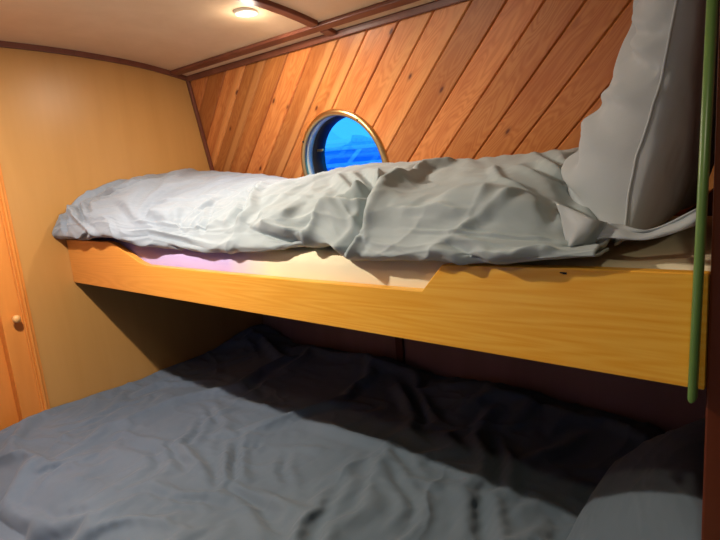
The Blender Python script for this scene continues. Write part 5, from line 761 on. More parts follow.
CLOTH['lower'] = relief([
[0,0,0,0,0,0,0,0,0,0,0,0,0,0,0,0,0,0,0,0,0,0,0,0,0,0,0,0,0,0,0,0,0,0,0,0,0,0,0,0,0,0,0,0,0,0,0,0,0,0,0,0,0,0,0,0,0,0,0,0,0,0,0,0,0,0,0,0,0,0,0,0,0,0,0,0,0,0,0,0,0,0],
[0,0,-1,-2,0,0,1,2,1,-1,-1,-3,0,-2,3,0,1,1,0,2,0,0,-2,-4,2,1,-1,2,1,-3,3,0,-1,0,1,0,0,-1,1,1,-1,-3,3,1,0,-2,0,2,0,-1,1,-1,0,-1,-1,1,2,-1,0,1,0,-1,0,1,-2,0,-2,2,1,0,0,0,0,0,0,-2,-2,1,2,-1,2,0],
[0,-1,0,-1,-1,1,1,2,1,-1,-1,-3,-4,2,2,0,0,0,3,1,-1,-1,-2,-3,2,1,-1,0,0,2,2,0,0,1,1,0,-1,-1,1,1,-3,-1,1,3,0,-1,0,1,0,0,0,0,-1,-2,0,1,2,-1,0,1,0,-1,0,1,-2,-1,-1,-2,2,3,1,0,-1,-1,-1,-1,-2,-2,3,2,1,0],
[0,0,-2,0,0,1,0,3,0,0,-3,-5,0,2,0,0,0,1,3,-1,-3,-3,1,0,1,-4,4,0,2,1,1,2,1,0,1,0,-1,0,0,0,-2,-1,2,2,0,-1,1,0,0,0,1,0,-2,-2,1,1,1,0,-1,1,1,-2,0,1,-1,-1,-2,-1,-1,3,3,0,-1,-2,-1,-2,-1,-5,2,5,3,-1],
[0,-1,0,0,0,0,1,2,1,-2,-5,-2,1,1,1,0,1,0,1,-1,-2,-2,1,-3,-3,-1,3,4,3,1,2,1,1,1,0,0,0,0,0,-2,-3,1,2,2,0,0,0,1,-1,0,1,0,-2,-1,0,1,1,0,0,1,0,-1,-1,0,0,-1,-1,-2,-1,1,4,0,-2,-2,-1,0,-3,-3,0,5,4,-1],
[0,0,0,0,1,0,0,2,0,-5,-3,1,0,1,1,1,1,0,0,-1,-4,1,-3,-5,-1,1,3,3,4,2,2,1,1,1,0,-1,0,0,-1,-2,-1,0,2,2,1,0,0,0,-1,0,2,1,-3,-1,1,0,1,1,0,0,1,-1,-1,-1,1,-1,-2,-1,-2,0,3,1,-4,-4,0,2,-2,-2,-1,4,3,1],
[0,0,-1,2,1,0,1,2,-4,-4,-3,1,2,-1,2,2,1,0,-1,-5,-1,1,-6,-3,1,3,3,3,2,3,2,2,0,1,-1,0,1,-1,-3,0,-3,1,0,0,0,0,0,0,1,2,4,1,-2,-1,0,0,0,2,0,1,0,-1,-1,0,-1,0,-1,-2,-1,-1,1,2,-6,-4,1,4,-2,-1,-1,0,0,5],
[0,-1,-1,4,1,0,2,0,-4,-4,-7,-1,7,0,-2,3,4,0,-5,-3,2,-4,-4,0,1,3,3,3,3,2,2,2,0,0,0,1,-1,-2,0,-2,-2,0,-1,0,-1,0,-1,1,4,3,2,2,-2,-1,0,0,1,0,0,2,0,0,-1,-1,0,-1,-1,-1,-1,-2,0,2,-6,-5,-2,6,-5,3,3,-1,0,3],
[0,0,-1,3,1,0,2,0,-3,-9,-5,-2,1,4,4,-2,4,2,-5,0,0,-6,0,1,1,3,2,3,3,2,2,1,1,0,1,-1,-1,0,-2,-1,-2,-1,-2,-2,-1,0,1,2,4,3,2,3,-1,-1,-1,-1,0,1,1,0,0,1,0,0,-1,0,-1,-1,-2,-1,-1,1,-6,-4,-1,-1,-6,1,6,7,-1,1],
[0,1,-1,2,1,-1,3,1,-8,-6,-4,-1,0,0,4,2,1,3,-3,0,-3,-2,0,1,1,2,3,3,3,2,1,2,1,0,-1,0,-1,0,0,-2,-2,-2,-2,-1,0,0,0,1,3,4,3,2,0,-1,0,-1,-1,0,0,1,1,-1,0,0,1,0,-1,-1,-1,-1,-1,-1,-5,-4,-3,0,-5,-2,2,9,6,-2],
[0,1,1,-1,2,-1,2,0,-7,-5,-3,-1,0,0,0,5,2,0,0,-2,-2,-1,1,1,1,1,2,3,2,3,2,0,0,1,0,-2,-5,1,2,2,-2,-1,-2,-1,-1,0,1,0,2,4,3,3,0,0,-1,0,-1,-1,0,-1,1,0,1,-1,0,1,0,0,-2,-1,-1,-2,-4,-5,-1,-2,-4,-2,2,2,6,4],
[0,0,3,0,0,0,2,-3,-5,-5,-2,-1,0,0,1,2,4,1,-1,-3,-1,0,1,1,0,0,1,3,3,2,2,1,-2,-2,-2,0,-1,1,2,1,1,-2,-1,-1,0,0,0,1,1,2,4,1,3,0,0,-1,-1,0,-1,0,-1,0,0,0,1,0,0,0,-1,-1,-1,-2,-6,-4,-1,-5,-2,1,2,1,2,7],
[0,1,-1,-1,1,4,-1,-1,-7,-2,-2,-1,1,0,0,1,4,2,-1,-2,-1,0,0,1,1,0,-1,1,1,1,1,2,0,-1,-1,-1,0,1,1,2,0,1,-1,0,-1,0,1,0,1,1,3,3,2,2,-1,0,-1,-1,0,-1,0,0,-1,0,0,0,1,0,-1,-1,-1,-3,-6,-3,-4,-4,1,1,2,1,2,5],
[0,-1,-1,-2,4,0,-3,-1,-1,-1,-2,0,0,1,0,0,3,4,-2,-2,-1,0,1,1,0,0,0,-2,0,0,2,0,0,1,0,0,0,1,2,1,1,0,0,-1,0,1,0,1,1,1,1,3,1,3,1,-1,-1,-1,0,0,0,-1,0,-1,0,0,0,0,0,0,-1,-6,-5,-2,-6,-1,1,1,1,2,2,4],
[0,-1,-1,0,-1,-1,0,0,0,-2,-1,1,0,0,1,0,2,3,-3,0,0,0,0,1,1,-1,0,-2,-1,1,0,1,1,-1,0,1,1,2,1,1,0,0,0,0,1,0,1,1,0,1,1,2,3,0,2,0,0,-1,0,0,-1,0,0,-1,0,0,0,0,-1,0,-3,-6,-3,-3,-5,-1,0,3,1,2,1,3],
[0,0,-1,-1,0,-6,0,3,2,-2,0,0,1,0,0,0,1,3,-2,0,0,1,0,1,0,0,-1,-2,-1,-1,0,1,1,1,1,1,1,1,2,0,0,1,-1,0,1,1,0,1,1,1,1,1,2,1,1,1,0,-1,0,0,0,0,-1,0,0,0,-1,0,0,-1,-6,-4,-4,-5,-1,-1,0,2,3,1,1,2],
[0,-1,0,-4,0,-4,1,3,3,-1,-1,1,0,1,0,0,0,0,1,0,1,0,1,0,0,0,-1,-1,-2,-6,2,4,2,0,2,1,1,1,1,1,0,0,0,0,1,0,1,1,0,1,1,2,1,2,0,1,1,-1,0,0,0,-1,0,0,0,-1,0,0,-1,-3,-6,-2,-7,-4,1,-1,0,1,3,2,2,0],
[0,-1,-3,0,-2,-2,0,4,3,-1,0,0,1,0,0,1,-2,1,2,-1,2,0,0,0,1,-1,0,-2,-2,-4,-6,7,4,2,1,1,2,1,1,0,0,0,0,0,1,0,1,1,1,1,1,1,1,2,1,1,0,0,0,0,-1,0,0,0,-1,0,0,0,-2,-5,-4,-4,-6,-3,-2,1,1,1,1,1,3,1],
[0,-1,-2,0,-1,-3,1,3,3,0,0,0,1,0,0,-1,-4,1,5,0,1,1,0,0,0,0,-1,-3,-4,-4,-4,0,8,4,0,1,1,1,1,-1,3,1,1,0,1,1,1,1,0,1,2,1,1,1,2,0,0,0,0,0,0,0,-1,0,0,0,-1,0,-3,-5,-3,-6,-5,-1,-2,0,0,1,2,2,1,1],
[0,-1,-1,0,0,-3,0,4,2,0,0,1,0,0,-2,-4,-2,2,5,3,1,0,0,0,0,-2,-3,-4,-3,-2,-3,-3,2,2,-4,-1,-1,-1,-1,-1,1,6,9,5,6,3,2,1,1,1,1,1,2,1,1,1,0,0,0,0,-1,0,0,0,0,-1,0,-1,-5,-4,-3,-6,-4,-3,0,0,0,0,2,3,1,0],
[0,-1,-2,2,0,-3,0,4,2,0,1,0,0,-2,-6,-3,2,3,3,5,1,0,-2,-2,-2,-1,-2,-2,-3,-4,-5,0,3,0,-2,-3,0,-1,-1,0,0,1,0,1,5,7,11,8,2,2,2,1,2,1,1,0,1,0,-1,0,0,0,0,0,-1,0,-1,-2,-6,-2,-5,-5,-4,-5,1,1,1,1,0,4,1,-1],
[0,-1,0,1,0,-3,0,4,0,-2,-2,0,1,-2,-6,1,1,0,7,6,2,-1,-1,-2,-3,-4,-4,-3,-4,-2,-1,0,3,1,-4,-2,-1,-1,0,-1,0,1,2,0,1,2,2,6,10,12,5,3,1,1,1,1,0,0,0,0,-1,0,-1,0,-1,0,0,-3,-5,-3,-5,-3,-5,-5,-4,5,3,0,1,1,0,1],
[0,0,0,1,-1,-2,0,3,-5,-4,-3,-3,3,2,-2,2,-2,0,9,8,2,0,-4,-3,-4,-4,-3,-3,-2,-1,-1,1,1,1,-4,-2,-1,0,-1,0,0,-1,1,0,0,3,3,3,3,5,11,8,7,3,1,0,0,-2,-2,-3,-4,-3,-2,1,1,2,4,2,-4,-4,-4,-4,-4,-5,-6,0,6,4,1,1,0,0],
[0,1,1,0,-2,-7,2,4,-3,-4,-4,-4,2,2,2,-2,-2,1,1,11,9,-3,-5,0,-2,-4,-3,-2,-2,-2,-2,1,2,-1,-2,-1,-1,0,-1,0,-1,0,-1,0,-1,1,2,4,5,3,4,7,9,9,1,-3,-4,-5,-4,-3,-3,-1,2,3,3,2,3,3,1,-4,-4,-5,-5,-4,-5,-3,0,4,8,3,0,-1],
[0,0,3,1,-5,-11,-2,1,1,0,-3,-1,3,2,0,-2,0,1,0,3,3,0,2,0,1,-3,-2,-2,-2,-2,-2,0,1,0,-1,-1,0,-1,0,-1,0,-1,0,-1,0,-1,0,2,3,8,5,5,5,10,-2,-6,-3,-1,-1,-1,-3,-5,1,3,3,3,3,4,4,-2,-6,-3,-5,-4,-5,-3,-1,2,4,9,0,-1],
[0,1,-1,1,-6,-5,-4,-1,-1,-1,0,3,3,1,-1,-1,1,0,1,1,2,1,2,1,-1,-1,-2,-2,-2,-2,-1,-1,1,0,0,-1,-1,0,-1,0,-1,0,-1,0,-1,0,0,1,2,2,5,8,7,6,-2,-2,-2,-3,-4,-5,-3,-1,0,1,2,3,3,3,4,2,-2,-2,-7,-4,-3,-1,-1,1,4,4,5,-1],
[0,0,-2,1,-4,-4,-3,-3,0,-1,0,3,3,1,-1,0,0,1,0,1,1,1,1,1,1,-2,0,-3,-2,-2,-1,0,1,0,-1,-1,0,-1,0,-1,0,-1,0,-1,0,0,-1,1,2,0,3,5,8,8,0,-6,-5,-4,-3,-2,0,1,0,1,2,2,3,2,2,3,0,-7,-5,-3,0,1,-1,0,3,4,1,3],
[0,0,-3,0,-2,-3,-3,-3,-1,1,0,2,4,1,-1,-1,1,0,1,0,1,2,0,-1,0,1,-2,-3,0,-1,-1,0,0,0,0,-1,0,-1,-1,0,-1,0,0,-1,0,-1,-1,1,1,1,2,3,4,10,0,-8,-5,-1,-1,0,0,1,1,0,1,0,1,2,0,1,1,-1,-4,-3,2,0,-1,0,2,4,2,2],
[0,-1,-2,-1,-2,-2,-2,-3,0,0,0,3,3,1,0,-1,0,1,0,1,1,1,0,0,-1,-1,-1,-2,0,-1,0,-1,1,0,-1,0,-1,0,-1,-1,0,-1,0,0,-1,0,-1,1,1,1,2,1,3,6,0,-6,-2,0,0,-1,1,0,1,0,1,-1,0,1,1,0,-1,-2,-2,1,2,1,-1,-1,1,3,4,1],
[0,-1,-1,-2,-1,-2,-2,-3,0,0,1,2,4,1,-1,0,0,1,0,1,0,1,0,0,0,-2,-1,-1,0,-1,-1,0,0,0,0,-1,0,-1,0,-1,0,-1,0,0,-1,-1,-1,1,1,1,2,2,2,3,-1,-2,-1,0,-1,0,0,1,0,1,0,-2,-1,-1,0,0,0,-1,0,2,2,1,-1,0,1,1,4,1],
[0,-1,0,-2,-1,-2,-3,-1,-1,-1,2,3,3,1,0,0,0,0,1,0,0,1,1,0,-1,-2,-1,0,-1,0,-1,0,0,0,-1,0,-1,0,-1,0,-1,0,-1,0,-1,-2,1,1,1,1,2,2,2,1,0,-1,-1,-1,0,-1,0,0,0,1,1,-2,-1,-1,0,0,0,-1,1,2,2,0,-1,0,0,2,2,2],
[0,0,0,-1,-1,-3,-2,-2,-3,1,3,2,3,1,0,0,0,1,0,0,1,0,0,0,-1,-1,0,-1,0,-1,-1,0,0,1,-1,0,-1,0,-1,-1,0,-1,0,-1,-2,-1,1,1,1,2,1,2,2,1,0,-1,-1,0,-1,0,0,-1,0,0,0,0,0,-1,0,-1,0,0,0,2,2,0,-1,0,0,1,2,2],
[0,0,1,0,-2,-2,-3,-3,-3,2,2,3,3,1,0,1,0,0,0,1,-1,0,0,-1,0,0,0,0,-1,0,-1,0,0,0,0,-1,0,-1,-1,0,-1,-1,0,-1,-3,1,1,1,1,1,2,1,1,2,-1,0,0,0,-1,-1,0,0,0,0,0,0,-1,0,0,-1,0,-1,0,2,2,0,0,0,-1,0,2,2],
[0,1,0,-1,1,-3,-2,-5,-1,1,1,3,3,2,0,2,0,0,0,0,0,-1,0,0,0,0,0,-1,0,-1,-1,0,0,1,0,-1,-1,-1,-1,-1,-1,1,0,-3,-2,2,1,0,1,2,1,1,1,1,1,0,0,-1,-1,0,0,0,-1,1,0,-1,0,0,-1,0,0,-1,0,1,2,-1,1,0,0,0,0,2],
[0,-1,0,1,1,-2,-2,-6,0,0,-1,4,5,3,0,2,-1,0,0,0,0,0,0,0,0,-1,0,0,0,-1,-1,0,0,0,0,0,-2,-1,-1,-1,-2,2,3,-3,-2,0,0,1,1,1,2,1,1,0,1,0,0,-1,0,0,-1,0,0,0,0,0,0,-1,0,0,-1,0,-1,1,1,-2,1,2,0,0,0,1],
[0,0,0,1,0,-1,-3,-4,-1,-1,-1,1,5,6,1,2,0,0,0,0,0,0,-1,0,0,0,0,-1,0,-1,0,-1,-2,0,1,-3,1,-1,0,-2,0,1,3,-3,-1,-1,1,1,0,2,1,1,1,1,0,0,0,0,-1,0,0,0,0,0,0,-1,0,0,0,-1,0,0,-1,0,0,-2,-1,4,2,0,-1,-1],
[0,0,0,1,0,0,-5,-2,-1,-1,-1,-1,4,7,4,0,1,0,0,1,-1,0,0,0,0,0,-1,0,0,-1,-1,-1,-3,-2,0,0,0,0,-1,0,0,2,0,-1,-1,-1,1,1,1,1,2,1,1,0,0,0,0,0,0,0,0,0,-1,0,0,0,0,0,-1,0,0,-1,0,0,-2,-1,-1,3,3,0,-1,-2],
[0,1,-1,0,2,-1,-4,-2,-1,-1,-1,-1,2,6,7,-2,3,0,-1,1,0,0,0,0,0,-1,0,0,0,-1,0,-2,-3,-2,-1,-2,2,-1,0,0,1,1,0,1,-2,0,1,1,1,1,1,1,1,1,0,0,0,0,0,-1,0,0,0,0,0,0,-1,0,0,0,-1,0,0,-1,-2,-2,-1,4,3,0,-2,-2],
[0,-1,0,-3,4,2,-4,-2,-1,-1,0,-1,0,5,8,-1,1,2,-1,-1,-1,0,0,0,1,0,1,1,-1,-1,-1,-1,-2,-2,-2,-1,1,-3,-1,2,1,0,2,-1,1,0,1,0,1,1,1,2,1,0,0,0,0,0,0,0,0,0,0,0,-1,0,0,0,0,-1,0,0,-1,-1,-1,-2,-2,4,3,-1,-5,1],
[0,-1,-2,1,1,2,-2,-2,-3,0,1,0,-1,5,4,3,-2,5,0,-2,-1,0,0,1,0,0,0,1,-1,-2,0,-1,-1,-2,-1,-3,0,-1,-1,0,2,1,-1,0,2,1,1,1,1,1,1,1,1,1,0,0,0,0,0,0,-1,0,0,0,0,0,-1,0,0,0,0,-1,0,-1,-2,-1,-2,3,1,-6,0,2],
[0,-1,0,0,1,-1,1,-3,-4,1,3,-1,-2,5,4,2,-1,1,5,-2,-1,0,0,-1,1,1,1,0,-1,-1,-1,0,-2,-1,-2,-2,-1,-1,-2,-2,3,3,-1,-1,3,2,1,1,1,1,1,1,1,0,1,-1,0,0,0,0,0,0,0,0,-1,0,0,0,0,0,-1,0,-1,0,-2,-2,-1,2,-3,-2,-1,2],
[0,0,0,-1,0,-3,-2,0,-1,1,3,0,-2,4,4,2,-1,-1,7,-2,0,0,-2,-1,2,2,-1,-1,0,1,-1,0,-2,0,-3,-2,0,-2,-2,-2,-1,6,-1,-5,4,5,2,1,1,1,1,1,1,1,0,0,0,0,0,0,0,0,-1,0,0,0,0,-1,0,0,0,-1,0,-1,-3,-4,2,0,-1,-3,1,1],
[0,1,0,-2,-2,-2,-2,1,-1,3,3,-2,-1,2,3,2,0,1,4,0,1,-1,-3,-1,1,0,1,1,0,1,0,0,-1,-1,-3,-1,-1,-2,-2,-2,-1,0,0,-1,0,2,4,4,4,2,1,1,1,0,1,0,0,-1,0,0,0,0,0,0,0,-1,0,0,0,-1,0,0,-1,-3,-4,-1,1,-3,-1,2,0,0],
[0,-1,-3,4,-3,-4,-2,1,2,3,2,-2,0,1,2,2,1,2,2,1,0,0,-3,-2,2,1,1,0,0,1,1,0,0,-2,-2,-1,-2,-2,-2,-2,-2,-2,-1,-4,5,2,1,1,4,5,4,3,1,1,0,0,0,0,0,0,0,0,0,0,-1,0,0,0,-1,0,-1,-1,-2,-4,-3,1,-1,-3,1,1,0,0],
[0,-2,-2,2,-3,-4,0,2,2,3,2,-2,-2,-1,2,4,3,1,1,1,1,-1,-2,0,0,2,0,0,1,1,2,0,-1,-2,-2,-1,-2,-3,-1,-4,-2,-4,0,-1,-1,4,2,3,0,1,3,5,6,3,1,1,0,0,0,0,-1,0,0,0,0,-1,-1,1,0,-1,-2,-6,-3,0,0,-1,-1,-1,1,1,0,0],
[0,-1,-1,-2,-3,-2,0,3,3,2,1,-1,-4,-3,-1,3,7,5,0,1,-1,0,0,0,0,3,0,0,1,1,1,0,0,-2,-2,-2,-4,1,-3,-4,-4,-1,-1,0,-3,-2,0,3,4,4,2,0,2,5,5,4,2,1,0,0,0,0,-1,-2,-2,-4,-2,4,3,-3,-4,-3,-3,0,3,-1,0,-1,-1,-1,0,2],
[0,0,0,-4,-2,-2,-1,4,4,1,2,-2,-4,-3,-1,0,3,7,4,1,0,0,0,0,0,3,0,1,0,1,2,0,-1,-3,-2,-3,0,-1,-4,-6,-3,0,-2,0,-1,-2,-1,-1,0,2,5,5,3,1,2,3,3,3,1,2,1,1,-4,-3,-2,-3,-3,6,4,-2,-4,-2,-6,1,6,0,-2,-1,0,-1,-1,2],
[0,1,-1,-3,-1,-3,-1,3,5,2,1,-3,-3,-4,-1,1,2,2,8,2,2,0,0,0,0,2,1,0,1,1,1,1,-3,-2,-4,0,-2,-3,-5,-1,-3,-3,-1,0,-1,-1,-1,0,-1,-1,0,2,5,6,4,1,1,0,1,1,3,3,-2,-2,-2,-5,-3,5,4,0,-3,-5,-3,2,7,1,-3,-1,1,-1,-1,1],
[0,0,-1,-1,-2,-2,-1,2,6,2,1,-2,-4,-5,0,2,2,1,3,5,3,0,0,0,0,3,1,1,0,1,1,0,-2,-4,-2,0,-3,-4,-3,-4,0,-2,-1,-1,-1,0,-1,-1,-1,0,-1,1,0,2,5,7,4,0,-1,1,2,2,-3,-5,-2,-2,-1,0,0,0,-1,0,0,2,7,3,-4,-2,0,-1,1,0],
[0,1,-2,-1,-1,-1,-1,1,5,3,0,-2,-4,-4,0,3,1,2,1,4,3,3,-1,0,0,1,3,0,2,0,1,-2,-2,-4,1,-2,-5,-3,-3,-2,-1,-1,-1,0,-1,-1,-1,-1,0,-1,-1,1,0,1,2,3,7,5,-1,-1,-1,0,-2,-1,-1,-1,0,-1,0,0,-1,-1,0,2,5,6,-4,-2,-1,0,0,0],
[0,0,-1,-1,0,-1,0,0,4,0,-1,-1,-1,-4,2,2,2,1,2,2,4,2,0,-1,1,-1,2,3,2,1,0,-2,-3,-1,-1,-5,-3,-4,-1,-2,-1,0,-1,-1,-1,0,-1,-1,-1,0,-2,0,2,1,1,1,3,6,4,-1,-1,-1,-1,-1,-1,0,-1,0,-1,0,-1,0,0,0,3,7,-2,-1,-2,0,-1,0],
[0,1,-1,-2,-1,2,-1,0,1,-2,-1,-1,0,0,2,3,2,1,2,1,3,2,1,-1,-1,1,-1,3,2,4,-2,-3,0,-2,-3,-2,-5,-2,-1,-1,-1,-1,-1,-1,0,-1,-1,0,-1,-2,-1,1,1,1,2,1,1,3,5,2,0,-1,-2,-1,0,-1,0,0,-1,-1,0,0,0,-1,2,3,4,-1,-2,-2,-3,2],
[0,0,1,-2,0,1,0,-1,-1,-1,-2,-1,1,2,1,3,2,2,1,2,2,2,-1,0,0,0,0,-1,3,2,-2,-4,-2,1,1,-3,-3,-1,-1,-1,-1,-1,-2,0,-1,0,-1,-1,-1,-1,-1,1,1,1,1,2,1,1,3,4,1,-1,-1,-1,-1,0,0,-1,0,-1,0,-1,0,0,2,3,4,-1,-2,-3,-3,1],
[0,0,0,0,1,1,0,-2,-4,-3,-3,-2,4,5,2,2,4,1,2,1,1,3,-2,1,0,-1,1,-1,2,2,-3,-3,-2,0,2,-3,-1,-1,-2,-1,-1,-1,-1,0,-1,-1,0,-1,-1,-1,-2,1,1,1,2,1,2,1,2,3,2,-1,0,-1,-1,0,-1,0,-2,0,1,-1,-1,1,2,3,3,-1,-3,-2,-4,1],
[0,1,1,-1,1,2,-1,-2,-5,-3,-3,-3,4,5,4,1,4,3,1,1,2,2,-2,0,0,1,0,-1,1,2,-2,-3,-1,-1,-1,0,-1,-1,-2,0,-1,-2,0,-1,0,-1,-1,-1,-1,-1,-1,1,1,1,1,2,1,1,2,3,2,0,-1,-1,0,-1,0,-1,-2,1,-1,-1,0,1,1,5,0,-5,-3,-3,1,2],
[0,1,2,0,1,1,0,-3,-5,-3,-5,-2,5,4,4,3,1,4,3,1,1,0,0,1,0,0,0,0,0,1,-1,-2,-2,-1,-1,0,-1,-1,-1,-1,-1,-1,-1,-1,0,0,-1,-1,-1,-1,-1,0,1,2,1,1,2,1,2,2,1,1,0,-1,-1,0,-1,-2,0,-1,-2,1,-1,-1,4,1,-6,-4,0,1,2,2],
[0,1,2,1,1,2,-1,-3,-4,-6,-6,0,6,4,3,3,1,2,3,1,2,2,1,1,-1,0,1,-1,1,0,-1,-2,-1,-2,0,-1,0,-1,-1,-2,-1,-1,0,-1,0,-1,-1,-1,0,-1,-1,0,1,1,2,1,1,1,2,1,2,1,0,0,-1,-1,-2,-1,-1,-2,0,-4,-2,4,1,-5,-2,1,1,1,2,1],
[0,0,3,3,1,2,-1,-3,-6,-9,-3,0,6,5,3,2,2,2,2,2,2,2,1,1,-1,0,0,1,0,0,0,-2,-2,-1,-1,0,-1,-1,-1,-1,-1,-1,-1,0,-1,0,-1,-1,-1,-1,-1,1,1,1,1,1,1,1,1,2,2,1,0,-1,0,-3,-1,-1,-3,0,-6,-5,4,2,-2,0,0,1,1,2,1,0],
[0,0,3,4,2,1,-1,-4,-9,-5,-5,2,5,6,3,1,3,2,1,0,0,1,3,2,2,0,0,1,1,0,-1,-2,-1,-2,0,-1,-1,-1,-1,-1,-1,0,-1,-1,0,-1,0,-1,-1,-1,-1,0,1,2,1,1,1,1,1,0,2,1,0,0,-2,-2,0,-4,-2,-6,-9,4,3,2,2,0,0,1,0,1,2,-1],
[0,2,1,1,4,0,-5,-4,-4,-3,-6,3,5,5,1,2,4,0,0,2,2,2,1,2,2,1,1,1,0,0,-1,-1,-2,-1,-1,0,-1,-2,0,-1,-1,-1,0,-1,0,-1,-1,-1,-1,-1,0,0,1,1,1,1,1,1,1,1,1,1,0,-1,-2,0,-4,-2,-5,-9,-2,2,4,3,2,0,0,0,2,-1,-1,2],
[0,2,0,2,0,-3,-3,-1,-3,-4,-4,3,6,4,0,3,2,1,2,2,2,2,2,1,2,1,1,1,0,1,-2,0,-2,-2,0,-1,-1,-1,-1,-1,0,-1,-1,0,-1,-1,0,-1,-1,-1,-1,1,1,1,1,1,1,1,1,1,1,0,0,-2,-1,-3,-2,-4,-8,-4,-2,0,0,2,5,4,1,-1,3,-1,-1,1],
[0,0,3,1,-3,-2,-4,-6,-3,0,1,2,6,3,2,2,1,3,2,2,2,1,2,2,1,2,1,1,1,0,-1,-1,-2,-1,0,-1,-1,-2,-1,0,-1,0,-1,-1,0,-1,-1,-1,0,-1,-1,0,1,1,2,1,0,1,1,1,1,0,-1,-1,-3,-3,-4,-8,-3,-3,-1,0,0,-1,1,4,4,0,4,2,0,-1],
[0,1,2,1,-2,-7,-7,-1,-1,1,1,2,5,5,2,1,2,2,3,2,1,2,1,2,2,1,2,1,0,0,-1,-1,-2,0,-1,-1,-1,-1,-2,0,-1,0,0,-1,-1,-1,-1,0,-1,0,-1,0,1,1,1,1,1,1,1,1,0,-1,0,-3,-3,-5,-7,-3,-3,-2,0,-1,0,0,1,1,2,1,2,3,4,-1],
[0,2,-4,-3,3,-7,-3,-2,1,2,1,1,4,6,2,2,2,2,2,2,2,1,2,2,1,2,1,1,1,-1,-1,0,-2,-1,0,-1,-1,-2,-2,-1,-1,-1,0,0,-1,0,-1,0,0,-1,-1,0,1,1,0,1,2,1,0,0,0,0,-1,-3,-4,-8,-3,-3,-1,-1,0,-1,0,0,0,1,1,2,2,1,2,2],
[0,0,-1,-4,-2,-1,-4,0,1,1,1,1,3,7,3,1,2,2,2,3,1,2,2,1,2,1,2,1,0,-1,-1,0,-2,0,0,-2,-1,-3,-2,0,-1,-1,-1,0,0,0,-1,0,1,-1,-1,0,1,0,0,0,1,1,-1,2,1,-2,-2,-2,-7,-4,-3,-3,0,0,-1,0,-1,0,0,1,0,1,2,3,2,1],
[0,0,-2,-1,-2,-3,-3,0,1,2,1,1,2,5,5,-1,3,4,2,2,2,2,1,2,1,2,1,0,2,-1,-1,-1,-1,-1,-1,-4,-1,-1,0,-1,-1,-1,0,-2,-1,0,0,1,1,0,-2,0,1,-1,1,0,0,1,-1,0,-2,1,-1,-6,-3,-4,-3,0,-1,0,0,-1,0,0,-2,0,2,1,1,2,4,0],
[0,-1,0,0,-2,-5,-2,1,1,1,2,1,1,4,5,-1,1,4,4,3,2,2,2,1,2,1,1,1,0,0,-2,-2,1,0,-3,-3,-3,0,1,-1,-1,-1,-1,-1,0,-1,-3,3,1,-1,1,-1,1,0,0,1,0,-2,-4,0,1,2,-4,-4,-3,-4,-1,0,0,0,-1,0,-1,0,-1,-2,3,2,1,1,1,2],
[0,0,1,-1,-2,-5,-1,1,1,1,1,1,1,2,5,1,-1,1,2,4,3,2,1,2,2,1,2,2,2,-2,-5,-2,4,0,-2,-7,0,2,0,0,0,-1,-1,-1,-1,-4,-1,2,0,1,-1,4,0,0,1,0,0,-4,-3,0,0,1,-2,-3,-6,-1,-1,1,0,-1,0,-1,0,-1,0,-3,1,4,2,0,1,1],
[1,-1,2,-1,-4,-3,-2,2,1,2,1,1,1,1,3,3,-1,-2,0,1,1,1,2,2,3,2,3,3,4,-2,-4,-7,-4,0,2,3,1,1,1,0,-2,0,1,-3,-4,-1,0,0,2,-2,2,5,1,0,0,1,-2,-3,-3,-2,-1,2,0,-5,-4,-2,-2,1,1,1,0,-1,0,-1,-1,-2,-1,4,3,1,1,-1],
[1,0,2,-1,-5,-3,-2,4,1,1,1,2,1,1,1,2,1,-2,0,-2,2,1,1,2,2,3,3,3,2,-3,-6,-3,-2,0,4,2,1,0,0,0,0,-1,-5,0,0,-1,-2,1,2,0,3,4,1,1,0,0,-2,-3,-3,-3,0,0,1,-4,-3,-3,-2,-1,0,1,2,0,0,0,-1,-3,-1,1,4,3,0,-1],
[1,-1,1,2,-5,-4,-2,5,1,2,1,1,1,1,1,1,1,0,-3,-5,-1,0,1,1,1,3,2,3,4,1,-1,-3,-4,-2,6,3,2,1,0,-2,-3,-2,-1,2,0,-3,-1,2,0,3,3,2,2,1,0,0,-2,-3,-3,-3,-1,1,0,-3,-3,-3,-2,-1,-1,-1,0,2,1,-1,-3,0,0,1,4,4,-1,-1],
[1,0,1,0,-2,-7,-1,4,3,2,2,1,1,1,0,-1,0,2,-6,-4,-1,1,1,2,1,2,2,3,4,1,-3,-5,-3,0,3,4,5,1,-2,-1,-1,-2,0,2,-2,-3,1,2,0,3,3,1,1,2,1,0,-2,-3,-4,-2,-2,1,0,-1,-3,-3,-4,-2,-1,0,0,-1,1,-1,-1,2,-2,-1,7,1,1,1],
[1,-1,3,0,-7,-4,1,2,3,4,2,1,1,1,-1,-4,3,-1,-5,-2,1,1,1,1,2,1,-1,-1,3,-1,-2,0,-1,-1,5,4,2,2,1,0,-2,-2,1,1,-5,1,1,0,1,2,2,3,-1,0,3,1,-2,-3,-2,-4,-2,1,1,-1,-3,-3,-3,-3,-4,-2,0,4,0,-1,0,-1,-1,0,2,3,4,1],
[1,0,3,-1,-9,-1,1,2,3,3,3,2,1,-1,-3,-2,3,-4,-3,0,1,1,1,1,1,-2,-2,0,1,1,0,-2,-2,1,2,4,3,4,2,-1,0,0,1,-2,-3,1,1,0,1,0,-1,1,1,5,1,1,-1,-2,-3,-5,0,0,0,-1,-3,-4,-3,-3,-2,-2,-2,2,4,1,-1,-1,0,0,1,1,3,3],
[1,0,-1,-5,-2,1,2,2,2,3,3,2,1,-2,-5,1,0,-3,0,0,1,0,1,0,-2,-1,0,0,0,-2,-2,0,0,2,2,2,3,3,3,1,1,1,1,-4,-1,1,1,1,1,0,-2,0,0,3,4,1,0,-4,-4,-3,-4,-1,-2,-2,-2,-2,-2,-1,-1,-1,-1,0,4,3,-1,0,0,0,1,1,1,3],
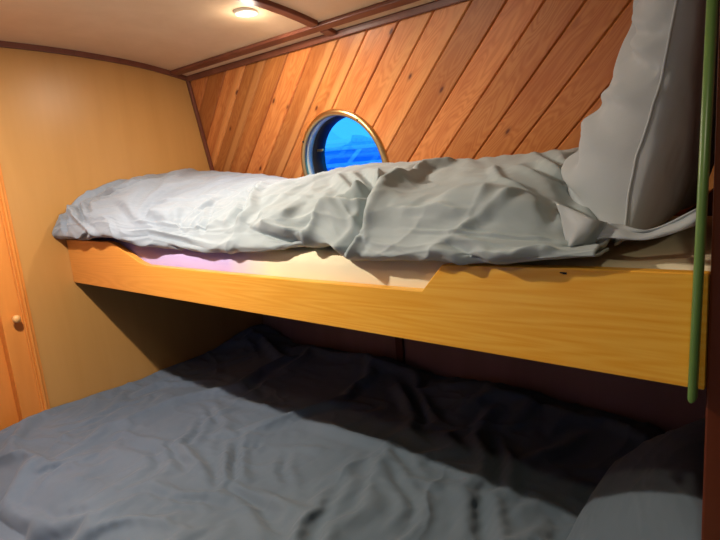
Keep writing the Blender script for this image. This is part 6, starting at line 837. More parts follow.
[1,-1,-2,-2,-2,2,1,2,2,1,2,3,1,-3,-2,1,-1,-1,0,0,0,-1,-1,0,0,0,-2,-3,-3,0,1,1,2,2,2,3,2,3,2,2,1,1,0,-3,-1,0,3,0,1,0,-1,0,0,0,1,3,2,-4,-3,-5,-5,-2,-2,-1,-1,-2,-2,-2,-1,1,1,-1,2,4,1,-1,0,1,0,0,2,2],
[1,-1,-2,0,-2,1,1,2,1,2,1,2,0,-2,0,1,-1,-1,0,0,0,-1,-1,0,-1,-4,-4,-1,1,1,1,2,2,2,2,2,2,3,2,2,1,1,-1,-2,-1,0,3,1,0,0,0,-1,0,1,0,0,1,0,-5,-5,-3,-7,-5,-3,-1,-1,0,0,2,1,1,1,2,3,2,-1,0,1,0,1,0,2],
[0,0,-1,0,-2,2,0,1,2,0,2,2,0,-1,1,0,-1,0,0,0,-1,-1,0,-3,-5,-3,-1,1,0,1,1,2,2,3,2,2,2,2,2,2,1,-1,0,0,0,-1,3,1,0,1,-1,-1,1,0,1,-1,-1,-2,-3,-4,-8,-9,-2,-1,-1,0,1,1,2,1,2,1,2,1,3,-1,-1,1,2,0,1,0],
[0,-1,-1,3,-2,0,0,2,1,0,-1,2,0,2,2,0,0,0,-1,-1,-1,0,-3,-6,-2,-1,1,0,0,0,2,1,2,2,2,3,3,3,2,0,-1,0,2,-1,1,0,0,0,3,1,-3,1,2,0,0,-2,-3,-1,-4,-9,-11,0,-1,0,-1,0,1,2,1,1,2,1,2,2,2,-2,-2,2,2,1,0,0],
[0,0,-1,2,-1,-2,-1,5,1,0,-1,-1,1,3,4,0,0,-1,-1,-2,0,-6,-3,-1,-1,0,0,0,-2,-1,0,2,3,4,3,2,2,1,2,1,1,0,0,1,1,2,0,-2,2,2,-2,2,0,0,-2,-1,-1,-5,-9,-7,-3,-1,-1,0,-1,1,-1,2,1,1,2,2,1,2,2,-9,0,7,3,1,-1,0],
[0,-1,1,1,1,-3,-4,5,4,0,0,-2,0,4,5,-1,0,-1,-2,-1,-4,-5,0,-1,0,-1,0,-1,-2,-1,1,1,2,3,3,2,3,1,1,1,2,1,1,2,1,1,-1,-1,-1,4,0,1,-1,-1,-4,-2,-3,-6,-5,-4,-3,0,-1,0,0,0,0,0,-1,0,0,0,0,1,3,-4,0,4,8,3,-2,0],
[0,0,0,1,0,-1,-4,3,5,1,0,-1,-1,4,5,-1,0,-1,-1,-6,-3,-1,-1,0,-1,0,0,-2,-2,0,-1,0,3,4,2,2,2,1,2,1,2,2,2,1,1,0,0,-1,-5,1,4,2,-3,-5,-4,-3,-1,-2,-4,-4,-1,-1,0,0,1,0,-1,0,-1,0,0,-1,0,1,0,0,0,1,5,1,5,0],
[0,0,-1,-1,3,0,-4,3,3,3,0,-1,0,3,5,-1,-1,0,-4,-5,-1,-1,0,-1,0,-1,0,-1,-2,-2,-1,1,1,4,5,2,1,2,1,2,2,2,1,0,1,1,-1,-5,-5,-5,3,8,-3,-4,-1,-2,-2,-6,-3,1,-1,-1,0,0,1,0,0,0,-2,0,0,0,0,0,0,1,0,1,2,1,3,3],
[0,0,0,-1,-1,1,-2,4,2,3,2,-1,-1,2,5,1,-4,-3,-3,-1,0,-1,-1,0,-1,0,-1,-1,-2,-2,-2,1,2,1,4,5,3,1,2,1,2,1,1,2,0,-4,-6,-3,-1,-2,2,6,-1,-4,-4,-4,-2,-1,-1,-1,0,1,0,0,0,0,0,-1,-1,0,0,0,1,0,0,0,0,1,2,2,1,3],
[0,0,0,1,-1,-1,0,3,3,2,2,-1,0,1,5,1,-5,-4,-2,0,0,-1,-1,-1,0,0,-1,-1,-2,-2,-2,-1,1,4,1,3,6,3,2,1,2,2,1,-2,-3,-4,-2,-2,-2,-2,0,5,-2,-3,-3,-2,-3,-4,3,1,-1,1,0,1,1,-1,0,-1,0,-1,-1,1,1,0,1,0,0,1,2,1,2,1],
[0,1,0,1,0,-1,-1,2,4,2,1,1,-1,1,4,2,-5,-3,-2,-1,0,0,-1,-2,-1,-1,0,-1,-1,-2,-1,-2,-1,2,4,2,2,6,5,1,1,2,-2,-2,-2,-2,-3,-3,0,-2,0,3,-1,-4,-6,-4,-3,-1,3,1,2,2,0,0,1,1,0,-1,-1,-2,0,1,1,1,1,0,0,1,2,2,2,-1],
[0,0,2,0,1,-1,-1,1,3,4,1,1,0,0,3,3,-4,-4,-2,0,-1,0,-1,-1,-1,-1,-1,-1,-1,-1,-2,-1,-1,-1,0,6,3,1,5,6,2,1,-2,-2,-5,-4,0,-1,-3,-1,1,2,-5,-6,-4,-1,-1,0,0,0,0,2,4,3,0,0,0,1,-1,-1,-2,0,0,3,3,0,0,1,1,2,1,-1],
[0,1,0,0,4,-1,-1,0,1,4,3,1,0,0,2,2,-2,-3,-2,-1,0,-1,-1,-1,-1,-1,-1,-1,-1,-1,-1,-1,-2,-1,-2,1,5,5,2,3,5,2,-1,-5,-3,-1,-3,-4,0,0,1,0,-4,-4,-3,0,-1,-1,0,0,0,0,1,2,3,2,1,0,-1,-1,0,-1,0,3,4,-1,0,1,1,1,1,-1],
[0,0,0,0,5,0,-6,2,3,2,4,3,1,0,1,1,0,-3,-2,-1,-1,0,-1,-1,-1,-1,-1,-1,-1,-1,-2,-1,-1,-1,-2,-1,-1,4,7,4,1,5,-5,-1,-1,-4,-2,-1,-1,-1,0,0,-2,-3,-2,-1,0,-1,0,-1,0,0,0,0,1,2,1,2,1,0,0,-1,0,2,4,-2,2,1,0,-1,0,2],
[0,1,-1,-5,5,-1,-7,3,7,5,1,5,2,1,0,1,0,-2,-3,-1,0,-1,-1,-1,-1,0,-1,-1,-2,-1,-1,-1,-1,-2,-1,-2,-1,-1,1,8,7,0,-1,0,-2,-2,-2,-1,-2,-2,1,-1,-1,-1,-3,-1,0,-1,-1,0,0,0,0,1,0,1,0,1,1,1,1,0,0,1,2,0,1,3,0,-1,0,1],
[0,-1,0,-3,-4,-2,-1,0,5,9,6,2,4,2,1,1,0,-3,-2,-1,-1,-1,-1,0,-1,-1,-1,-1,-1,-1,-1,-1,-2,-1,-1,-2,-1,-2,-1,0,7,7,2,-3,-2,0,-1,-2,-3,-2,-1,2,0,-2,-2,0,-1,-1,-1,0,-1,1,1,0,1,0,1,0,1,1,1,1,0,1,0,1,1,2,-1,0,0,1],
[1,0,-3,-1,-3,-3,0,-1,0,4,9,8,4,3,2,1,-1,-2,-2,-2,-1,-1,-1,-1,0,-1,-1,-1,-1,0,-1,-2,-1,-1,-2,-1,-2,-1,-2,-1,0,4,7,1,-3,-1,0,-1,0,-3,-1,1,2,-4,-1,0,-1,-1,0,-1,0,-1,2,1,1,0,1,0,1,1,1,0,1,0,-1,2,1,0,-1,0,1,1],
[1,-1,-3,-1,-1,-2,-1,0,-1,0,1,9,12,5,3,1,-1,-2,-2,-1,-2,-1,-1,-1,-2,-1,-2,-1,-1,0,0,-1,-1,-1,-2,-2,-1,-1,-1,-1,0,0,2,4,2,-2,-1,0,1,-3,0,0,3,-4,0,-1,-1,-1,-1,0,0,0,1,2,0,1,0,1,1,0,1,1,1,-1,-1,2,-1,-1,-2,1,3,1],
[1,0,-2,-1,-2,-2,0,-1,0,0,0,1,6,13,9,2,-2,-4,1,-2,-1,-1,-2,-3,-2,-1,-1,-1,-1,-1,-1,-1,-1,-2,0,-1,-1,0,-1,0,-1,0,1,5,1,-3,-3,-1,1,2,0,-1,1,0,-1,0,-3,-1,-1,1,1,-1,0,2,1,1,1,1,0,1,1,1,0,-1,0,1,-3,-1,0,0,2,2],
[1,0,0,-2,-1,-2,0,-1,0,-1,1,0,2,5,10,8,2,-4,-2,2,-1,-2,-3,-3,-3,-2,-2,-2,-1,1,1,0,0,-2,-3,0,-1,0,0,1,0,0,0,4,2,-3,-1,-1,0,0,1,-1,1,0,0,-1,-3,-1,0,0,1,0,0,0,2,1,1,1,1,1,1,0,1,-2,0,0,-2,-1,1,0,1,1],
[1,1,-1,0,-2,-1,-1,0,-1,0,0,-1,3,3,3,6,7,2,-5,1,1,0,-3,-3,-2,-3,-3,-2,-2,-1,0,1,2,0,-3,-1,0,-1,1,0,1,0,1,1,3,-1,-1,-1,-1,0,0,0,1,0,-1,0,-2,-1,-1,1,0,0,1,0,1,1,1,0,2,1,1,1,0,-2,1,-2,-1,0,0,0,-1,2],
[1,-1,1,0,0,-2,-1,0,0,0,-1,0,1,3,4,2,3,4,0,-2,0,2,1,-3,-3,-3,-2,-3,-2,-1,0,0,0,0,-1,1,-1,0,0,1,1,0,0,1,2,0,0,-1,-2,-1,1,0,0,1,0,-1,-2,-1,0,0,1,0,0,1,0,0,-1,3,2,1,2,1,-1,-1,0,-1,-1,-1,-2,-1,0,3],
[1,0,-1,2,0,-1,-2,0,0,0,0,-1,0,2,4,3,3,3,1,-2,-2,-1,0,2,-1,-2,-3,-3,-2,-1,0,0,0,0,0,0,0,-1,1,1,0,0,0,2,2,0,-1,-1,-2,0,-1,1,-1,1,1,-1,-1,-1,-1,1,1,0,0,0,1,-1,-1,3,2,1,0,2,0,-1,-1,0,-2,-2,0,0,-1,2],
[1,0,0,0,2,-1,-1,-2,1,0,0,0,-1,1,3,2,3,4,3,-2,-3,-2,-2,-1,-1,2,-1,-3,0,-2,0,1,0,-1,1,0,0,-1,1,0,0,0,-1,2,3,0,-2,-1,-1,0,-1,0,1,-1,0,2,-2,0,-1,0,1,0,-1,2,0,-1,-1,3,-1,0,1,3,1,0,-1,-1,-2,-1,-1,1,0,0],
[1,0,0,-1,0,0,0,0,0,0,0,0,0,0,0,0,0,0,0,0,0,0,0,0,0,0,0,0,1,0,0,0,0,0,0,0,0,0,0,0,0,1,0,0,0,0,0,0,-1,0,0,0,0,0,-1,0,0,0,0,0,0,0,0,0,0,0,0,0,0,1,0,0,0,0,0,0,0,0,0,0,0,0],
[-1,-3,-3,-1,-1,-1,-1,0,0,2,1,1,0,0,0,1,1,2,1,1,0,1,0,0,0,0,0,0,0,0,0,0,0,0,0,0,0,0,0,0,0,0,0,0,0,0,0,0,0,0,0,0,0,0,0,0,0,0,0,0,0,0,0,0,0,1,0,0,-1,0,0,0,0,0,0,0,0,0,0,1,0,0],
[-1,-1,-1,1,1,1,-1,-11,0,11,1,-18,-3,-1,4,3,4,3,3,2,2,2,-1,-2,1,0,1,1,-1,-3,1,0,1,1,1,-1,0,-2,2,0,0,-1,0,0,0,0,2,-1,0,1,-1,-1,1,-2,0,1,0,0,1,-1,1,1,0,-1,2,1,2,-2,-5,0,1,2,1,0,-3,-2,1,1,2,2,1,-3],
[-1,-2,0,3,-4,3,-5,-4,2,9,-5,-16,-13,5,7,8,5,4,-2,2,1,1,-1,-1,1,1,-1,-2,-1,0,2,1,1,1,0,0,-1,-1,1,1,-1,1,1,-1,1,-1,2,0,0,1,-1,-1,-1,-3,1,1,1,0,1,0,1,1,0,0,1,2,2,2,-4,-6,0,1,3,1,0,-2,-3,0,1,2,1,-3],
[-1,-1,1,-4,0,2,-12,3,10,-1,-14,-17,-2,10,9,8,6,3,-5,-2,0,-1,1,1,0,-1,0,-2,0,2,2,1,1,1,-1,1,-1,-1,1,1,1,0,-1,0,0,1,1,0,1,1,-1,-1,-3,-2,1,1,1,1,1,1,1,0,2,-1,2,2,2,1,1,-6,-7,2,2,0,1,0,-1,-4,2,0,1,-1],
[-1,0,0,-1,1,-8,-8,10,3,-11,-17,-10,7,12,10,6,5,2,2,-1,-4,-7,1,-1,-2,-1,2,0,1,2,1,1,1,0,1,0,1,-2,2,1,0,-1,-2,1,1,1,2,0,-1,1,0,0,-4,-2,1,1,1,2,1,1,1,1,2,1,0,2,2,2,2,-3,-10,-2,1,1,1,0,-4,-1,2,0,1,0],
[-1,-1,-1,-3,4,-12,-3,9,-5,-17,-12,-1,8,13,10,5,4,3,2,-3,-8,-3,-1,-3,-1,1,2,1,1,2,1,1,1,1,1,-1,1,1,0,0,0,-3,0,2,1,2,2,1,1,-4,1,0,-4,-1,0,2,1,2,1,1,2,1,2,1,1,1,2,2,2,0,-7,-5,1,2,-2,-4,-1,-1,0,0,1,1],
[-1,-1,-5,-2,7,-16,0,6,-14,-13,5,-1,-1,9,11,8,4,2,-2,-7,-4,1,-5,-2,1,2,1,1,2,1,2,1,1,1,1,1,1,0,0,1,-4,-1,1,2,2,1,2,2,0,-2,-1,1,-4,-1,1,1,1,1,2,1,2,2,1,2,1,1,2,3,1,1,-3,-6,1,1,-3,-4,0,0,-3,-2,2,0],
[-1,0,-1,-4,0,-18,4,1,-15,4,11,1,-8,-3,5,9,6,2,-7,-5,2,-3,-4,1,2,0,2,1,2,1,2,1,1,1,1,2,1,-1,1,0,-3,0,2,2,1,2,1,1,-1,-2,0,1,-4,0,2,1,1,1,2,1,1,2,2,2,1,2,1,2,1,2,0,-6,1,1,0,-8,-5,1,2,-1,-5,2],
[0,-1,-4,-1,-8,-9,-4,0,-2,12,9,3,-2,-8,-10,2,6,3,-8,1,0,-5,1,2,0,1,1,1,2,1,2,1,2,1,2,0,0,2,0,-2,0,1,2,2,1,2,2,0,-3,-2,0,0,-2,1,2,1,1,1,1,2,1,2,1,2,2,2,1,2,1,2,1,-3,0,0,-3,-10,-6,1,2,1,-4,2],
[0,-1,-5,-4,3,-4,-13,-3,11,9,-2,2,6,1,-11,-13,-1,3,-4,2,-3,-1,2,2,0,0,1,1,2,1,2,2,1,2,1,0,1,2,1,-1,1,1,2,1,0,2,1,2,-2,-3,-3,0,0,2,1,2,1,2,1,1,1,1,2,2,1,2,2,1,2,2,-1,1,0,-5,-5,-2,-10,-1,2,0,1,0],
[0,-1,-5,-11,6,7,-9,-2,9,-5,-5,6,7,5,0,-18,-12,-2,3,-1,-2,1,2,2,-1,1,1,2,1,1,2,1,1,2,2,1,0,2,1,1,2,1,1,0,1,1,1,2,0,-4,-1,-3,0,2,2,1,2,2,1,2,1,1,1,1,2,2,1,2,1,1,2,1,-5,-8,0,-3,-8,-3,2,2,1,0],
[0,-3,-8,-6,3,8,1,0,-5,-10,4,10,5,3,3,-10,-18,-7,2,-2,-1,2,1,2,0,-1,1,1,2,2,1,2,1,1,2,1,1,2,1,2,2,1,1,0,0,2,1,1,2,-1,-3,-1,-2,1,1,2,1,2,2,1,2,2,1,1,1,1,2,2,1,1,2,0,-9,-7,-1,-7,-5,1,2,1,3,-1],
[-1,-1,-4,-2,3,0,-3,-4,-10,-1,11,10,2,2,4,-4,-17,-13,0,-3,0,2,1,1,1,-1,-1,1,2,2,2,2,1,1,2,1,1,2,2,1,2,1,0,1,1,1,1,1,2,1,-2,-1,-1,-2,2,1,2,1,2,2,1,2,2,1,2,1,1,1,2,2,1,-4,-11,-3,-6,-6,-1,2,1,1,3,0],
[-1,-1,0,-6,2,-8,-11,-4,-1,10,13,6,1,3,4,-1,-14,-17,-4,-2,0,2,1,0,2,-2,0,1,2,1,2,1,2,1,2,1,2,1,2,1,1,1,1,1,2,1,0,1,2,2,1,-3,0,-1,0,1,1,2,1,2,2,1,2,1,2,2,1,2,1,2,0,-8,-9,-2,-10,-3,1,1,1,1,3,1],
[-1,-1,0,-10,-6,-9,-4,-2,4,14,11,3,1,4,3,2,-12,-16,-3,-4,-5,1,2,0,2,0,-1,1,2,0,1,1,2,1,2,2,1,2,1,1,1,1,1,2,1,1,0,2,1,2,1,1,-2,0,-1,1,1,1,2,1,2,1,2,2,1,2,1,2,2,1,-3,-12,-3,-2,-9,-1,1,-2,1,1,3,2],
[-1,-1,-1,-14,-1,4,-2,-8,-1,14,8,1,3,3,3,3,-6,-13,-9,-4,-9,1,1,1,2,0,0,1,1,0,-1,2,1,2,2,1,2,2,1,1,1,1,2,1,1,1,0,2,1,2,1,2,-1,0,1,-1,2,0,1,2,1,2,1,2,1,2,1,2,2,-1,-9,-7,-2,-7,-3,2,1,-1,-1,1,2,2],
[-1,-1,-3,-4,1,2,-5,-4,-6,14,5,0,4,2,4,3,-2,-8,-17,-5,-10,1,1,1,2,1,0,1,2,-1,-2,0,2,2,2,1,2,2,1,1,2,1,1,1,1,1,1,1,1,2,1,2,1,-1,1,1,0,0,2,1,1,2,1,2,1,2,1,2,1,-4,-11,-2,-7,-4,1,2,2,1,-2,-1,1,2],
[0,-1,-2,-5,5,-9,-5,5,-4,11,2,2,3,2,5,1,-5,-6,-13,-6,-11,1,1,2,0,2,2,1,2,-3,0,-1,0,2,2,1,2,2,1,2,1,2,0,0,1,1,2,1,1,2,1,2,1,1,0,0,1,0,2,1,2,1,2,1,2,1,2,1,0,-9,-7,-2,-8,0,-1,3,2,3,1,0,-2,-1],
[0,-1,1,-3,2,-15,-6,10,0,8,0,2,3,4,3,-5,-10,-5,-1,-6,-11,-1,2,2,1,1,2,1,0,0,-1,2,-2,0,2,2,1,2,2,2,1,1,1,-1,1,1,2,1,1,2,1,1,2,1,0,1,1,1,1,1,2,1,2,1,2,1,2,1,-4,-9,-2,-6,-5,1,-1,1,0,2,4,0,-3,2],
[0,-2,0,0,2,-20,-6,13,5,3,1,3,3,1,-4,-9,-9,-2,2,0,-10,-2,2,1,2,1,0,0,1,1,2,1,-1,0,2,1,2,1,2,2,2,1,-2,0,0,1,1,2,1,1,1,2,2,1,0,1,1,2,1,2,1,2,1,1,2,1,2,0,-8,-6,-2,-7,-1,-1,0,1,-1,1,3,2,-2,2],
[0,0,0,-5,6,-26,-6,12,8,4,2,2,0,-4,-10,-9,-1,3,4,1,-8,-4,1,1,1,1,1,2,1,2,2,1,-2,1,1,1,2,1,2,1,2,1,2,2,0,-1,-2,0,0,2,1,2,1,2,0,2,1,2,1,2,1,2,1,2,1,1,2,-3,-9,-1,-6,-3,-1,-3,-3,1,1,2,1,3,1,1],
[0,0,-2,-2,-1,-27,-4,11,4,1,1,0,1,-4,-11,1,6,5,0,0,-6,-3,0,2,1,2,1,2,1,2,2,1,-1,-1,0,2,1,2,2,1,2,1,1,2,1,1,1,0,-1,-3,0,1,2,2,1,2,1,2,2,1,2,1,1,1,1,2,1,-2,-8,-2,-6,0,0,-3,1,-4,-2,2,2,0,3,1],
[0,0,-2,0,-13,-21,-4,8,-3,-2,-1,-1,2,-1,-2,8,9,5,-4,-3,-1,-2,1,1,2,1,2,1,1,1,1,1,-1,0,0,1,2,1,2,2,1,2,1,1,2,1,0,1,1,0,-2,-1,-1,1,2,2,2,1,1,1,1,1,1,1,1,1,2,1,-3,-7,-4,0,0,-1,3,0,-5,-3,-1,2,2,1],
[0,0,-2,-1,-18,-1,-6,-8,-1,0,0,0,-13,0,10,10,8,6,3,-7,-5,2,1,0,1,1,1,1,1,0,0,1,-2,1,0,2,1,2,2,1,2,1,2,1,1,2,1,0,-1,0,1,0,-2,-1,1,1,1,1,0,1,2,1,1,1,1,1,2,1,1,-5,-2,1,0,0,0,3,0,-4,-7,-3,2,2],
[0,-1,-3,-2,-5,5,-2,-4,-5,-4,0,-8,-21,-1,12,11,7,3,0,4,1,-1,-4,0,0,1,1,0,1,2,0,-2,-3,1,1,1,2,2,1,2,1,2,1,2,1,1,2,1,0,-3,-1,0,1,-3,1,0,1,2,2,1,1,0,1,1,1,2,1,1,1,1,1,-1,0,0,1,-1,-4,2,-1,-11,1,0],
[0,-2,-1,-3,4,-4,5,-1,0,-2,-6,-16,-23,-1,13,10,6,1,1,2,1,2,-3,0,2,1,0,1,0,1,1,-4,-3,1,1,2,2,1,2,1,2,2,1,1,2,0,1,1,-1,1,0,-3,-2,0,1,1,1,1,0,1,1,1,1,2,1,2,1,1,1,2,-1,1,-2,0,2,1,-9,0,4,-3,-6,-1],
[0,0,-3,1,-4,-1,6,-8,5,4,-4,-19,-25,-1,13,9,5,2,2,2,1,-2,0,1,1,1,1,1,1,1,-1,-4,-3,1,2,1,2,2,1,2,1,2,2,1,1,0,0,0,1,1,1,0,-3,-3,1,0,-1,1,1,1,2,1,1,1,1,1,1,2,1,1,1,-2,-1,1,3,2,-9,-3,4,3,-2,-7],
[0,0,-4,-6,1,7,2,-13,5,7,0,-18,-26,-4,13,9,4,3,2,1,2,-2,0,1,1,2,0,1,1,0,0,-4,-2,1,1,2,2,1,2,1,2,2,1,1,2,-1,-1,1,-1,1,1,1,0,-4,0,-3,0,2,1,2,1,2,1,0,-1,1,1,1,1,1,1,2,1,2,0,0,-9,-3,3,3,-2,-4],
[0,0,0,-3,1,5,-6,-14,4,9,6,-18,-26,-6,13,7,5,2,2,2,2,-1,0,1,1,0,1,1,1,0,-1,-3,-1,0,2,1,2,2,1,2,2,1,2,1,0,0,-1,-1,0,0,1,1,1,-1,-4,-1,1,1,1,2,1,1,2,1,-1,1,1,1,2,1,2,1,2,0,-2,0,-9,-4,2,3,2,-4],
[0,0,2,0,2,-1,-13,-11,6,10,8,-15,-26,-8,11,8,4,1,2,2,2,2,0,0,1,2,1,-1,1,0,-3,-1,-1,0,1,2,2,1,2,1,2,2,1,1,0,-1,-1,-2,0,1,0,0,1,2,-2,-1,0,0,2,0,2,1,1,1,1,1,2,1,2,1,2,1,1,-3,-2,0,-9,-3,1,2,2,-1],
[0,0,3,1,2,-9,-15,-4,12,10,4,-13,-24,-12,10,8,4,1,1,2,2,2,1,1,2,1,1,-1,1,0,-2,-2,-1,-1,2,2,1,2,1,2,2,1,1,0,-1,-3,0,-1,1,0,0,0,1,1,1,-1,0,0,1,2,1,1,2,1,1,1,2,1,2,1,2,1,1,-6,-2,-1,-9,-2,3,2,1,0],
[0,0,3,3,1,-15,-14,4,15,7,-3,-8,-20,-15,8,7,3,2,2,0,2,2,2,2,1,2,1,-1,1,0,-1,-3,0,-2,2,1,2,1,2,2,1,1,0,0,-2,-3,0,0,1,0,0,-1,1,1,1,1,0,1,0,2,1,2,1,1,2,1,1,2,1,2,1,2,1,-8,-2,-3,-8,-1,3,3,2,0],
[0,0,3,3,2,-17,-14,11,14,-4,-7,-4,-9,-15,3,7,3,2,0,2,2,3,2,1,2,1,1,0,1,0,0,-4,0,-2,1,2,2,1,2,1,1,0,-1,0,-4,-1,1,0,2,-1,0,-1,1,1,1,2,0,1,0,2,1,2,1,2,1,2,1,1,2,1,2,1,1,-6,-6,-4,-6,1,2,1,2,1],
[0,-1,2,4,3,-22,-7,15,9,-10,-7,-8,-7,-10,4,8,2,3,0,3,2,2,2,2,1,1,2,1,0,1,0,-4,-1,-1,0,1,2,2,1,0,1,0,0,-3,-3,1,1,0,1,0,0,-1,-1,2,2,1,1,1,1,1,2,1,2,1,2,1,2,1,2,1,1,2,1,-5,-8,-2,-5,-3,3,1,2,1],
[0,0,3,4,-8,-19,3,16,4,-2,-2,-14,-14,-10,4,8,1,4,1,2,2,2,2,2,1,2,1,2,0,1,0,-5,-1,1,-1,1,2,1,0,0,-1,2,3,-6,-3,-1,1,2,1,1,-1,0,-2,2,2,1,2,1,1,1,2,2,1,2,1,2,1,2,1,2,1,1,2,-1,-8,1,-5,-10,2,1,2,1],
[0,0,1,4,-16,-10,10,14,4,1,0,-6,-17,-18,-3,8,3,2,2,2,2,2,2,2,2,1,2,1,1,0,0,-6,0,1,0,0,1,0,-1,0,1,2,2,-6,-2,-1,1,2,1,1,0,0,-2,2,1,2,1,2,1,2,1,2,2,1,2,1,1,2,2,1,2,1,2,0,-3,-1,-3,-13,-3,2,2,1],
[0,0,2,-6,-14,0,14,10,0,1,0,3,-10,-23,-12,7,5,-2,3,3,2,2,2,2,2,1,2,1,1,0,-1,-3,-1,-3,0,0,-1,1,1,0,1,2,-1,-1,-3,-1,1,2,1,2,-1,1,-2,1,2,2,1,2,1,2,1,2,2,1,2,2,1,2,1,2,1,1,2,0,-2,-2,2,-12,-9,2,2,1],
[0,1,0,-11,-6,3,14,2,-2,1,1,7,-1,-19,-22,4,6,-1,0,2,3,3,2,2,1,2,2,1,2,0,-2,0,-1,-7,-2,-2,2,1,1,0,1,1,-1,1,-3,-1,2,1,2,1,0,1,-1,0,2,2,1,2,1,2,2,1,2,2,1,2,2,2,1,2,0,1,2,-1,-3,0,3,-10,-12,1,3,2],
[0,-1,-2,4,-5,-3,11,0,-4,-1,3,9,-4,-5,-25,-5,5,4,-4,2,2,3,2,2,2,2,1,2,1,-1,0,2,-2,-8,-3,-1,1,0,1,-1,1,0,1,0,-1,-1,2,1,2,2,0,0,1,-1,2,2,1,2,1,2,2,1,2,2,2,1,2,2,1,2,1,1,1,1,-2,-2,3,-10,-11,2,3,-1],
[0,0,0,3,0,-3,8,2,1,-4,-4,7,-11,5,-14,-14,1,4,-1,0,2,2,2,2,1,2,1,2,1,-3,3,4,-5,-6,-2,-3,2,1,-1,-1,-1,1,-2,0,1,0,2,1,2,2,1,0,1,0,1,2,2,1,2,1,2,2,1,2,2,2,2,1,2,2,0,2,2,1,-1,-2,0,-10,-6,0,2,-2],
[0,2,-2,1,2,3,2,-1,-2,6,-5,0,-14,7,0,-12,-8,3,1,-2,3,0,2,2,1,1,2,2,2,0,1,1,-7,-2,-3,-2,1,1,1,0,-1,-2,-4,0,1,1,2,1,2,2,1,1,1,0,1,2,2,1,2,2,1,2,1,2,2,2,2,1,3,1,1,2,1,2,0,-3,-2,-5,-2,-8,-1,2],
[0,1,-1,0,1,-7,-2,2,5,8,3,-9,-17,6,5,-2,-6,-6,1,2,0,2,0,1,2,1,2,2,1,2,1,0,-9,0,-4,0,1,1,0,2,1,-5,-2,-2,1,0,1,1,2,2,1,2,0,2,0,2,2,2,1,2,1,2,2,1,2,2,2,2,2,1,2,1,2,1,-3,-5,1,-4,-5,-7,1,3],
[0,1,-2,4,-11,-3,5,5,8,-3,4,-17,-13,1,4,0,-5,-1,4,3,1,1,2,1,0,1,2,2,0,2,3,-2,-9,2,-5,1,1,1,0,2,-1,0,1,-5,-2,1,1,0,1,1,1,2,1,2,1,1,2,2,1,2,1,2,2,1,2,2,2,2,2,2,1,2,0,-2,-6,-2,-2,-9,-4,1,4,3],
[0,1,0,1,-12,8,7,3,1,-9,1,-19,-6,-1,-1,-1,0,3,4,3,4,2,2,1,-1,-1,1,0,1,2,2,-2,-4,0,-4,1,1,1,1,0,-1,0,1,1,-6,0,1,2,0,0,1,1,1,1,2,1,2,2,1,2,2,1,2,1,2,2,3,2,1,2,1,0,-2,-3,-5,-1,-8,-8,1,5,4,2],
[0,0,-2,-4,5,6,-1,5,-1,-13,-2,-15,5,4,-3,-7,-4,4,5,3,3,3,2,1,0,-4,-1,0,1,2,2,-2,-2,-2,-1,2,2,-1,1,0,-2,-2,2,-1,1,-1,0,0,2,1,1,0,0,0,2,1,2,2,2,1,2,1,2,2,1,2,2,2,2,1,-1,-5,-3,-1,0,-5,-9,-3,3,5,4,1],
[0,0,-1,1,5,-7,-3,8,4,-15,-8,-2,10,6,1,-5,-11,-6,5,4,4,3,2,1,0,-6,-1,-1,1,2,2,-3,1,-3,1,2,-1,3,-3,-1,-2,1,1,2,0,1,1,0,0,-1,1,1,1,1,0,0,1,2,2,1,2,2,1,1,1,0,1,2,2,-1,-2,-2,2,-1,-1,-2,-8,-5,0,4,3,3],
[0,1,0,0,6,-12,-8,9,9,-10,-10,4,9,-1,0,3,-2,-11,-3,3,3,3,2,1,1,-7,-1,-2,1,2,1,0,0,-2,1,0,2,-1,-2,-2,-1,2,2,1,1,1,2,1,2,0,0,-1,-1,1,2,0,1,1,1,2,1,1,0,0,1,0,0,0,1,1,2,2,2,-1,-5,0,-3,-4,-4,0,2,3],
[1,1,4,-7,8,-5,-19,6,12,-3,-8,6,3,-8,-1,6,4,0,-12,1,2,2,2,2,1,-5,-4,-3,1,2,1,1,-1,0,-1,1,0,-1,-3,2,-1,0,3,1,1,2,1,2,2,1,2,1,-1,-2,-1,1,2,1,2,1,1,1,-1,0,1,0,1,0,0,2,3,2,2,-2,-6,0,-5,-2,0,0,-3,2],
[1,2,3,-8,6,2,-25,0,14,5,-4,4,-5,-10,2,8,3,3,-1,-8,0,1,3,2,3,-8,-5,-2,1,1,1,2,0,-2,0,0,-1,-1,0,-1,2,1,1,2,1,1,2,1,2,2,1,1,2,1,-1,-3,0,1,0,1,1,2,-1,-1,2,1,2,2,1,2,2,2,1,-1,-7,-2,-8,-5,1,1,1,2],
[1,2,2,-1,1,2,-26,-7,13,6,2,-1,-5,-10,5,9,3,3,4,-6,-2,-2,3,1,3,-4,-6,-1,-2,1,1,1,0,-3,1,0,-1,0,-1,1,2,1,1,1,2,1,2,1,2,1,0,2,1,2,1,0,-2,-1,-1,-1,0,1,1,1,2,2,2,2,1,2,2,2,1,0,-6,-4,-6,-8,-2,1,4,1],
[1,0,2,3,1,0,-25,-15,11,2,1,0,-1,-6,8,9,4,3,3,1,-5,-1,1,1,0,0,-2,-4,-4,-1,1,2,-2,0,0,0,0,-3,2,1,2,1,1,1,1,2,1,2,2,0,0,1,1,2,1,2,1,-3,0,-1,-2,-1,2,2,1,2,2,2,2,1,2,2,1,1,-3,-5,-2,-10,-7,2,3,1],
[0,2,3,-5,1,6,-26,-20,5,-1,1,1,1,2,8,10,6,2,4,3,-4,0,0,1,0,0,2,-5,-3,-5,-1,-1,3,1,-2,2,-5,0,2,1,2,1,1,1,1,1,2,2,1,0,0,0,1,1,2,1,2,1,-2,0,-1,-2,1,1,2,2,1,2,2,2,1,1,2,1,0,-2,-5,-8,-8,-1,2,1],
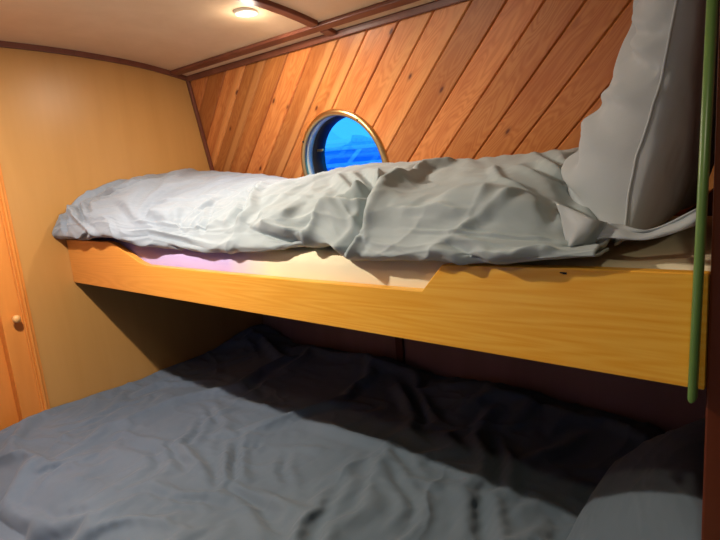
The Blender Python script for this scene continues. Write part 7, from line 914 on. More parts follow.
[0,1,4,-7,0,7,-25,-19,3,4,4,1,0,-3,5,10,7,3,4,3,-1,-1,2,0,-1,1,1,1,-5,-3,-1,-6,-1,1,0,-2,-1,1,2,2,1,2,1,0,1,1,2,2,1,-1,0,-1,0,2,1,2,2,1,1,-1,0,-2,1,1,0,2,2,2,1,1,1,2,1,1,0,-4,-1,-4,-6,-2,-1,-3],
[0,1,1,-7,0,7,-24,-11,9,6,5,3,-4,-9,-4,9,8,4,3,4,2,-3,0,1,1,1,1,2,-4,-5,-2,-4,-6,3,0,-1,0,2,1,1,2,2,1,1,1,1,1,2,1,-1,-1,-1,-1,1,2,1,2,2,1,0,1,-1,0,1,0,2,1,2,0,1,2,1,1,1,-2,-4,1,-1,-2,-2,-5,-5],
[0,1,2,-7,-3,7,-22,-4,11,6,1,-3,5,-8,-10,2,9,6,4,3,3,-2,-1,0,1,2,1,2,-1,-5,-2,-5,-8,0,1,1,2,1,1,1,2,1,2,1,1,1,1,2,1,-1,-2,-2,-1,1,2,1,2,1,1,1,1,0,1,1,0,1,2,1,-1,2,1,0,1,-1,-5,0,0,-4,-2,-2,-1,-2],
[0,0,3,-6,-7,7,-18,2,9,0,-7,-2,11,1,-10,-4,4,7,5,4,3,1,-2,-1,1,2,1,2,1,-2,-3,-8,-8,-1,1,2,1,1,2,1,2,1,2,1,1,1,1,2,1,-1,-3,-3,-2,2,1,2,1,2,1,1,1,2,1,1,0,1,1,-1,1,1,-2,1,-2,-4,-1,-1,-5,-3,1,2,2,-2],
[0,-1,1,0,-11,6,-14,6,3,-9,-9,2,12,7,-2,-6,-3,5,5,4,3,2,1,-2,1,2,2,1,1,-3,-2,-7,-8,0,0,1,2,1,1,2,1,2,1,2,1,1,1,2,1,-1,-4,-2,-4,1,2,1,2,2,1,2,1,1,2,1,0,1,-1,0,1,-3,0,-5,-4,0,-2,-4,-1,2,2,2,2,-1],
[0,-1,-1,-1,-10,6,-8,4,-5,-16,-3,2,12,10,3,-2,-6,1,5,3,3,3,2,1,1,0,1,2,0,-2,-2,-6,-7,0,-1,1,1,2,1,2,1,1,2,1,1,2,1,2,1,-1,-5,-3,-4,1,2,1,2,2,1,2,1,2,2,0,1,-1,-1,1,-3,-2,-7,-5,0,-1,-3,1,3,2,2,1,2,0],
[0,-3,-2,-2,-5,3,-3,-5,-12,-6,10,-9,5,11,3,-4,-2,5,5,3,3,2,2,1,2,1,1,1,0,-2,-2,-4,-6,-1,-2,1,2,1,1,2,1,2,1,2,1,2,1,2,1,-2,-5,-4,-4,1,2,1,2,2,1,2,2,1,2,1,-2,-1,1,-2,-1,-8,-10,-1,0,1,1,2,2,1,1,3,2,1],
[-1,-4,-4,-3,-5,-4,-7,-6,-4,8,13,-12,-7,10,-1,0,6,6,5,2,1,2,2,1,2,1,2,1,-1,-1,-3,-2,-5,-1,-2,1,1,1,2,1,2,1,2,2,1,2,1,2,1,-3,-5,-5,-4,1,2,2,1,2,1,2,2,1,2,-1,-2,1,-1,-1,-6,-11,-1,0,0,1,0,2,3,2,0,2,3,1],
[-1,-3,-7,-8,-13,-7,-4,3,9,11,11,-13,-17,5,-1,7,8,6,3,1,2,1,2,2,1,2,1,1,-2,1,-4,0,-4,-1,-3,1,1,2,1,2,2,1,2,1,2,1,2,2,1,-4,-5,-5,-5,1,2,2,1,2,2,1,2,2,0,-2,1,-1,0,-3,-11,-2,1,0,1,1,-1,0,2,1,1,2,3,2],
[-1,-5,-10,-13,-14,-1,8,10,9,8,3,-6,-24,-7,4,11,8,5,1,2,2,2,1,2,1,2,2,0,-1,0,-2,-1,-4,0,-3,2,1,1,2,2,1,2,1,2,1,2,2,1,2,-4,-5,-7,-5,2,1,2,1,2,1,2,2,1,-1,1,-1,0,-2,-9,-1,0,1,0,0,1,1,1,0,3,-1,1,1,2],
[-1,-9,-13,-11,-4,7,9,5,6,0,3,2,-21,-16,3,11,8,4,1,2,3,1,2,1,2,1,2,-1,1,-1,0,-1,-3,-1,-2,2,1,1,1,2,2,2,1,2,1,2,1,2,1,-4,-5,-8,-5,1,2,1,2,2,1,2,2,0,0,0,1,-3,-7,-1,0,1,1,1,1,-2,0,2,2,3,2,-1,-2,1],
[-1,-6,-6,-6,-7,6,-1,-2,10,1,4,5,-14,-23,-1,10,8,5,2,1,2,2,1,2,1,2,1,-1,2,-2,0,0,-1,-1,-2,2,1,1,2,1,1,2,1,2,2,1,2,1,1,-3,-5,-8,-7,1,2,1,2,2,1,2,1,1,-1,0,-1,-6,-2,1,0,2,2,1,-1,-4,-1,1,3,4,4,2,0,-3],
[-1,-3,-8,-2,0,-3,-13,4,13,3,3,5,-7,-24,-10,10,8,5,3,1,2,1,1,2,1,2,0,2,3,-2,-3,2,0,-1,-1,1,2,2,1,1,1,0,1,2,2,1,1,2,1,-2,-5,-6,-10,1,1,2,1,2,1,2,1,-1,0,0,-6,-1,0,0,2,2,1,2,0,-5,0,-1,1,3,4,4,2,-4],
[-1,-6,-4,0,-2,-11,-12,10,13,4,3,3,0,-20,-19,7,8,5,3,2,1,1,2,1,2,1,1,2,2,0,1,1,-2,-1,0,1,2,1,2,1,1,0,0,0,2,1,2,1,1,0,-4,-4,-11,-1,1,1,0,2,0,0,-1,1,1,-4,-1,0,0,2,1,2,1,2,2,-3,-1,1,-2,0,3,3,2,0],
[-1,-4,-4,-2,-2,-19,-7,13,13,3,4,3,3,-13,-21,-3,7,5,4,2,1,2,1,2,1,2,1,2,2,1,0,0,1,0,1,1,-1,1,1,1,1,0,0,1,1,1,-1,2,1,0,0,-1,-12,-3,1,-1,1,-1,-2,0,2,1,-1,-1,0,-1,2,1,2,1,2,1,2,1,-3,3,-3,-2,2,2,2,1],
[-2,-4,-2,-2,-8,-22,-1,14,13,4,4,3,4,-5,-20,-10,1,6,3,3,1,2,1,2,1,2,2,1,2,1,-1,0,2,1,2,-2,0,1,1,1,2,1,0,1,0,-1,0,1,1,2,2,-4,-8,-6,1,0,0,-2,-2,1,1,1,0,1,-3,1,2,2,1,2,1,1,2,2,-1,3,-1,-5,0,2,2,2],
[-2,-3,-3,-3,-17,-16,6,8,15,5,3,3,4,1,-13,-15,-5,2,4,2,2,2,1,2,2,1,2,2,1,2,0,-3,1,2,1,1,-1,1,2,1,2,1,1,0,-3,0,2,1,1,1,-2,-2,-7,-3,0,0,1,-3,2,1,1,-1,1,-2,0,-1,1,1,3,2,1,2,1,2,2,2,2,-4,-5,1,2,2],
[-2,-4,-1,-3,-29,-2,9,1,14,7,2,4,3,3,-5,-12,-13,-3,4,2,2,1,2,1,2,1,2,1,2,1,-1,0,2,-1,1,1,1,2,1,2,1,1,-3,-1,2,1,0,1,1,1,-5,-2,-6,0,0,2,0,0,0,1,1,1,-1,-1,1,-1,0,-1,1,3,2,2,2,1,3,3,3,0,-7,-3,2,1],
[-1,-4,-2,-8,-26,6,9,-5,9,10,5,2,3,3,-2,-8,-11,-11,4,0,2,1,2,2,1,2,2,1,1,1,1,1,0,-1,1,1,1,2,2,0,0,0,1,-1,1,0,1,1,-1,1,-6,-4,-1,0,2,1,1,1,0,1,1,-1,-1,1,1,1,1,-2,-2,0,2,2,2,2,2,3,2,0,1,-5,1,0],
[-1,-4,-2,-20,-11,10,8,-3,-2,7,8,4,3,2,-4,-14,-12,0,2,1,1,2,2,1,2,1,2,1,1,2,1,-2,0,2,1,1,1,1,2,1,2,-1,1,0,-1,-1,1,2,-1,-3,-4,1,0,-1,1,1,2,0,0,1,1,-1,0,1,1,2,1,1,-1,-3,-2,1,2,1,3,1,-2,-1,5,3,2,-5],
[-1,-4,-6,-22,1,9,5,3,-2,-2,5,5,5,-1,-12,-17,-4,5,2,2,2,1,1,2,1,2,0,0,2,0,1,1,1,1,1,1,2,1,3,1,1,0,0,0,-2,0,0,-1,0,-2,0,1,1,1,-1,1,1,1,1,-2,0,1,2,0,2,2,1,2,1,0,-2,-5,-2,2,1,-4,-1,2,3,5,2,-2],
[-1,-7,-11,-9,5,-3,6,2,4,1,2,3,2,-8,-17,-13,4,5,3,2,1,2,1,2,1,0,-1,1,2,1,2,1,0,2,1,2,1,2,2,1,1,1,-1,-1,-1,-2,1,-1,0,0,0,2,1,0,1,0,2,1,-1,-4,1,2,2,1,1,2,1,2,2,2,2,-4,-6,-1,-4,-3,1,2,3,2,3,1],
[-1,-5,-5,-7,4,-17,7,7,-4,5,4,1,-3,-12,-18,-4,7,5,4,1,2,1,1,0,0,0,2,1,1,1,1,1,1,2,2,2,1,2,1,2,1,0,1,-2,0,-2,1,-1,0,1,0,1,1,0,1,1,1,0,-3,0,-1,1,2,1,1,2,2,2,3,2,2,1,-6,-5,0,-6,-2,3,3,2,2,1],
[-1,-2,0,-13,5,-20,3,12,-7,-4,2,3,-4,-13,-13,3,7,6,3,1,1,0,1,0,1,1,1,0,1,1,1,2,2,1,2,1,2,2,1,2,1,0,1,-1,1,1,-2,-1,0,1,1,0,1,0,2,1,1,-2,1,-2,-3,2,1,2,2,2,2,2,3,2,1,2,-3,-5,0,-5,-6,0,3,2,4,1],
[-1,-1,-1,-11,5,-21,-3,14,2,-10,-6,-2,-4,-11,-8,8,7,7,3,1,1,0,-1,1,1,-1,0,1,2,1,2,1,2,2,1,2,1,2,1,2,1,1,1,1,1,1,-4,0,0,1,2,0,0,0,1,2,1,2,-3,-3,1,0,1,1,2,2,2,3,2,1,2,1,0,-4,-2,0,-5,-5,0,3,3,2],
[-1,-2,-3,-6,5,-21,-7,9,12,-2,-11,-10,-8,-9,-6,9,8,6,3,2,0,-1,0,0,-1,0,2,1,1,2,1,2,2,1,2,1,2,1,2,2,1,1,1,2,1,0,-2,0,0,1,0,-1,1,1,1,2,1,0,-1,0,-1,-2,1,2,2,2,1,2,2,1,2,1,0,0,-2,2,-1,-6,-5,1,3,2],
[0,-3,-2,-6,5,-16,-7,-3,13,9,-3,-9,-10,-13,-16,9,8,6,3,0,-1,1,0,-1,1,1,1,1,1,2,1,2,1,2,1,2,1,2,2,1,1,2,2,1,2,0,1,0,-2,0,-1,0,0,2,1,2,0,1,0,-2,-4,2,2,1,2,1,0,1,1,2,1,1,1,0,1,1,1,1,-7,-4,2,2],
[0,-1,-4,-4,5,-8,-3,-15,5,12,5,-2,-10,-19,-22,8,8,6,1,-1,2,-1,0,2,1,2,0,1,1,1,2,1,2,1,1,1,2,2,1,2,2,1,1,2,2,1,0,-3,0,1,0,-1,1,2,1,2,1,0,-3,-2,1,0,1,2,1,1,2,0,1,1,1,1,1,1,1,-4,1,4,2,-6,-2,0],
[0,-2,-5,-5,6,2,-4,-10,-9,8,10,3,-7,-22,-25,6,8,4,1,1,2,0,1,2,1,1,1,1,0,1,1,2,1,1,1,2,1,2,1,2,1,2,1,2,1,1,-1,-2,0,1,1,1,2,1,0,0,1,-1,-1,0,-1,1,1,2,1,1,2,1,2,1,2,1,1,1,1,-7,-2,2,4,1,-2,-4],
[0,-3,-4,-4,1,7,-9,5,-14,-1,9,7,-1,-22,-29,2,8,3,4,1,1,1,2,1,2,1,1,1,0,0,1,1,1,0,2,1,2,1,2,2,1,1,2,1,1,0,0,0,0,0,2,1,0,-1,0,1,1,1,0,-1,1,-1,2,1,2,1,2,1,2,2,1,2,1,1,-2,-1,-6,-2,3,2,-1,-1],
[0,0,-1,0,-5,1,-13,13,-7,-7,3,8,4,-18,-31,-5,7,6,5,1,0,2,1,2,1,1,1,2,1,1,0,0,1,0,-1,2,1,2,1,2,2,1,1,1,0,1,1,1,0,0,2,0,-2,0,2,1,1,-1,1,1,-1,0,1,2,2,1,1,2,2,2,2,1,1,-1,-2,0,-8,0,3,1,1,-1],
[0,1,-1,-1,3,-16,-11,15,5,-7,-2,7,5,-14,-30,-10,6,6,4,2,0,2,1,1,2,1,2,1,2,1,1,0,-2,1,0,-1,1,2,1,1,1,2,1,1,1,1,0,1,1,-1,1,0,0,1,0,1,1,1,1,-1,1,0,1,2,2,1,2,1,2,1,1,1,1,-1,-1,-1,-8,0,3,2,2,-1],
[0,-1,0,0,3,-22,-10,13,12,-1,-4,5,5,-10,-28,-14,4,5,4,1,1,2,1,2,1,1,2,2,1,2,1,1,0,-3,0,0,-1,1,1,1,1,1,2,1,1,1,1,1,0,-1,0,1,0,0,2,1,1,0,1,1,1,1,1,1,1,2,1,2,0,1,1,-1,1,0,0,-3,-7,1,2,3,2,0],
[0,0,0,0,1,-22,-14,10,15,7,-1,1,5,-7,-25,-17,3,3,3,2,0,2,1,2,1,2,1,2,1,2,1,2,1,-1,-3,-1,1,-1,0,1,1,1,2,1,1,1,0,0,1,1,-1,0,1,1,0,1,1,1,1,2,1,1,2,1,1,1,1,2,2,1,1,-1,-1,-2,1,-6,-5,1,2,3,2,1],
[0,-1,2,0,-2,-22,-16,5,15,13,6,0,3,-3,-21,-20,1,0,4,0,2,1,1,2,1,2,1,2,1,2,1,2,2,1,0,-4,-2,1,-1,-1,1,2,2,1,-1,0,1,1,0,1,1,-1,0,1,1,1,1,2,1,2,1,2,0,1,2,1,2,1,2,2,1,1,-1,-4,-3,-6,-5,3,3,3,2,0],
[0,-2,0,-7,3,-22,-12,0,11,14,13,5,1,-2,-13,-19,-6,-1,2,1,1,1,1,2,1,2,1,2,2,1,2,1,1,2,1,1,-4,-3,0,1,-1,1,1,1,-1,1,-1,0,1,2,0,1,0,2,0,1,1,1,2,1,2,1,2,1,1,1,1,2,2,2,1,2,0,-6,-5,-5,-4,1,4,3,3,0],
[0,0,-6,-9,0,-14,1,-5,-2,10,14,11,4,-2,-11,-20,-5,0,1,0,1,1,1,2,1,2,2,1,2,1,2,1,2,1,2,1,1,-2,-5,-1,1,0,-1,1,0,-2,0,1,1,2,1,1,2,1,-1,0,2,1,2,1,2,1,1,2,1,2,1,1,2,1,2,2,1,-3,-8,0,-5,-3,2,3,2,1],
[0,-1,-3,-1,-8,-2,4,-4,-10,-5,8,13,9,2,-12,-20,-3,1,1,0,0,1,1,2,2,1,2,1,2,2,1,1,2,2,1,2,1,2,-1,-5,-4,0,1,-4,0,0,1,2,1,2,1,1,2,0,-1,0,1,1,2,2,1,2,1,1,1,2,2,1,2,1,2,1,1,1,-3,-3,-4,-6,0,2,1,1],
[0,-3,-4,2,5,1,-1,0,-6,-11,-7,5,10,7,-7,-20,-3,2,0,1,-1,1,1,2,1,2,2,1,2,2,1,2,1,2,1,2,2,1,2,0,-4,-4,-1,-1,0,-1,0,1,1,1,1,1,1,-3,0,1,2,1,2,1,2,1,1,1,1,2,2,1,2,1,2,1,1,1,-3,-2,-2,-3,1,0,-1,-3],
[-1,-3,-3,2,6,1,-3,4,4,-4,-11,-10,1,7,1,-18,-5,3,1,1,0,-1,1,1,2,2,2,1,2,2,1,2,2,1,2,2,1,2,1,2,1,-2,-5,-2,1,-1,0,0,-1,0,1,0,0,-3,0,2,2,1,2,1,1,1,1,1,1,1,2,1,2,2,1,1,2,-2,-5,1,1,0,-1,-1,-5,0],
[-1,-1,-1,2,2,3,-7,3,10,3,-1,-9,-15,-6,4,-11,-6,2,2,2,0,0,-1,1,2,2,1,2,2,2,1,2,2,1,2,2,1,2,1,2,1,2,-1,-4,-7,-1,0,0,1,-2,2,1,-1,-2,1,1,1,1,1,2,2,0,1,0,2,1,2,1,1,2,1,2,1,-4,-6,2,-1,-2,-1,0,1,0],
[-1,-2,0,1,2,5,-8,0,13,4,1,3,-7,-16,-12,-8,-3,3,0,1,1,-1,1,1,2,1,1,2,1,1,2,2,1,2,2,1,2,1,2,2,1,2,0,-7,-6,-4,-1,1,1,1,2,0,-2,1,0,2,0,1,1,2,1,1,2,0,0,2,1,2,1,1,2,1,0,-6,-4,1,-3,-1,0,2,1,1],
[-1,-2,0,3,2,4,-8,-3,14,5,-1,3,3,-3,-15,-14,-9,0,2,-1,0,1,1,1,2,1,2,1,1,1,1,0,2,1,1,1,2,1,2,1,2,1,2,-5,-6,-3,-5,1,1,1,2,0,-3,1,2,1,0,1,2,0,1,2,2,1,0,0,1,2,2,1,1,2,-2,-8,-1,-2,-2,0,2,1,2,1],
[-1,-2,0,4,0,6,-6,-8,13,10,-3,-4,7,5,-2,-12,-14,-10,1,0,-2,0,1,2,1,2,2,1,1,1,2,0,0,1,-1,1,2,1,2,1,2,1,2,-1,-6,-3,-8,1,2,1,1,0,-3,0,2,2,0,1,1,0,1,1,2,2,0,-1,2,1,2,1,2,1,-3,-9,0,-3,0,1,3,1,1,1],
[-1,-2,-2,5,4,4,-2,-12,9,12,-5,-8,6,6,4,-1,-7,-12,-10,0,0,-1,0,1,1,1,2,2,0,1,1,2,1,0,-1,-1,1,1,1,1,2,2,1,1,-5,-3,-8,0,2,2,0,1,-1,-2,0,2,2,1,0,0,-1,2,2,1,1,0,1,1,1,1,2,0,-4,-7,-2,0,1,2,3,1,-1,0],
[-1,-2,0,3,6,3,1,-10,-1,13,0,-13,0,4,5,1,-2,-4,-12,0,1,1,-1,0,0,2,1,1,2,-1,1,0,2,0,-1,-1,1,0,0,2,1,1,0,2,-3,-2,-7,0,1,2,1,1,1,-2,-2,1,2,1,0,0,-2,2,2,1,1,1,-1,1,1,0,0,0,-3,-5,3,0,2,3,1,-4,-1,1],
[-1,-1,1,2,4,4,2,-3,-11,12,3,-14,3,-4,0,0,-1,-1,-1,1,1,0,1,1,1,-1,1,-1,1,1,-1,0,1,1,-2,0,1,-1,0,1,2,-1,0,1,-2,1,-2,-2,0,0,2,1,0,1,-1,-3,2,1,0,0,-2,1,2,0,2,0,-1,0,-1,-2,0,1,-1,-1,3,4,2,2,-6,-2,0,1],
[-1,-2,-1,0,1,2,3,2,0,0,0,0,0,-1,-1,0,-1,0,0,0,-1,0,0,0,0,0,0,0,0,0,0,0,0,0,0,0,0,0,0,0,0,0,0,0,0,0,0,0,0,0,0,0,0,0,0,0,0,0,0,0,0,0,0,0,0,0,0,0,-1,0,0,0,0,0,2,2,2,1,0,-1,-2,-1],
[14,1,0,-2,-2,0,0,-1,0,-1,-1,-1,1,0,2,0,0,-1,-1,0,-1,2,2,3,2,3,2,1,0,-2,-2,-3,-2,-2,-1,0,-2,-1,0,-1,-2,-2,-3,-2,-1,-1,1,3,3,3,3,1,1,-1,0,0,-1,-2,-1,0,0,0,-2,-2,-2,-2,0,1,1,1,0,-1,0,0,1,3,2,2,1,0,0,1],
[13,-4,-5,-5,-1,0,3,9,2,-11,2,13,4,4,-2,0,-1,-1,-1,-15,-1,4,12,15,-1,0,5,-7,-10,-15,2,-2,-6,-1,6,12,-10,-13,2,8,-9,-10,7,9,-10,-8,1,10,5,-4,13,10,-2,-15,-7,1,11,-9,-4,10,-1,-8,1,2,-11,-2,-4,7,14,6,2,-11,-9,5,12,9,7,1,-1,-1,-3,-11],
[12,3,-5,-15,6,-3,5,5,-2,-7,7,13,11,-2,-5,-7,-6,-2,10,-10,4,9,13,13,0,-3,-10,-16,-13,-6,2,-3,-2,2,10,8,-15,-12,4,2,-11,-1,-2,14,-3,-13,0,9,6,-3,12,14,-9,-17,-5,4,9,-9,-3,9,-1,-9,0,9,-11,-6,-1,0,12,15,5,-13,-6,0,7,12,7,-8,5,5,-2,-12],
[11,0,-13,2,1,-3,10,-1,-8,3,12,14,4,-10,-11,-9,-5,0,12,11,10,12,9,0,-9,-16,-3,-15,-6,3,2,-4,-8,5,12,-1,-15,-10,5,-7,5,2,-12,11,-5,-8,0,9,1,4,13,11,-15,-16,-1,3,5,-7,-2,7,3,-10,-3,9,-2,-9,-3,0,4,15,16,-7,-3,4,3,8,-3,-18,2,10,6,-10],
[10,-5,-12,2,0,6,7,-9,0,10,13,10,-6,-15,-10,-6,-1,2,2,11,16,24,1,-15,-15,-12,-2,5,-1,0,-5,-8,-2,10,7,-9,-8,-10,1,5,8,-9,-9,3,-6,-2,-1,8,8,7,8,6,-19,-13,5,-4,3,-2,-3,6,4,-9,-4,4,6,-7,-5,-1,0,10,20,9,2,2,4,-1,-19,-13,-1,10,9,-5],
[9,-9,-3,5,-7,9,3,-9,6,13,11,5,-7,-17,-11,-4,0,2,4,14,21,15,-15,-19,-12,-4,-1,0,3,2,-6,-4,7,7,-4,-11,-7,4,7,8,-6,-17,-4,-1,0,0,-1,2,6,17,8,-2,-20,-9,8,-3,-4,-1,-2,5,3,-6,-4,0,7,0,-6,-3,1,3,17,14,-4,-1,8,6,-14,-11,-9,7,7,2],
[8,-7,0,4,-11,12,0,-6,12,10,-1,3,4,-8,-14,-9,-1,3,10,20,16,-7,-22,-15,-4,0,3,-3,-2,0,-2,4,7,-2,-9,-8,0,10,12,-1,-19,-1,6,3,2,-1,0,2,-7,-3,14,0,-18,-8,7,6,-1,-6,-5,-1,1,-2,-2,-1,3,4,-3,-5,3,-1,11,16,-7,-3,11,17,-4,-8,-14,-10,1,14],
[7,-1,-14,6,-3,13,-3,1,12,-2,-10,3,9,8,-2,-12,-8,4,17,17,-1,-21,-20,-2,4,-7,2,2,0,-3,2,3,-3,-8,-5,0,9,12,3,-12,-16,4,1,1,1,1,1,8,0,-16,9,4,-16,-6,2,7,8,1,-6,-6,-5,-1,-1,0,0,3,0,-4,4,-2,5,16,-8,-5,6,22,-6,1,1,-9,-10,11],
[6,-6,-5,-4,6,8,5,2,3,-13,-6,1,5,11,12,4,-8,1,17,5,-17,-25,-8,2,10,-7,-7,-1,2,2,0,-3,-5,-3,2,7,11,5,-9,-14,-10,-1,-1,-2,-1,0,1,10,18,-11,-8,7,-13,-2,1,-1,4,8,6,0,-5,-4,-4,-4,-2,0,1,1,4,-4,3,11,-9,3,14,7,-16,0,7,6,-8,5],
[5,-8,-1,1,-5,5,11,5,-11,-8,4,2,-2,3,13,16,6,-1,13,-12,-27,-16,1,1,10,0,-7,-6,-4,-2,-1,0,2,4,6,6,1,-2,-6,-12,-6,2,-1,-3,-4,-1,-2,1,16,15,-19,-5,-7,2,1,-2,0,2,6,8,5,1,-2,-5,-6,-5,-2,2,1,-1,8,-1,-3,16,20,-8,-22,-7,2,12,11,-5],
[5,-3,-5,11,-9,-6,7,1,-8,6,7,-2,-3,-2,5,18,18,9,-1,-26,-24,-9,4,1,10,5,-2,-3,-5,-4,-3,3,5,1,-5,-8,-9,0,2,5,-3,-6,0,-4,2,-1,-4,-3,6,21,2,-19,-8,2,-1,1,1,-1,0,3,6,6,6,4,-2,-7,-6,-4,4,1,-1,-6,15,23,9,-19,-20,-7,1,1,12,8],
[6,-11,5,9,-3,-11,-2,-1,7,9,-1,-8,-2,2,1,14,20,15,-8,-29,-20,-6,6,1,4,1,-7,-1,1,1,1,-2,-7,-8,-6,0,4,-2,-2,2,1,6,3,-10,6,1,-5,-5,-2,11,20,-8,-16,-5,2,3,-2,-1,1,1,1,2,4,5,7,4,-2,-4,-1,-9,-4,6,23,21,-12,-24,-13,0,1,-2,4,17],
[7,-8,-3,-2,-2,-1,3,5,10,3,-11,-7,2,2,0,9,20,18,-10,-30,-17,-4,5,3,1,2,-13,-6,-5,-1,0,1,1,5,7,3,3,-1,-2,-2,0,0,-9,-2,9,-1,-8,-5,-1,2,15,12,-11,-14,0,2,-2,3,0,0,1,0,1,2,3,5,5,2,-1,-7,-5,14,26,8,-28,-20,-4,3,-2,-1,2,17],
[8,2,-13,-3,-6,9,10,6,4,-9,-13,-3,3,1,1,5,18,21,-12,-28,-17,-3,5,4,-1,4,-9,2,1,-2,-1,3,5,1,-3,-4,-4,2,4,1,-5,-7,-2,7,5,-4,-10,-3,1,-1,4,17,6,-15,-9,0,3,5,-2,-2,1,1,2,1,0,1,1,3,2,-2,1,22,23,-12,-30,-11,2,-2,-2,-2,5,14],
[9,-6,-13,8,-1,9,6,4,-2,-13,-10,1,3,0,1,2,16,21,2,-30,-25,-3,4,6,-6,14,-14,-4,1,10,-3,-4,-1,-3,-2,-1,0,2,6,-3,-6,5,3,-1,3,-1,-11,0,2,-2,-1,8,15,-1,-14,-5,6,5,-4,-3,1,2,2,1,2,0,1,0,-2,1,14,26,10,-23,-28,0,1,-7,-2,-1,8,10],
[9,-7,-13,12,0,-5,4,8,2,-15,-6,3,1,1,2,-1,12,19,15,-28,-29,-6,1,9,-6,11,-9,-2,1,-4,-9,-2,1,1,4,0,0,1,5,-5,1,4,-3,1,7,0,-11,1,3,-1,-4,2,11,11,-6,-11,-1,9,-2,-4,0,3,2,1,2,1,1,0,-2,6,23,22,-14,-28,-17,5,9,-5,-8,-2,3,12],
[8,0,-17,3,-3,-2,5,6,4,-13,-2,3,0,2,0,0,7,15,24,-24,-31,-8,0,7,2,-1,-2,-5,5,9,-15,-10,-1,2,3,0,0,0,3,-3,4,0,-2,10,4,-6,-6,1,5,-1,-4,-1,4,12,5,-9,-7,11,-2,-5,0,4,2,2,1,2,0,-1,0,16,25,7,-28,-24,-2,5,9,1,-8,-8,-1,11],
[6,-2,-15,8,-11,7,4,-3,4,-10,1,2,1,1,-1,3,11,12,20,-18,-34,-9,-1,2,8,-9,6,-3,6,17,5,-25,-9,-2,-2,-2,0,-1,1,0,2,-1,9,8,-5,-6,1,1,6,-2,-4,1,0,7,9,-8,-3,10,-2,-5,2,2,2,2,2,1,1,-2,7,22,22,-15,-30,-10,12,3,1,1,-1,-5,-8,2],
[5,-5,-14,5,-4,10,3,-10,2,-6,4,1,1,0,1,9,16,10,4,-9,-35,-12,0,0,6,-6,5,9,12,13,12,-5,-27,-10,0,-2,-1,-1,0,0,-4,-3,5,0,-6,-1,3,4,6,-2,-5,2,0,4,8,-7,3,6,-3,-3,3,2,2,2,2,1,-1,0,16,24,8,-27,-25,-1,15,-4,-7,1,8,-3,-10,4],
[3,-10,-3,1,-4,13,3,-14,-3,0,3,1,1,3,7,14,14,8,2,-13,-34,-16,1,2,3,6,9,12,11,7,3,2,1,-4,1,-1,-1,-1,0,-1,-5,-8,-12,-12,-8,-4,0,3,6,-1,-5,2,1,2,5,-4,6,2,-3,-1,3,2,2,1,2,1,0,5,23,20,-13,-29,-11,8,10,-9,-11,-3,6,7,-8,2],
[2,-4,-9,7,-8,15,4,-14,-4,-1,2,2,4,7,13,13,6,-2,-5,0,-31,-15,7,6,6,6,5,3,-1,-1,-3,7,16,6,-5,-5,1,-1,-1,2,3,4,2,-5,-12,-12,-11,-11,-5,0,-2,2,1,1,6,-2,4,-1,-1,1,3,1,1,2,1,3,2,13,24,7,-26,-23,6,14,-12,-11,-4,-2,-2,10,2,-2],
[1,-6,-6,2,-1,16,5,-12,-1,2,3,3,4,7,13,3,-11,-10,2,8,-22,-13,6,4,0,-2,-1,-2,-1,0,5,8,14,10,-8,-6,-1,0,0,2,2,5,7,2,2,3,-4,-9,-13,-13,-8,-4,-1,1,3,0,1,1,1,2,3,4,4,3,3,2,3,12,22,-10,-26,-11,8,15,1,-20,-11,-2,-1,-3,4,7],
[0,-6,-4,-5,9,14,6,-7,5,4,5,4,2,5,5,-13,-20,-11,11,12,-10,-20,-3,-1,-1,-1,1,-1,2,10,4,2,12,6,-9,-2,0,0,1,0,1,2,5,1,0,7,9,6,0,-7,-13,-12,-9,-5,1,1,4,5,6,6,8,6,5,3,2,0,-1,0,14,-22,-21,2,8,10,8,-10,-17,-12,-5,-2,3,9],
[0,-6,-5,-5,12,1,8,8,4,3,3,3,12,4,-13,-23,-18,-7,0,13,16,-9,-3,-9,-7,3,1,-4,2,12,10,-2,1,-2,-1,1,-1,0,1,-1,1,2,-1,1,-3,2,6,11,12,9,0,-9,-12,-12,1,6,7,8,7,6,5,2,1,1,1,0,0,0,-3,-23,-18,-3,6,9,15,3,-10,-13,-14,-9,4,7],
[1,-11,-1,-1,6,-9,5,6,7,6,3,9,16,2,-24,-23,-11,1,5,-10,5,11,18,-4,-12,-1,-8,-1,4,-4,11,19,-16,-1,6,-3,-1,0,0,0,0,3,2,3,-7,-3,-2,6,9,17,12,8,-3,-14,4,8,6,2,0,-5,-6,-8,-1,2,1,1,1,1,2,-8,-10,-15,2,10,15,11,-16,-1,-5,-16,2,-2],
[1,-11,-3,6,-9,6,-4,4,3,4,8,13,16,0,-30,-18,-6,3,3,2,5,-2,12,6,-3,-6,-11,-2,8,0,-1,23,-16,-2,3,-3,1,0,0,0,0,0,1,6,-2,-8,1,-3,9,3,11,15,14,5,2,-3,-5,-8,-8,-9,-7,-3,-1,-1,0,1,1,0,1,-1,0,1,13,8,10,2,-21,-6,13,-7,-13,-3],
[1,-7,-3,-5,6,3,-7,9,-2,0,6,14,17,-1,-33,-15,-3,2,0,1,6,14,-12,7,1,-6,-6,6,7,-1,-2,23,-17,-5,2,1,0,1,0,0,-1,-1,1,5,1,-10,7,-6,-2,0,4,10,16,16,1,-11,-11,-9,-6,-5,-1,0,1,5,3,2,1,1,2,2,5,11,10,4,6,-9,-23,-10,11,10,-6,-16],
[0,-8,-2,9,1,-7,-3,12,-2,-5,3,14,17,0,-36,-10,-3,0,2,2,1,17,-9,-7,0,4,9,8,-1,-10,7,19,-16,-6,2,1,0,1,0,-1,-1,-1,1,6,-1,-10,12,-4,-11,7,-6,0,10,17,2,-15,-10,-3,-1,1,3,1,1,8,11,6,3,4,3,3,4,0,-5,-1,16,-12,-22,-13,5,15,-3,-10],
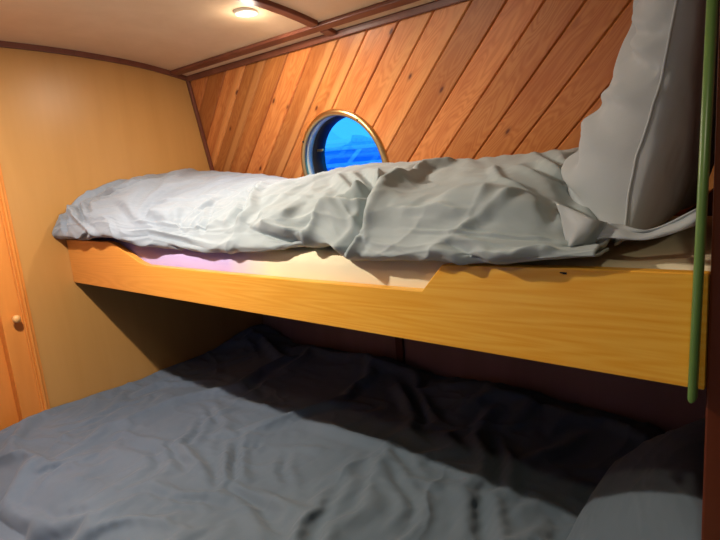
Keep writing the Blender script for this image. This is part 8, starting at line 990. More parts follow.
[0,-5,-11,7,1,-4,6,12,-2,-6,-2,13,17,4,-39,-9,-2,1,2,1,1,10,3,-10,1,9,9,5,-8,-9,14,14,-12,-9,3,0,0,1,0,-1,-1,0,0,7,-5,-8,15,-8,-10,9,-5,-7,0,11,0,-9,0,5,0,-2,6,2,-2,2,11,0,1,4,2,1,1,-2,-2,8,20,-10,-22,-14,0,10,12,-10],
[1,-7,-9,1,-1,3,12,9,-2,-7,-6,12,17,7,-36,-13,-2,3,3,-1,1,5,11,-8,-3,3,9,11,-8,-9,15,14,-10,-10,2,1,0,0,0,-1,-1,-1,1,8,-14,5,11,-15,-4,9,-7,-6,-1,1,12,-8,-3,8,-2,-6,4,5,4,0,4,-6,-1,0,1,1,0,2,4,16,19,-12,-22,-12,-2,4,12,2],
[2,-1,-12,-4,-1,9,12,6,-11,-8,-1,12,16,11,-31,-19,-1,3,3,4,2,2,7,-2,-2,0,3,14,-5,-13,13,18,-6,-13,1,1,-1,1,0,-2,0,-1,6,-1,-13,18,-2,-15,-1,10,-7,-7,3,7,1,-11,2,7,-6,-6,3,0,4,3,1,-3,0,-1,2,1,1,0,5,20,18,-14,-21,-11,6,2,1,10],
[3,-4,-11,-5,1,13,12,-2,-17,-4,5,9,15,14,-23,-28,1,1,3,7,4,-1,-2,-2,-1,1,8,16,-1,-16,8,21,0,-15,-2,0,0,1,-2,2,3,-4,10,-17,5,15,-12,-11,0,11,-6,-7,6,2,-6,-8,9,3,-8,-4,3,-2,0,0,1,3,3,-3,3,0,1,0,4,21,19,-16,-20,-9,2,7,11,0],
[5,-4,-10,-6,0,14,12,-13,-16,5,9,6,10,14,-13,-34,1,0,5,3,-3,-4,-4,-1,3,7,12,14,4,-16,-1,24,7,-16,-5,-1,0,0,2,6,-8,0,4,-12,21,-3,-10,-9,-3,11,1,-14,0,2,-6,0,10,0,-9,-3,2,-2,1,2,-1,0,3,-2,2,2,1,0,3,19,23,-19,-18,-5,-1,1,9,9],
[6,-3,-7,-6,-3,16,6,-20,-9,9,8,9,9,11,-8,-38,0,-1,5,0,0,-1,-5,-2,4,8,8,13,9,-13,-8,23,13,-15,-8,-1,0,3,6,-10,-6,20,-5,3,12,-8,-11,-11,-6,8,8,-13,-10,0,1,5,6,-5,-8,-2,0,-1,1,3,0,-3,2,-1,2,2,1,2,0,17,26,-14,-16,-11,2,-2,9,10],
[6,-7,-10,-7,10,15,-3,-23,-2,5,4,12,13,11,-2,-40,0,-3,3,2,2,-2,-4,-2,2,8,8,9,12,-8,-12,22,13,-8,-13,1,3,7,-11,-6,17,2,-23,20,-2,-14,-5,-4,-3,7,12,-9,-13,4,2,3,-1,-6,-7,-1,0,-1,0,2,1,-4,4,-1,0,2,1,2,0,11,24,7,-16,-18,-1,-1,3,14],
[5,-10,-6,-7,15,11,-13,-18,-1,3,3,8,14,14,6,-36,-6,1,-1,3,1,0,-3,-3,1,7,8,10,9,-11,-5,26,-9,-2,7,6,-4,-15,-9,16,-1,-7,-6,25,-13,-14,-2,-2,-3,5,13,-5,-14,0,2,-1,-1,-4,-3,-1,0,0,-3,2,1,-3,4,-2,-1,2,1,2,2,6,17,21,-8,-21,-9,2,2,15],
[3,-6,-13,4,14,2,-19,-10,3,3,3,0,10,16,12,-22,-20,9,-5,2,3,-1,-4,-3,2,6,8,10,5,-14,6,18,-21,23,9,-16,-16,-1,13,-1,-8,1,10,11,-18,-12,-1,-1,-2,2,12,2,-15,-5,0,-2,-1,-1,1,-3,1,-1,-3,1,0,-3,3,-1,0,1,3,3,0,6,16,19,0,-18,-14,1,6,11],
[1,-5,-16,10,9,-2,-18,0,5,2,3,-6,4,14,17,-5,-29,3,8,-3,-2,0,-1,0,2,7,7,7,-4,-15,19,2,-12,31,-10,-22,7,8,-6,-8,3,8,12,-3,-18,-11,2,-2,-1,0,10,7,-12,-9,-1,1,-2,-1,0,-4,1,-1,-4,1,-1,-2,1,0,3,0,4,4,-2,8,18,16,2,-16,-18,-1,8,11],
[-1,-13,2,-9,8,4,-15,3,6,5,0,-7,4,6,17,8,-18,-18,15,5,3,2,0,1,2,3,0,-4,-10,-1,17,-11,3,32,-20,-11,4,-9,-4,12,6,9,-3,-12,-11,-8,2,-2,0,-2,7,10,-5,-12,-1,-1,-1,-2,-1,-2,-1,-2,-2,-1,-1,0,0,0,2,1,5,0,2,4,13,22,8,-17,-17,4,15,-3],
[-3,-7,-10,-5,3,6,-9,1,3,5,5,-5,9,-4,12,15,-1,-26,5,8,1,7,-1,0,0,-1,-6,-6,-4,19,0,-18,24,24,-26,-19,1,4,-5,12,13,3,-16,-10,-5,1,-2,-1,0,-1,4,10,1,-12,-4,0,-3,-1,-1,0,-2,-2,-2,-2,0,0,-1,0,0,1,5,-1,2,3,9,23,17,-16,-11,4,7,-2],
[-4,-7,-6,-7,1,-2,2,4,5,-4,5,1,10,-7,2,15,12,-12,-17,8,-3,9,-4,1,0,-2,-5,0,8,17,-7,-27,40,8,-29,-14,6,6,-5,-4,13,12,-17,-6,-4,1,-3,0,1,0,1,8,5,-8,-7,-1,-2,-1,0,-1,-2,-1,-2,-3,0,-1,-1,2,-2,1,3,2,2,1,7,21,22,-11,-7,-13,2,12],
[-4,-12,1,-2,-5,9,5,2,-2,-6,-3,9,12,-5,-3,6,12,11,-26,3,-5,4,10,3,-4,-5,2,7,7,4,-22,-15,47,-10,-29,-8,11,-2,-8,1,2,18,-4,11,-8,-10,-6,-3,0,1,1,4,7,-2,-8,-3,-1,-2,0,-1,-1,-2,-2,-3,1,-2,-1,2,-2,1,3,2,0,2,14,24,9,-11,-12,-13,6,17],
[-3,-12,4,-14,12,5,-2,-2,-4,2,-2,13,11,2,-1,4,11,6,-13,-5,-9,0,5,9,8,1,0,-2,-7,-4,-18,3,40,-23,-27,0,10,-7,3,4,-7,-1,8,17,11,-3,-9,-9,-7,-5,-1,2,5,2,-5,-4,-2,0,-1,-1,-1,-3,-2,-2,-1,-2,0,0,-1,1,2,1,4,10,19,15,-7,-17,-11,0,8,16],
[-3,-1,-19,1,13,-10,-4,1,2,6,1,14,8,4,5,5,6,-4,0,-2,-7,-8,-2,0,13,12,-8,-9,-9,-4,-8,17,23,-28,-23,8,2,2,7,-8,-2,4,6,0,16,11,4,-3,-8,-9,-9,-6,-2,1,0,-1,-2,-1,0,-2,-2,-2,-2,-3,-2,-2,-2,0,1,2,2,6,10,13,16,2,-18,-16,0,10,9,4],
[-3,-10,-8,6,-6,-7,5,-2,3,9,5,12,-4,0,7,10,11,-9,-8,1,3,0,-1,-9,5,18,-13,-10,-5,-2,-2,20,11,-33,-15,9,7,12,-13,-11,13,19,-2,-12,-3,13,11,10,5,-1,-7,-10,-10,-8,-4,-2,-1,-1,0,-2,-2,-2,-3,-4,-1,0,1,-2,2,4,7,14,11,10,7,-13,-19,-11,7,10,9,-1],
[-4,-11,-7,-4,-4,9,6,-6,-2,11,9,3,-9,-4,4,9,16,12,-16,-11,-1,3,3,3,-8,24,-8,-14,-5,-1,2,19,-2,-32,-3,15,17,-12,-24,13,15,-2,2,0,-15,1,7,11,12,11,8,2,-6,-9,-10,-8,-6,-5,-3,-3,-2,-2,0,5,4,6,4,-6,-6,6,11,8,-2,4,11,-9,-19,-13,-2,4,8,10],
[-6,-9,-8,1,-6,11,9,-8,-8,9,10,-2,-7,3,5,-1,8,18,8,-21,-5,2,1,7,-14,21,-1,-16,-5,0,5,12,-13,-23,14,23,-10,-28,9,17,-19,8,1,3,-1,-5,0,3,6,9,12,13,10,4,-3,-8,-8,-7,-5,-6,-5,-4,7,10,5,2,-4,1,-4,2,-4,-2,-9,6,17,1,-12,-12,-10,-3,2,16],
[-7,-7,-9,9,-10,6,13,-5,-12,5,9,-4,0,10,4,-5,0,6,23,-7,-17,4,1,5,-15,12,8,-17,-6,5,5,4,-24,-3,30,-3,-32,3,23,-1,-16,-14,13,3,-1,0,6,1,1,2,3,8,12,14,12,5,-2,-4,-4,-6,-5,-7,-1,5,-7,-13,-9,6,7,-2,-6,-7,-4,9,19,7,-13,-8,-2,-6,-5,15],
[-8,0,-14,12,-6,-2,15,0,-14,-2,6,-1,8,11,1,-10,2,1,10,19,-18,-10,2,3,0,-1,14,-17,-9,3,7,-7,-21,29,11,-37,0,22,-5,-12,6,1,-4,-3,4,5,1,2,3,1,5,-2,1,7,12,16,11,1,-10,-8,-3,-5,-12,-12,-7,-8,-5,0,2,1,-2,-1,2,10,19,13,-15,-12,-3,-4,0,17],
[-8,-2,-14,6,2,-1,14,6,-13,-3,2,4,8,12,-5,-12,2,2,1,18,4,-22,4,4,1,-17,23,-7,-17,-3,6,-14,10,23,-28,-10,22,-5,-13,-3,0,3,7,-4,2,3,1,7,1,3,10,-1,-3,-2,1,9,15,13,-7,-15,-11,-8,-9,-5,-6,-1,-1,-3,0,1,-1,-1,2,5,18,20,-10,-16,-8,2,12,5],
[-7,-10,-3,-1,3,3,13,9,-9,2,3,3,5,9,-8,-14,1,2,0,7,19,-18,-9,4,9,-18,2,18,-16,-12,-3,-2,24,-10,-19,21,-3,-16,-4,0,0,4,9,-3,-2,4,5,6,-1,7,12,-1,-6,-4,-1,0,5,15,10,-11,-17,-11,-4,-2,-4,-2,-2,-3,-1,0,-2,0,2,0,12,24,5,-18,-15,4,7,8],
[-5,-7,-9,10,1,-5,14,12,-2,4,3,3,4,2,-8,-16,-3,3,0,1,19,0,-15,-9,4,6,-22,15,14,-23,-4,11,4,-21,17,5,-21,-8,0,1,-1,2,9,4,-5,5,6,2,1,13,10,-6,-9,0,0,-2,-2,4,14,6,-16,-15,-2,-1,-7,-3,-2,-2,-3,0,1,4,-1,-4,7,19,20,-15,-15,-7,3,17],
[-3,0,-11,7,1,-8,13,12,1,-1,0,3,5,7,-2,-18,-8,2,1,-1,11,15,-11,-10,-12,7,-4,-14,22,4,-14,-14,12,4,8,-15,-14,-3,2,0,4,0,2,12,-3,-1,6,2,4,14,11,-10,-10,2,0,-3,-2,-1,3,12,-3,-16,-4,1,-9,-3,-2,-4,-2,7,3,0,-7,-3,9,22,18,-11,-13,-9,-6,19],
[-1,-7,-7,11,1,-10,13,8,-7,-3,-1,2,7,12,8,-11,-15,-1,1,-1,3,19,-17,-3,-8,-5,8,-14,10,13,-15,-15,25,-8,1,-13,-8,2,3,5,-4,-6,6,14,7,-10,6,3,3,14,14,-13,-12,3,0,-3,-1,1,-5,6,6,-12,-6,3,-11,-3,-3,-3,8,12,3,-15,-11,3,13,24,9,-7,-8,-9,-11,14],
[0,-5,-8,9,3,-11,13,3,-9,-3,2,6,-2,10,14,2,-16,-10,0,0,-1,14,-9,-12,-4,-2,4,-9,4,20,-14,-16,28,-14,-10,-4,0,4,7,-7,-10,11,7,2,16,-9,1,3,3,15,17,-15,-15,4,-1,-3,3,1,-6,-4,7,-8,-3,4,-13,-4,-2,5,15,8,-13,-16,-4,12,20,12,-5,-10,-9,-8,-1,16],
[1,-3,-8,6,6,-12,11,-2,-6,2,9,4,-11,4,12,11,-3,-15,-9,-1,2,6,1,-15,-2,-1,-5,-5,-1,17,-1,-23,29,-15,-7,-1,1,7,-8,-6,15,5,-4,0,18,-3,-5,4,2,16,21,-18,-17,3,-1,-1,3,2,-3,-8,-4,-3,3,3,-13,-4,5,16,10,-13,-23,-6,16,19,9,-7,-13,-10,-5,3,6,13],
[2,5,-7,-5,8,-12,10,-4,-1,9,9,2,-14,-5,7,12,10,-5,-8,-3,0,2,-6,-15,-5,-1,-2,-5,0,18,-6,-25,29,-6,-11,-2,6,2,-13,18,2,-5,2,1,15,1,-8,4,0,17,24,-18,-20,2,2,-1,-1,-1,3,-1,-5,-4,1,-3,-13,4,16,15,-15,-29,-5,18,20,4,-11,-14,-7,1,2,1,1,17],
[4,-4,-2,-3,8,-10,7,-2,6,12,5,2,-13,-11,2,8,14,2,-6,-5,-5,-5,-3,-6,-8,-10,-1,-2,6,17,-11,-23,31,0,-15,-1,8,-10,6,11,-7,1,3,1,11,5,-9,3,0,16,26,-18,-22,1,-1,-2,-2,-2,1,2,1,-1,-4,-9,-2,17,17,-8,-38,-9,23,19,0,-13,-14,-3,6,1,1,-2,3,15],
[6,-8,-4,1,5,-4,4,6,10,6,-9,9,-4,-13,1,10,8,-6,-10,-7,-11,-5,-3,-1,0,-3,3,-4,6,15,-17,-20,35,3,-18,0,3,-5,16,-6,-2,2,3,2,5,4,-2,1,0,17,26,-20,-23,1,-1,-2,-2,-2,-3,-2,-1,-1,-4,-2,17,20,-2,-39,-18,23,25,-10,-12,-10,-2,3,5,-2,-1,9,2,10],
[9,-10,0,2,1,5,7,7,5,-6,-14,10,7,-11,5,6,-7,-14,-12,1,-2,-1,-2,-1,0,1,-5,-5,12,7,-21,-15,39,5,-21,0,1,8,2,-5,1,3,2,2,2,3,1,2,-1,19,25,-23,-23,0,0,-2,-2,-2,-2,-3,-4,-3,1,13,21,2,-34,-27,19,27,10,-10,-12,-10,-6,2,5,2,-3,13,7,-1],
[12,-6,-5,4,10,7,5,-1,-7,-10,-9,10,14,-3,5,-11,-16,-11,-2,6,-2,-1,-1,-1,-2,-3,-5,1,16,-3,-28,-1,44,0,-23,1,6,3,-4,-1,3,3,2,3,2,3,2,-1,-1,20,24,-24,-23,-2,0,-1,-2,-3,-2,-3,-3,0,8,18,8,-28,-29,10,27,8,-2,8,-3,-8,-12,-6,1,1,-2,6,8,6],
[15,-11,-1,10,12,2,-9,-10,-8,-4,0,8,16,9,-1,-23,-16,-6,4,1,-4,-3,-2,-1,-2,-1,-1,9,15,-15,-25,15,43,-7,-24,3,4,-4,0,2,2,3,3,2,3,3,-1,-2,1,21,24,-25,-23,-1,0,-3,-3,-2,-3,-2,0,4,13,7,-21,-28,8,26,7,-13,1,9,8,5,-4,-6,-4,2,-6,-3,2,11],
[16,-14,5,11,4,-11,-11,-4,-2,3,0,1,15,14,0,-27,-15,-3,3,0,-4,-2,-2,-1,-2,-1,4,12,8,-23,-13,24,36,-11,-22,3,-2,1,7,0,0,0,1,2,3,2,3,-1,-1,20,24,-27,-23,-3,-1,-2,-2,-2,0,1,3,10,4,-20,-26,10,23,10,-16,-8,0,5,8,14,6,-3,1,2,-1,-5,-7,6],
[17,-11,-5,1,6,-10,3,3,-10,2,0,-1,12,16,4,-26,-17,-4,2,0,-1,-3,-2,0,-2,-1,8,12,-1,-27,7,25,27,-12,-21,-1,-2,7,5,5,4,1,1,1,1,2,-1,-4,-2,19,25,-26,-26,0,0,-1,-2,1,3,3,4,-1,-17,-24,6,23,9,-14,-12,-2,2,2,10,18,-2,-8,1,8,9,4,-4,-8],
[18,-5,-7,-8,-2,3,10,-3,-13,0,1,-1,8,17,10,-24,-17,-9,0,2,-1,-2,-1,1,-3,1,9,6,-4,-20,21,19,19,-10,-19,-3,-1,1,0,6,8,9,5,-1,-3,-2,-5,-3,3,17,26,-21,-29,0,4,5,-2,2,3,-2,-7,-14,-19,-1,23,10,-14,-14,-2,2,1,2,6,18,5,-12,-6,2,9,13,6,-11],
[18,-10,-4,-5,-1,8,9,-10,-14,0,1,0,3,16,16,-9,-22,-15,-5,2,0,0,-1,-1,-3,5,3,0,1,-7,14,13,20,-5,-12,4,0,-3,-7,-2,7,12,4,-10,-5,0,2,6,4,13,23,-16,-32,-10,5,11,9,2,-11,-10,-13,-9,2,16,12,-15,-16,-4,3,1,1,2,1,14,17,-6,-12,-4,1,8,14,-3],
[19,-5,-11,-4,1,13,5,-15,-13,0,1,0,0,13,17,6,-13,-18,-13,-6,-1,0,-1,-1,1,0,2,1,1,6,12,14,15,-3,-7,2,-10,-8,-3,7,10,6,-9,-9,-1,9,16,1,4,11,11,-11,-34,-14,5,11,10,-10,-17,-5,1,0,11,9,-13,-16,-6,1,2,2,1,3,1,5,20,5,-11,-9,-1,2,7,11],
[21,-7,-12,-2,5,14,1,-16,-14,-1,0,1,-1,8,17,13,1,-11,-11,-9,-5,-1,0,0,1,0,1,0,0,11,18,6,4,-6,-10,-15,-4,5,7,8,3,-4,-10,-6,10,20,13,2,6,-8,-4,2,-30,-18,8,11,3,-17,-10,6,7,4,6,-9,-20,-5,2,-2,-1,2,3,2,3,2,15,14,-5,-12,-5,1,7,12],
[22,-1,-16,-3,10,11,-7,-8,-18,-2,1,1,-1,3,14,16,11,-1,-6,-4,-4,-1,0,0,0,-1,0,-2,-2,14,-11,-17,-5,-2,-1,6,12,5,1,-2,-3,-4,3,5,21,14,-1,-2,-1,-19,13,0,-30,-14,9,8,-5,-16,-3,-1,3,11,6,-16,-13,9,5,-2,-6,-3,0,3,3,2,9,19,6,-13,-11,0,9,9],
[22,2,-12,-9,16,0,-13,1,-16,-3,1,0,1,0,9,15,17,8,-6,-13,-6,-4,-1,-1,0,1,0,1,1,-9,-14,-9,0,6,9,7,0,-1,-1,-1,2,7,16,13,7,-3,-11,4,-6,-11,24,-10,-25,-10,8,4,-10,-8,7,2,-8,-1,9,-14,-7,8,5,10,-1,-5,-6,-2,1,3,6,17,14,-6,-12,-7,7,9],
[20,-5,-9,1,15,-12,-13,6,-7,-7,-2,1,2,0,6,13,16,15,-18,-21,-9,-5,-3,0,-1,0,1,1,2,-6,-5,6,13,10,-6,-3,-2,1,3,9,11,4,-2,14,1,-12,-6,10,-15,3,23,-15,-15,-10,0,1,-7,1,9,6,-5,-15,-1,-7,1,1,1,10,10,4,-1,-5,-2,4,10,11,-2,-4,1,-8,4,4],
[18,-6,-12,13,7,-21,-10,4,4,-4,-4,-1,2,1,8,16,17,-1,-26,-19,-8,0,0,-2,1,-1,1,2,0,3,8,15,13,4,-1,-6,-8,1,10,6,-1,-10,4,13,-9,-12,10,3,-16,12,19,-3,-11,-12,-10,-5,1,6,9,-2,-10,-4,-12,-1,0,-3,-2,4,9,11,11,4,0,4,4,-6,-11,-5,16,6,3,-9],
[16,-8,-7,16,-11,-16,-5,0,4,4,-1,-1,-1,4,14,18,7,-18,-26,-11,1,3,-1,-2,-1,3,11,8,2,7,8,6,-4,-5,5,5,1,1,0,-3,-8,-8,9,5,-15,8,14,-17,-2,13,3,8,2,-6,-13,-9,1,7,0,-14,-11,3,-2,-10,-1,-1,0,0,1,6,11,16,12,3,-8,-16,-7,-2,3,11,13,-4],
[14,-13,3,9,-20,1,-8,0,-2,2,2,0,3,10,16,15,-7,-27,-19,0,4,0,-2,1,7,11,11,7,3,-1,-4,-7,-8,-3,2,5,4,4,2,-5,-7,-1,14,-8,-4,22,-5,-13,8,-4,-3,4,4,12,0,-6,-1,-2,-12,-16,-3,0,0,1,3,1,1,0,-4,-5,-1,12,20,11,-14,-14,-6,1,0,3,9,10],
[13,-10,-8,2,-9,11,-10,-6,5,-1,0,2,7,13,17,8,-23,-25,-9,5,0,0,4,9,12,10,3,-3,-7,-7,-8,-5,-3,0,1,2,2,3,3,-3,1,10,8,-17,9,19,-1,-13,5,-5,-4,10,-10,5,9,5,-3,-12,-16,2,11,2,4,3,1,-1,-3,-4,-6,-7,-8,-2,18,19,-4,-18,-8,1,3,1,11,6],
[12,0,-15,3,-14,14,-5,-14,8,6,1,1,7,14,15,-2,-28,-21,-3,5,1,10,8,10,6,-1,-9,-11,-9,-5,-3,0,1,1,3,3,1,1,1,3,8,10,-12,-8,17,3,18,-18,-3,-2,0,13,-13,-7,4,6,3,-13,-4,14,15,3,-1,-3,-5,-7,-7,-7,-6,-3,-1,-5,12,20,9,-15,-14,-4,1,3,13,7],
[11,-6,-13,8,-15,14,3,-17,-1,10,8,5,7,13,11,-12,-28,-16,-2,4,5,9,13,6,-5,-12,-11,-8,-2,-1,1,1,0,2,1,4,5,5,5,4,0,-4,-15,17,10,-8,22,-11,-10,-2,4,13,-12,-10,-1,0,1,-2,13,16,-1,-11,-9,-5,-5,-5,-5,-3,-1,-1,0,2,8,16,17,-4,-14,-11,-4,5,6,13],
[9,-8,-7,5,-15,13,7,-8,-13,4,10,11,10,12,10,-20,-24,-12,-2,4,8,12,8,-8,-13,-10,-4,1,5,4,2,1,-1,-4,-2,0,1,3,0,1,-5,4,13,14,-3,-10,19,0,-12,-3,10,8,-17,-6,-2,0,5,10,11,-4,-16,-13,-4,-2,-2,-4,2,0,0,1,1,3,5,10,19,2,-6,-12,-12,-1,11,11],
[6,-10,-6,7,-15,11,7,4,-13,-7,5,10,12,13,16,-19,-24,-10,1,7,11,6,-10,-13,-8,2,2,6,4,1,1,2,2,0,-2,-3,-5,-4,-2,3,10,13,3,-4,-3,-6,7,10,3,-6,15,-4,-15,-3,0,4,11,3,-9,-19,-18,4,4,3,-4,-5,5,4,2,2,2,3,4,7,9,-3,-1,2,-13,-11,8,13],
[3,-5,-9,-1,-7,7,3,12,-3,-11,-2,6,11,16,18,-15,-23,-6,4,9,2,-13,-11,-1,-3,-1,9,3,-7,-4,-1,4,5,7,5,4,1,1,3,0,0,-4,-6,-1,0,2,11,18,1,-3,13,-14,-6,0,5,1,-4,-13,-19,-12,8,9,2,-5,-10,2,-4,7,0,4,3,4,3,5,5,-13,0,13,3,-13,-3,15],
[1,-11,-1,6,-11,-1,4,8,8,-6,-8,1,9,17,19,-12,-18,-3,6,-1,-13,-8,3,-2,-2,-6,7,0,-9,3,3,-1,-3,4,5,4,3,1,0,0,2,-1,-1,2,4,7,15,16,2,1,2,-7,-2,-4,-10,-11,-11,-15,-5,13,12,-2,-9,-7,-3,3,-8,-1,0,0,2,2,1,4,7,2,-8,7,14,0,-6,11],
[0,-12,1,8,-2,-8,5,-5,11,3,-6,-4,5,16,20,-2,-16,-1,-3,-17,-9,5,-5,-1,1,-6,5,-1,-6,11,7,2,-8,-7,0,2,2,1,1,2,4,4,-1,6,10,10,13,4,-11,1,4,0,-9,-14,-14,-10,-5,5,12,13,-3,-13,-7,-5,1,2,-6,0,1,-2,-1,-1,2,4,14,8,-14,-6,8,0,13,8],
[0,-4,-11,0,8,1,5,-15,7,8,0,-4,-1,14,20,8,-10,-12,-16,-16,7,-4,-2,4,1,-9,0,-1,-2,5,9,12,3,-10,-10,-2,2,2,2,0,2,4,8,12,11,7,-1,-10,-10,-8,4,7,-11,-16,-1,6,8,12,8,-4,-16,-10,-5,-4,0,4,-1,0,-5,-4,0,1,5,10,16,0,-17,-3,2,-2,9,17],
[1,-5,-8,0,-3,13,8,-18,-3,8,5,-4,-2,12,20,13,-23,-17,-16,-1,6,-4,2,3,3,-3,-5,-2,0,-1,2,11,15,5,-9,-12,-4,0,5,4,4,9,9,6,0,-11,-13,-4,4,13,-5,-6,-2,5,9,8,6,1,-7,-13,-5,-9,-7,-6,-3,1,2,-4,-2,4,4,3,5,10,13,-7,-17,-4,3,-1,7,19],
[2,-11,-2,2,-4,15,9,-16,-11,3,6,-1,-2,11,19,15,-23,-27,-10,5,3,-2,-1,0,2,4,2,-1,-2,-3,-3,4,12,17,8,-7,-13,-8,-1,8,9,8,2,-7,-12,-10,2,10,14,11,-1,-7,4,6,3,-3,-7,-8,1,4,-2,-7,-10,-10,-8,-4,0,-3,7,4,6,8,6,8,7,-13,-16,-3,0,3,8,17],
[2,-7,-10,3,0,16,11,-10,-16,-5,4,2,-1,8,19,17,-17,-32,-12,4,4,2,-1,-2,-2,0,2,1,-1,-2,3,3,2,12,19,12,-5,-14,-11,-3,5,7,-11,-9,0,11,15,12,4,-8,1,9,-1,-7,-9,-9,-6,-3,4,4,4,5,0,-7,-11,-10,-7,-4,1,2,4,11,12,12,7,-17,-15,-2,2,4,8,14],
[2,-8,-11,3,5,16,12,-3,-16,-14,-2,3,0,7,17,19,-9,-36,-14,4,1,1,2,0,-2,-2,0,0,2,4,2,0,0,4,11,19,15,0,-11,-13,-7,-5,-5,6,13,15,7,-5,-11,-9,3,8,-9,-9,-5,0,-5,0,-3,0,1,5,7,6,1,-5,-8,-8,-6,-3,0,6,10,17,14,-19,-14,4,7,3,6,7],
[2,-10,-4,7,-1,16,10,3,-9,-16,-12,-2,2,6,14,18,1,-37,-19,3,4,0,0,1,-2,-1,1,1,3,3,0,0,6,1,1,9,17,17,7,-7,-12,-8,1,10,9,-2,-12,-10,-1,-1,-5,0,-4,1,-4,0,-5,1,1,-4,-4,-2,1,5,6,5,2,-2,-4,-6,-6,-3,6,19,20,-18,-12,-2,10,9,9,-2],
[2,0,-12,9,0,11,1,5,5,-8,-15,-11,-1,6,13,18,3,-34,-24,3,3,3,0,-1,-2,1,0,1,1,3,1,5,4,0,0,3,5,16,19,14,-3,-10,6,2,-10,-15,-10,5,6,3,-5,-6,-2,1,-14,-4,0,-4,2,2,-1,-5,-6,-2,2,3,4,3,3,1,-1,-5,-3,13,23,1,-16,-10,0,5,8,11],
[4,0,-19,1,9,4,-3,7,9,6,-5,-14,-8,2,12,19,2,-32,-26,2,4,-2,2,0,1,1,1,1,0,3,3,4,1,1,3,2,0,4,12,20,18,8,-3,-18,-13,-10,-7,4,1,3,6,2,-3,-10,-15,-6,1,-5,-2,1,3,3,-4,-9,-2,1,0,1,2,3,2,4,-1,4,18,22,-11,-15,-5,-1,6,15],
[7,-12,0,-6,-6,1,3,3,8,9,7,-2,-10,-6,9,19,1,-29,-26,-3,8,2,-2,-1,0,1,2,1,1,3,3,2,3,3,3,2,0,1,2,8,18,20,12,-8,-12,-13,-12,-7,-1,-2,2,9,2,-16,-12,-1,-2,0,-1,-3,-4,4,6,-8,-6,-1,1,0,2,2,3,4,2,4,17,25,-4,-13,-2,-4,-4,13],
[9,-11,-3,-3,-8,0,5,-2,-1,6,10,9,1,-7,1,17,1,-29,-24,-5,5,8,6,-1,-1,0,1,0,1,1,1,2,3,2,2,2,2,2,1,1,5,16,19,14,-1,-12,-13,-12,-9,-8,-6,8,8,-17,-4,4,0,-2,-3,-4,-7,-3,8,-1,-9,-2,1,3,2,1,3,4,1,10,23,15,-3,-7,-6,-6,-6,10],
[12,-5,-19,-4,0,-1,8,0,-8,0,4,8,11,7,-3,13,3,-30,-20,-9,2,8,10,7,3,3,2,1,0,-1,0,0,1,3,3,2,2,0,0,0,-4,1,13,19,11,-15,-11,-11,-10,-14,3,3,10,-17,-1,8,-4,-6,-4,-1,-1,-8,5,8,-6,-6,-1,4,3,1,2,4,3,16,23,4,-10,-10,-8,-2,7,6],
[14,-9,-15,-1,-2,-3,9,1,-11,-1,2,0,7,11,11,10,5,-18,-26,-14,-1,8,3,4,5,6,5,6,6,4,3,2,2,1,0,-1,-1,-1,-2,-2,-6,-2,6,24,8,-19,-19,-6,0,-3,-1,8,-9,-10,5,3,-10,-6,-2,-1,4,-5,-2,8,7,-6,-5,0,3,3,3,1,7,20,20,-7,-14,-10,-3,0,6,9],
[17,-7,-17,-6,-2,-1,9,4,-13,-3,4,0,-2,4,12,14,12,-2,-21,-21,-11,1,1,2,2,3,5,4,6,8,10,8,5,-3,-8,-1,-2,-1,1,1,-2,1,1,19,17,-16,-21,-2,3,3,-4,0,-18,-2,2,-2,-10,2,2,-9,2,-3,-3,3,10,7,-4,-3,-3,2,4,2,11,23,12,-15,-13,-6,-1,-1,8,6],
[18,-5,-9,-15,0,-4,7,8,-12,-8,5,6,-7,-3,3,13,15,14,-5,-20,-19,-9,1,1,3,2,1,4,5,1,5,9,11,4,-10,-6,0,4,-1,1,4,1,-2,11,22,-6,-25,-2,-3,5,8,-6,-17,-10,-1,0,-7,4,6,-11,-5,-1,2,-1,7,11,0,2,-3,-3,0,6,14,23,2,-18,-10,-4,2,-1,2,10],
[18,-2,-1,-18,-8,-3,4,10,-6,-12,6,8,-5,-5,-3,4,11,16,16,-9,-17,-16,-10,-2,4,3,0,3,9,4,-5,2,6,8,9,-14,2,5,-5,3,3,-3,6,4,19,3,-25,-9,-3,1,10,6,-12,-17,-8,-1,-4,5,9,-9,-10,1,2,-1,2,6,-5,7,5,-2,1,8,16,21,-8,-14,-7,-2,1,1,-2,8],
[17,-6,-5,-7,-12,-1,2,10,2,-14,2,11,2,-2,-5,1,4,10,18,0,-5,-10,-11,-12,-7,-1,5,2,3,13,-1,-6,3,9,13,-11,-2,8,-9,1,0,7,10,-2,15,4,-23,-9,-4,-3,4,9,4,-15,-16,-7,-1,3,12,-5,-14,-3,1,3,-2,3,6,-3,4,8,9,5,14,17,-4,-13,-4,-2,-2,-10,-2,10],
[15,-4,-12,-4,-6,-1,1,5,8,-11,-2,11,-1,4,3,2,3,5,5,0,-1,-1,-2,-5,-8,-12,-5,8,-1,9,9,-10,2,6,14,-6,-5,9,-9,0,-1,12,2,2,14,3,-14,-16,1,-8,-1,3,11,-5,-14,-14,0,1,9,2,-16,-4,1,-3,0,8,8,-6,12,13,8,4,6,6,-1,-3,-4,-4,-12,-9,-1,9],
[13,-2,-2,-3,-3,-2,-3,-1,-1,0,0,0,0,0,1,0,0,0,-1,0,0,2,2,2,1,2,1,2,2,1,2,1,2,2,2,1,1,1,0,-1,1,3,2,2,1,0,-3,-3,-3,-2,-3,-1,-2,-3,-4,-3,-3,-1,-1,-1,-2,-2,-1,-1,1,3,4,4,4,4,3,1,1,1,1,1,0,-1,-2,-3,-2,-1]], 100, 82, 0.0005)
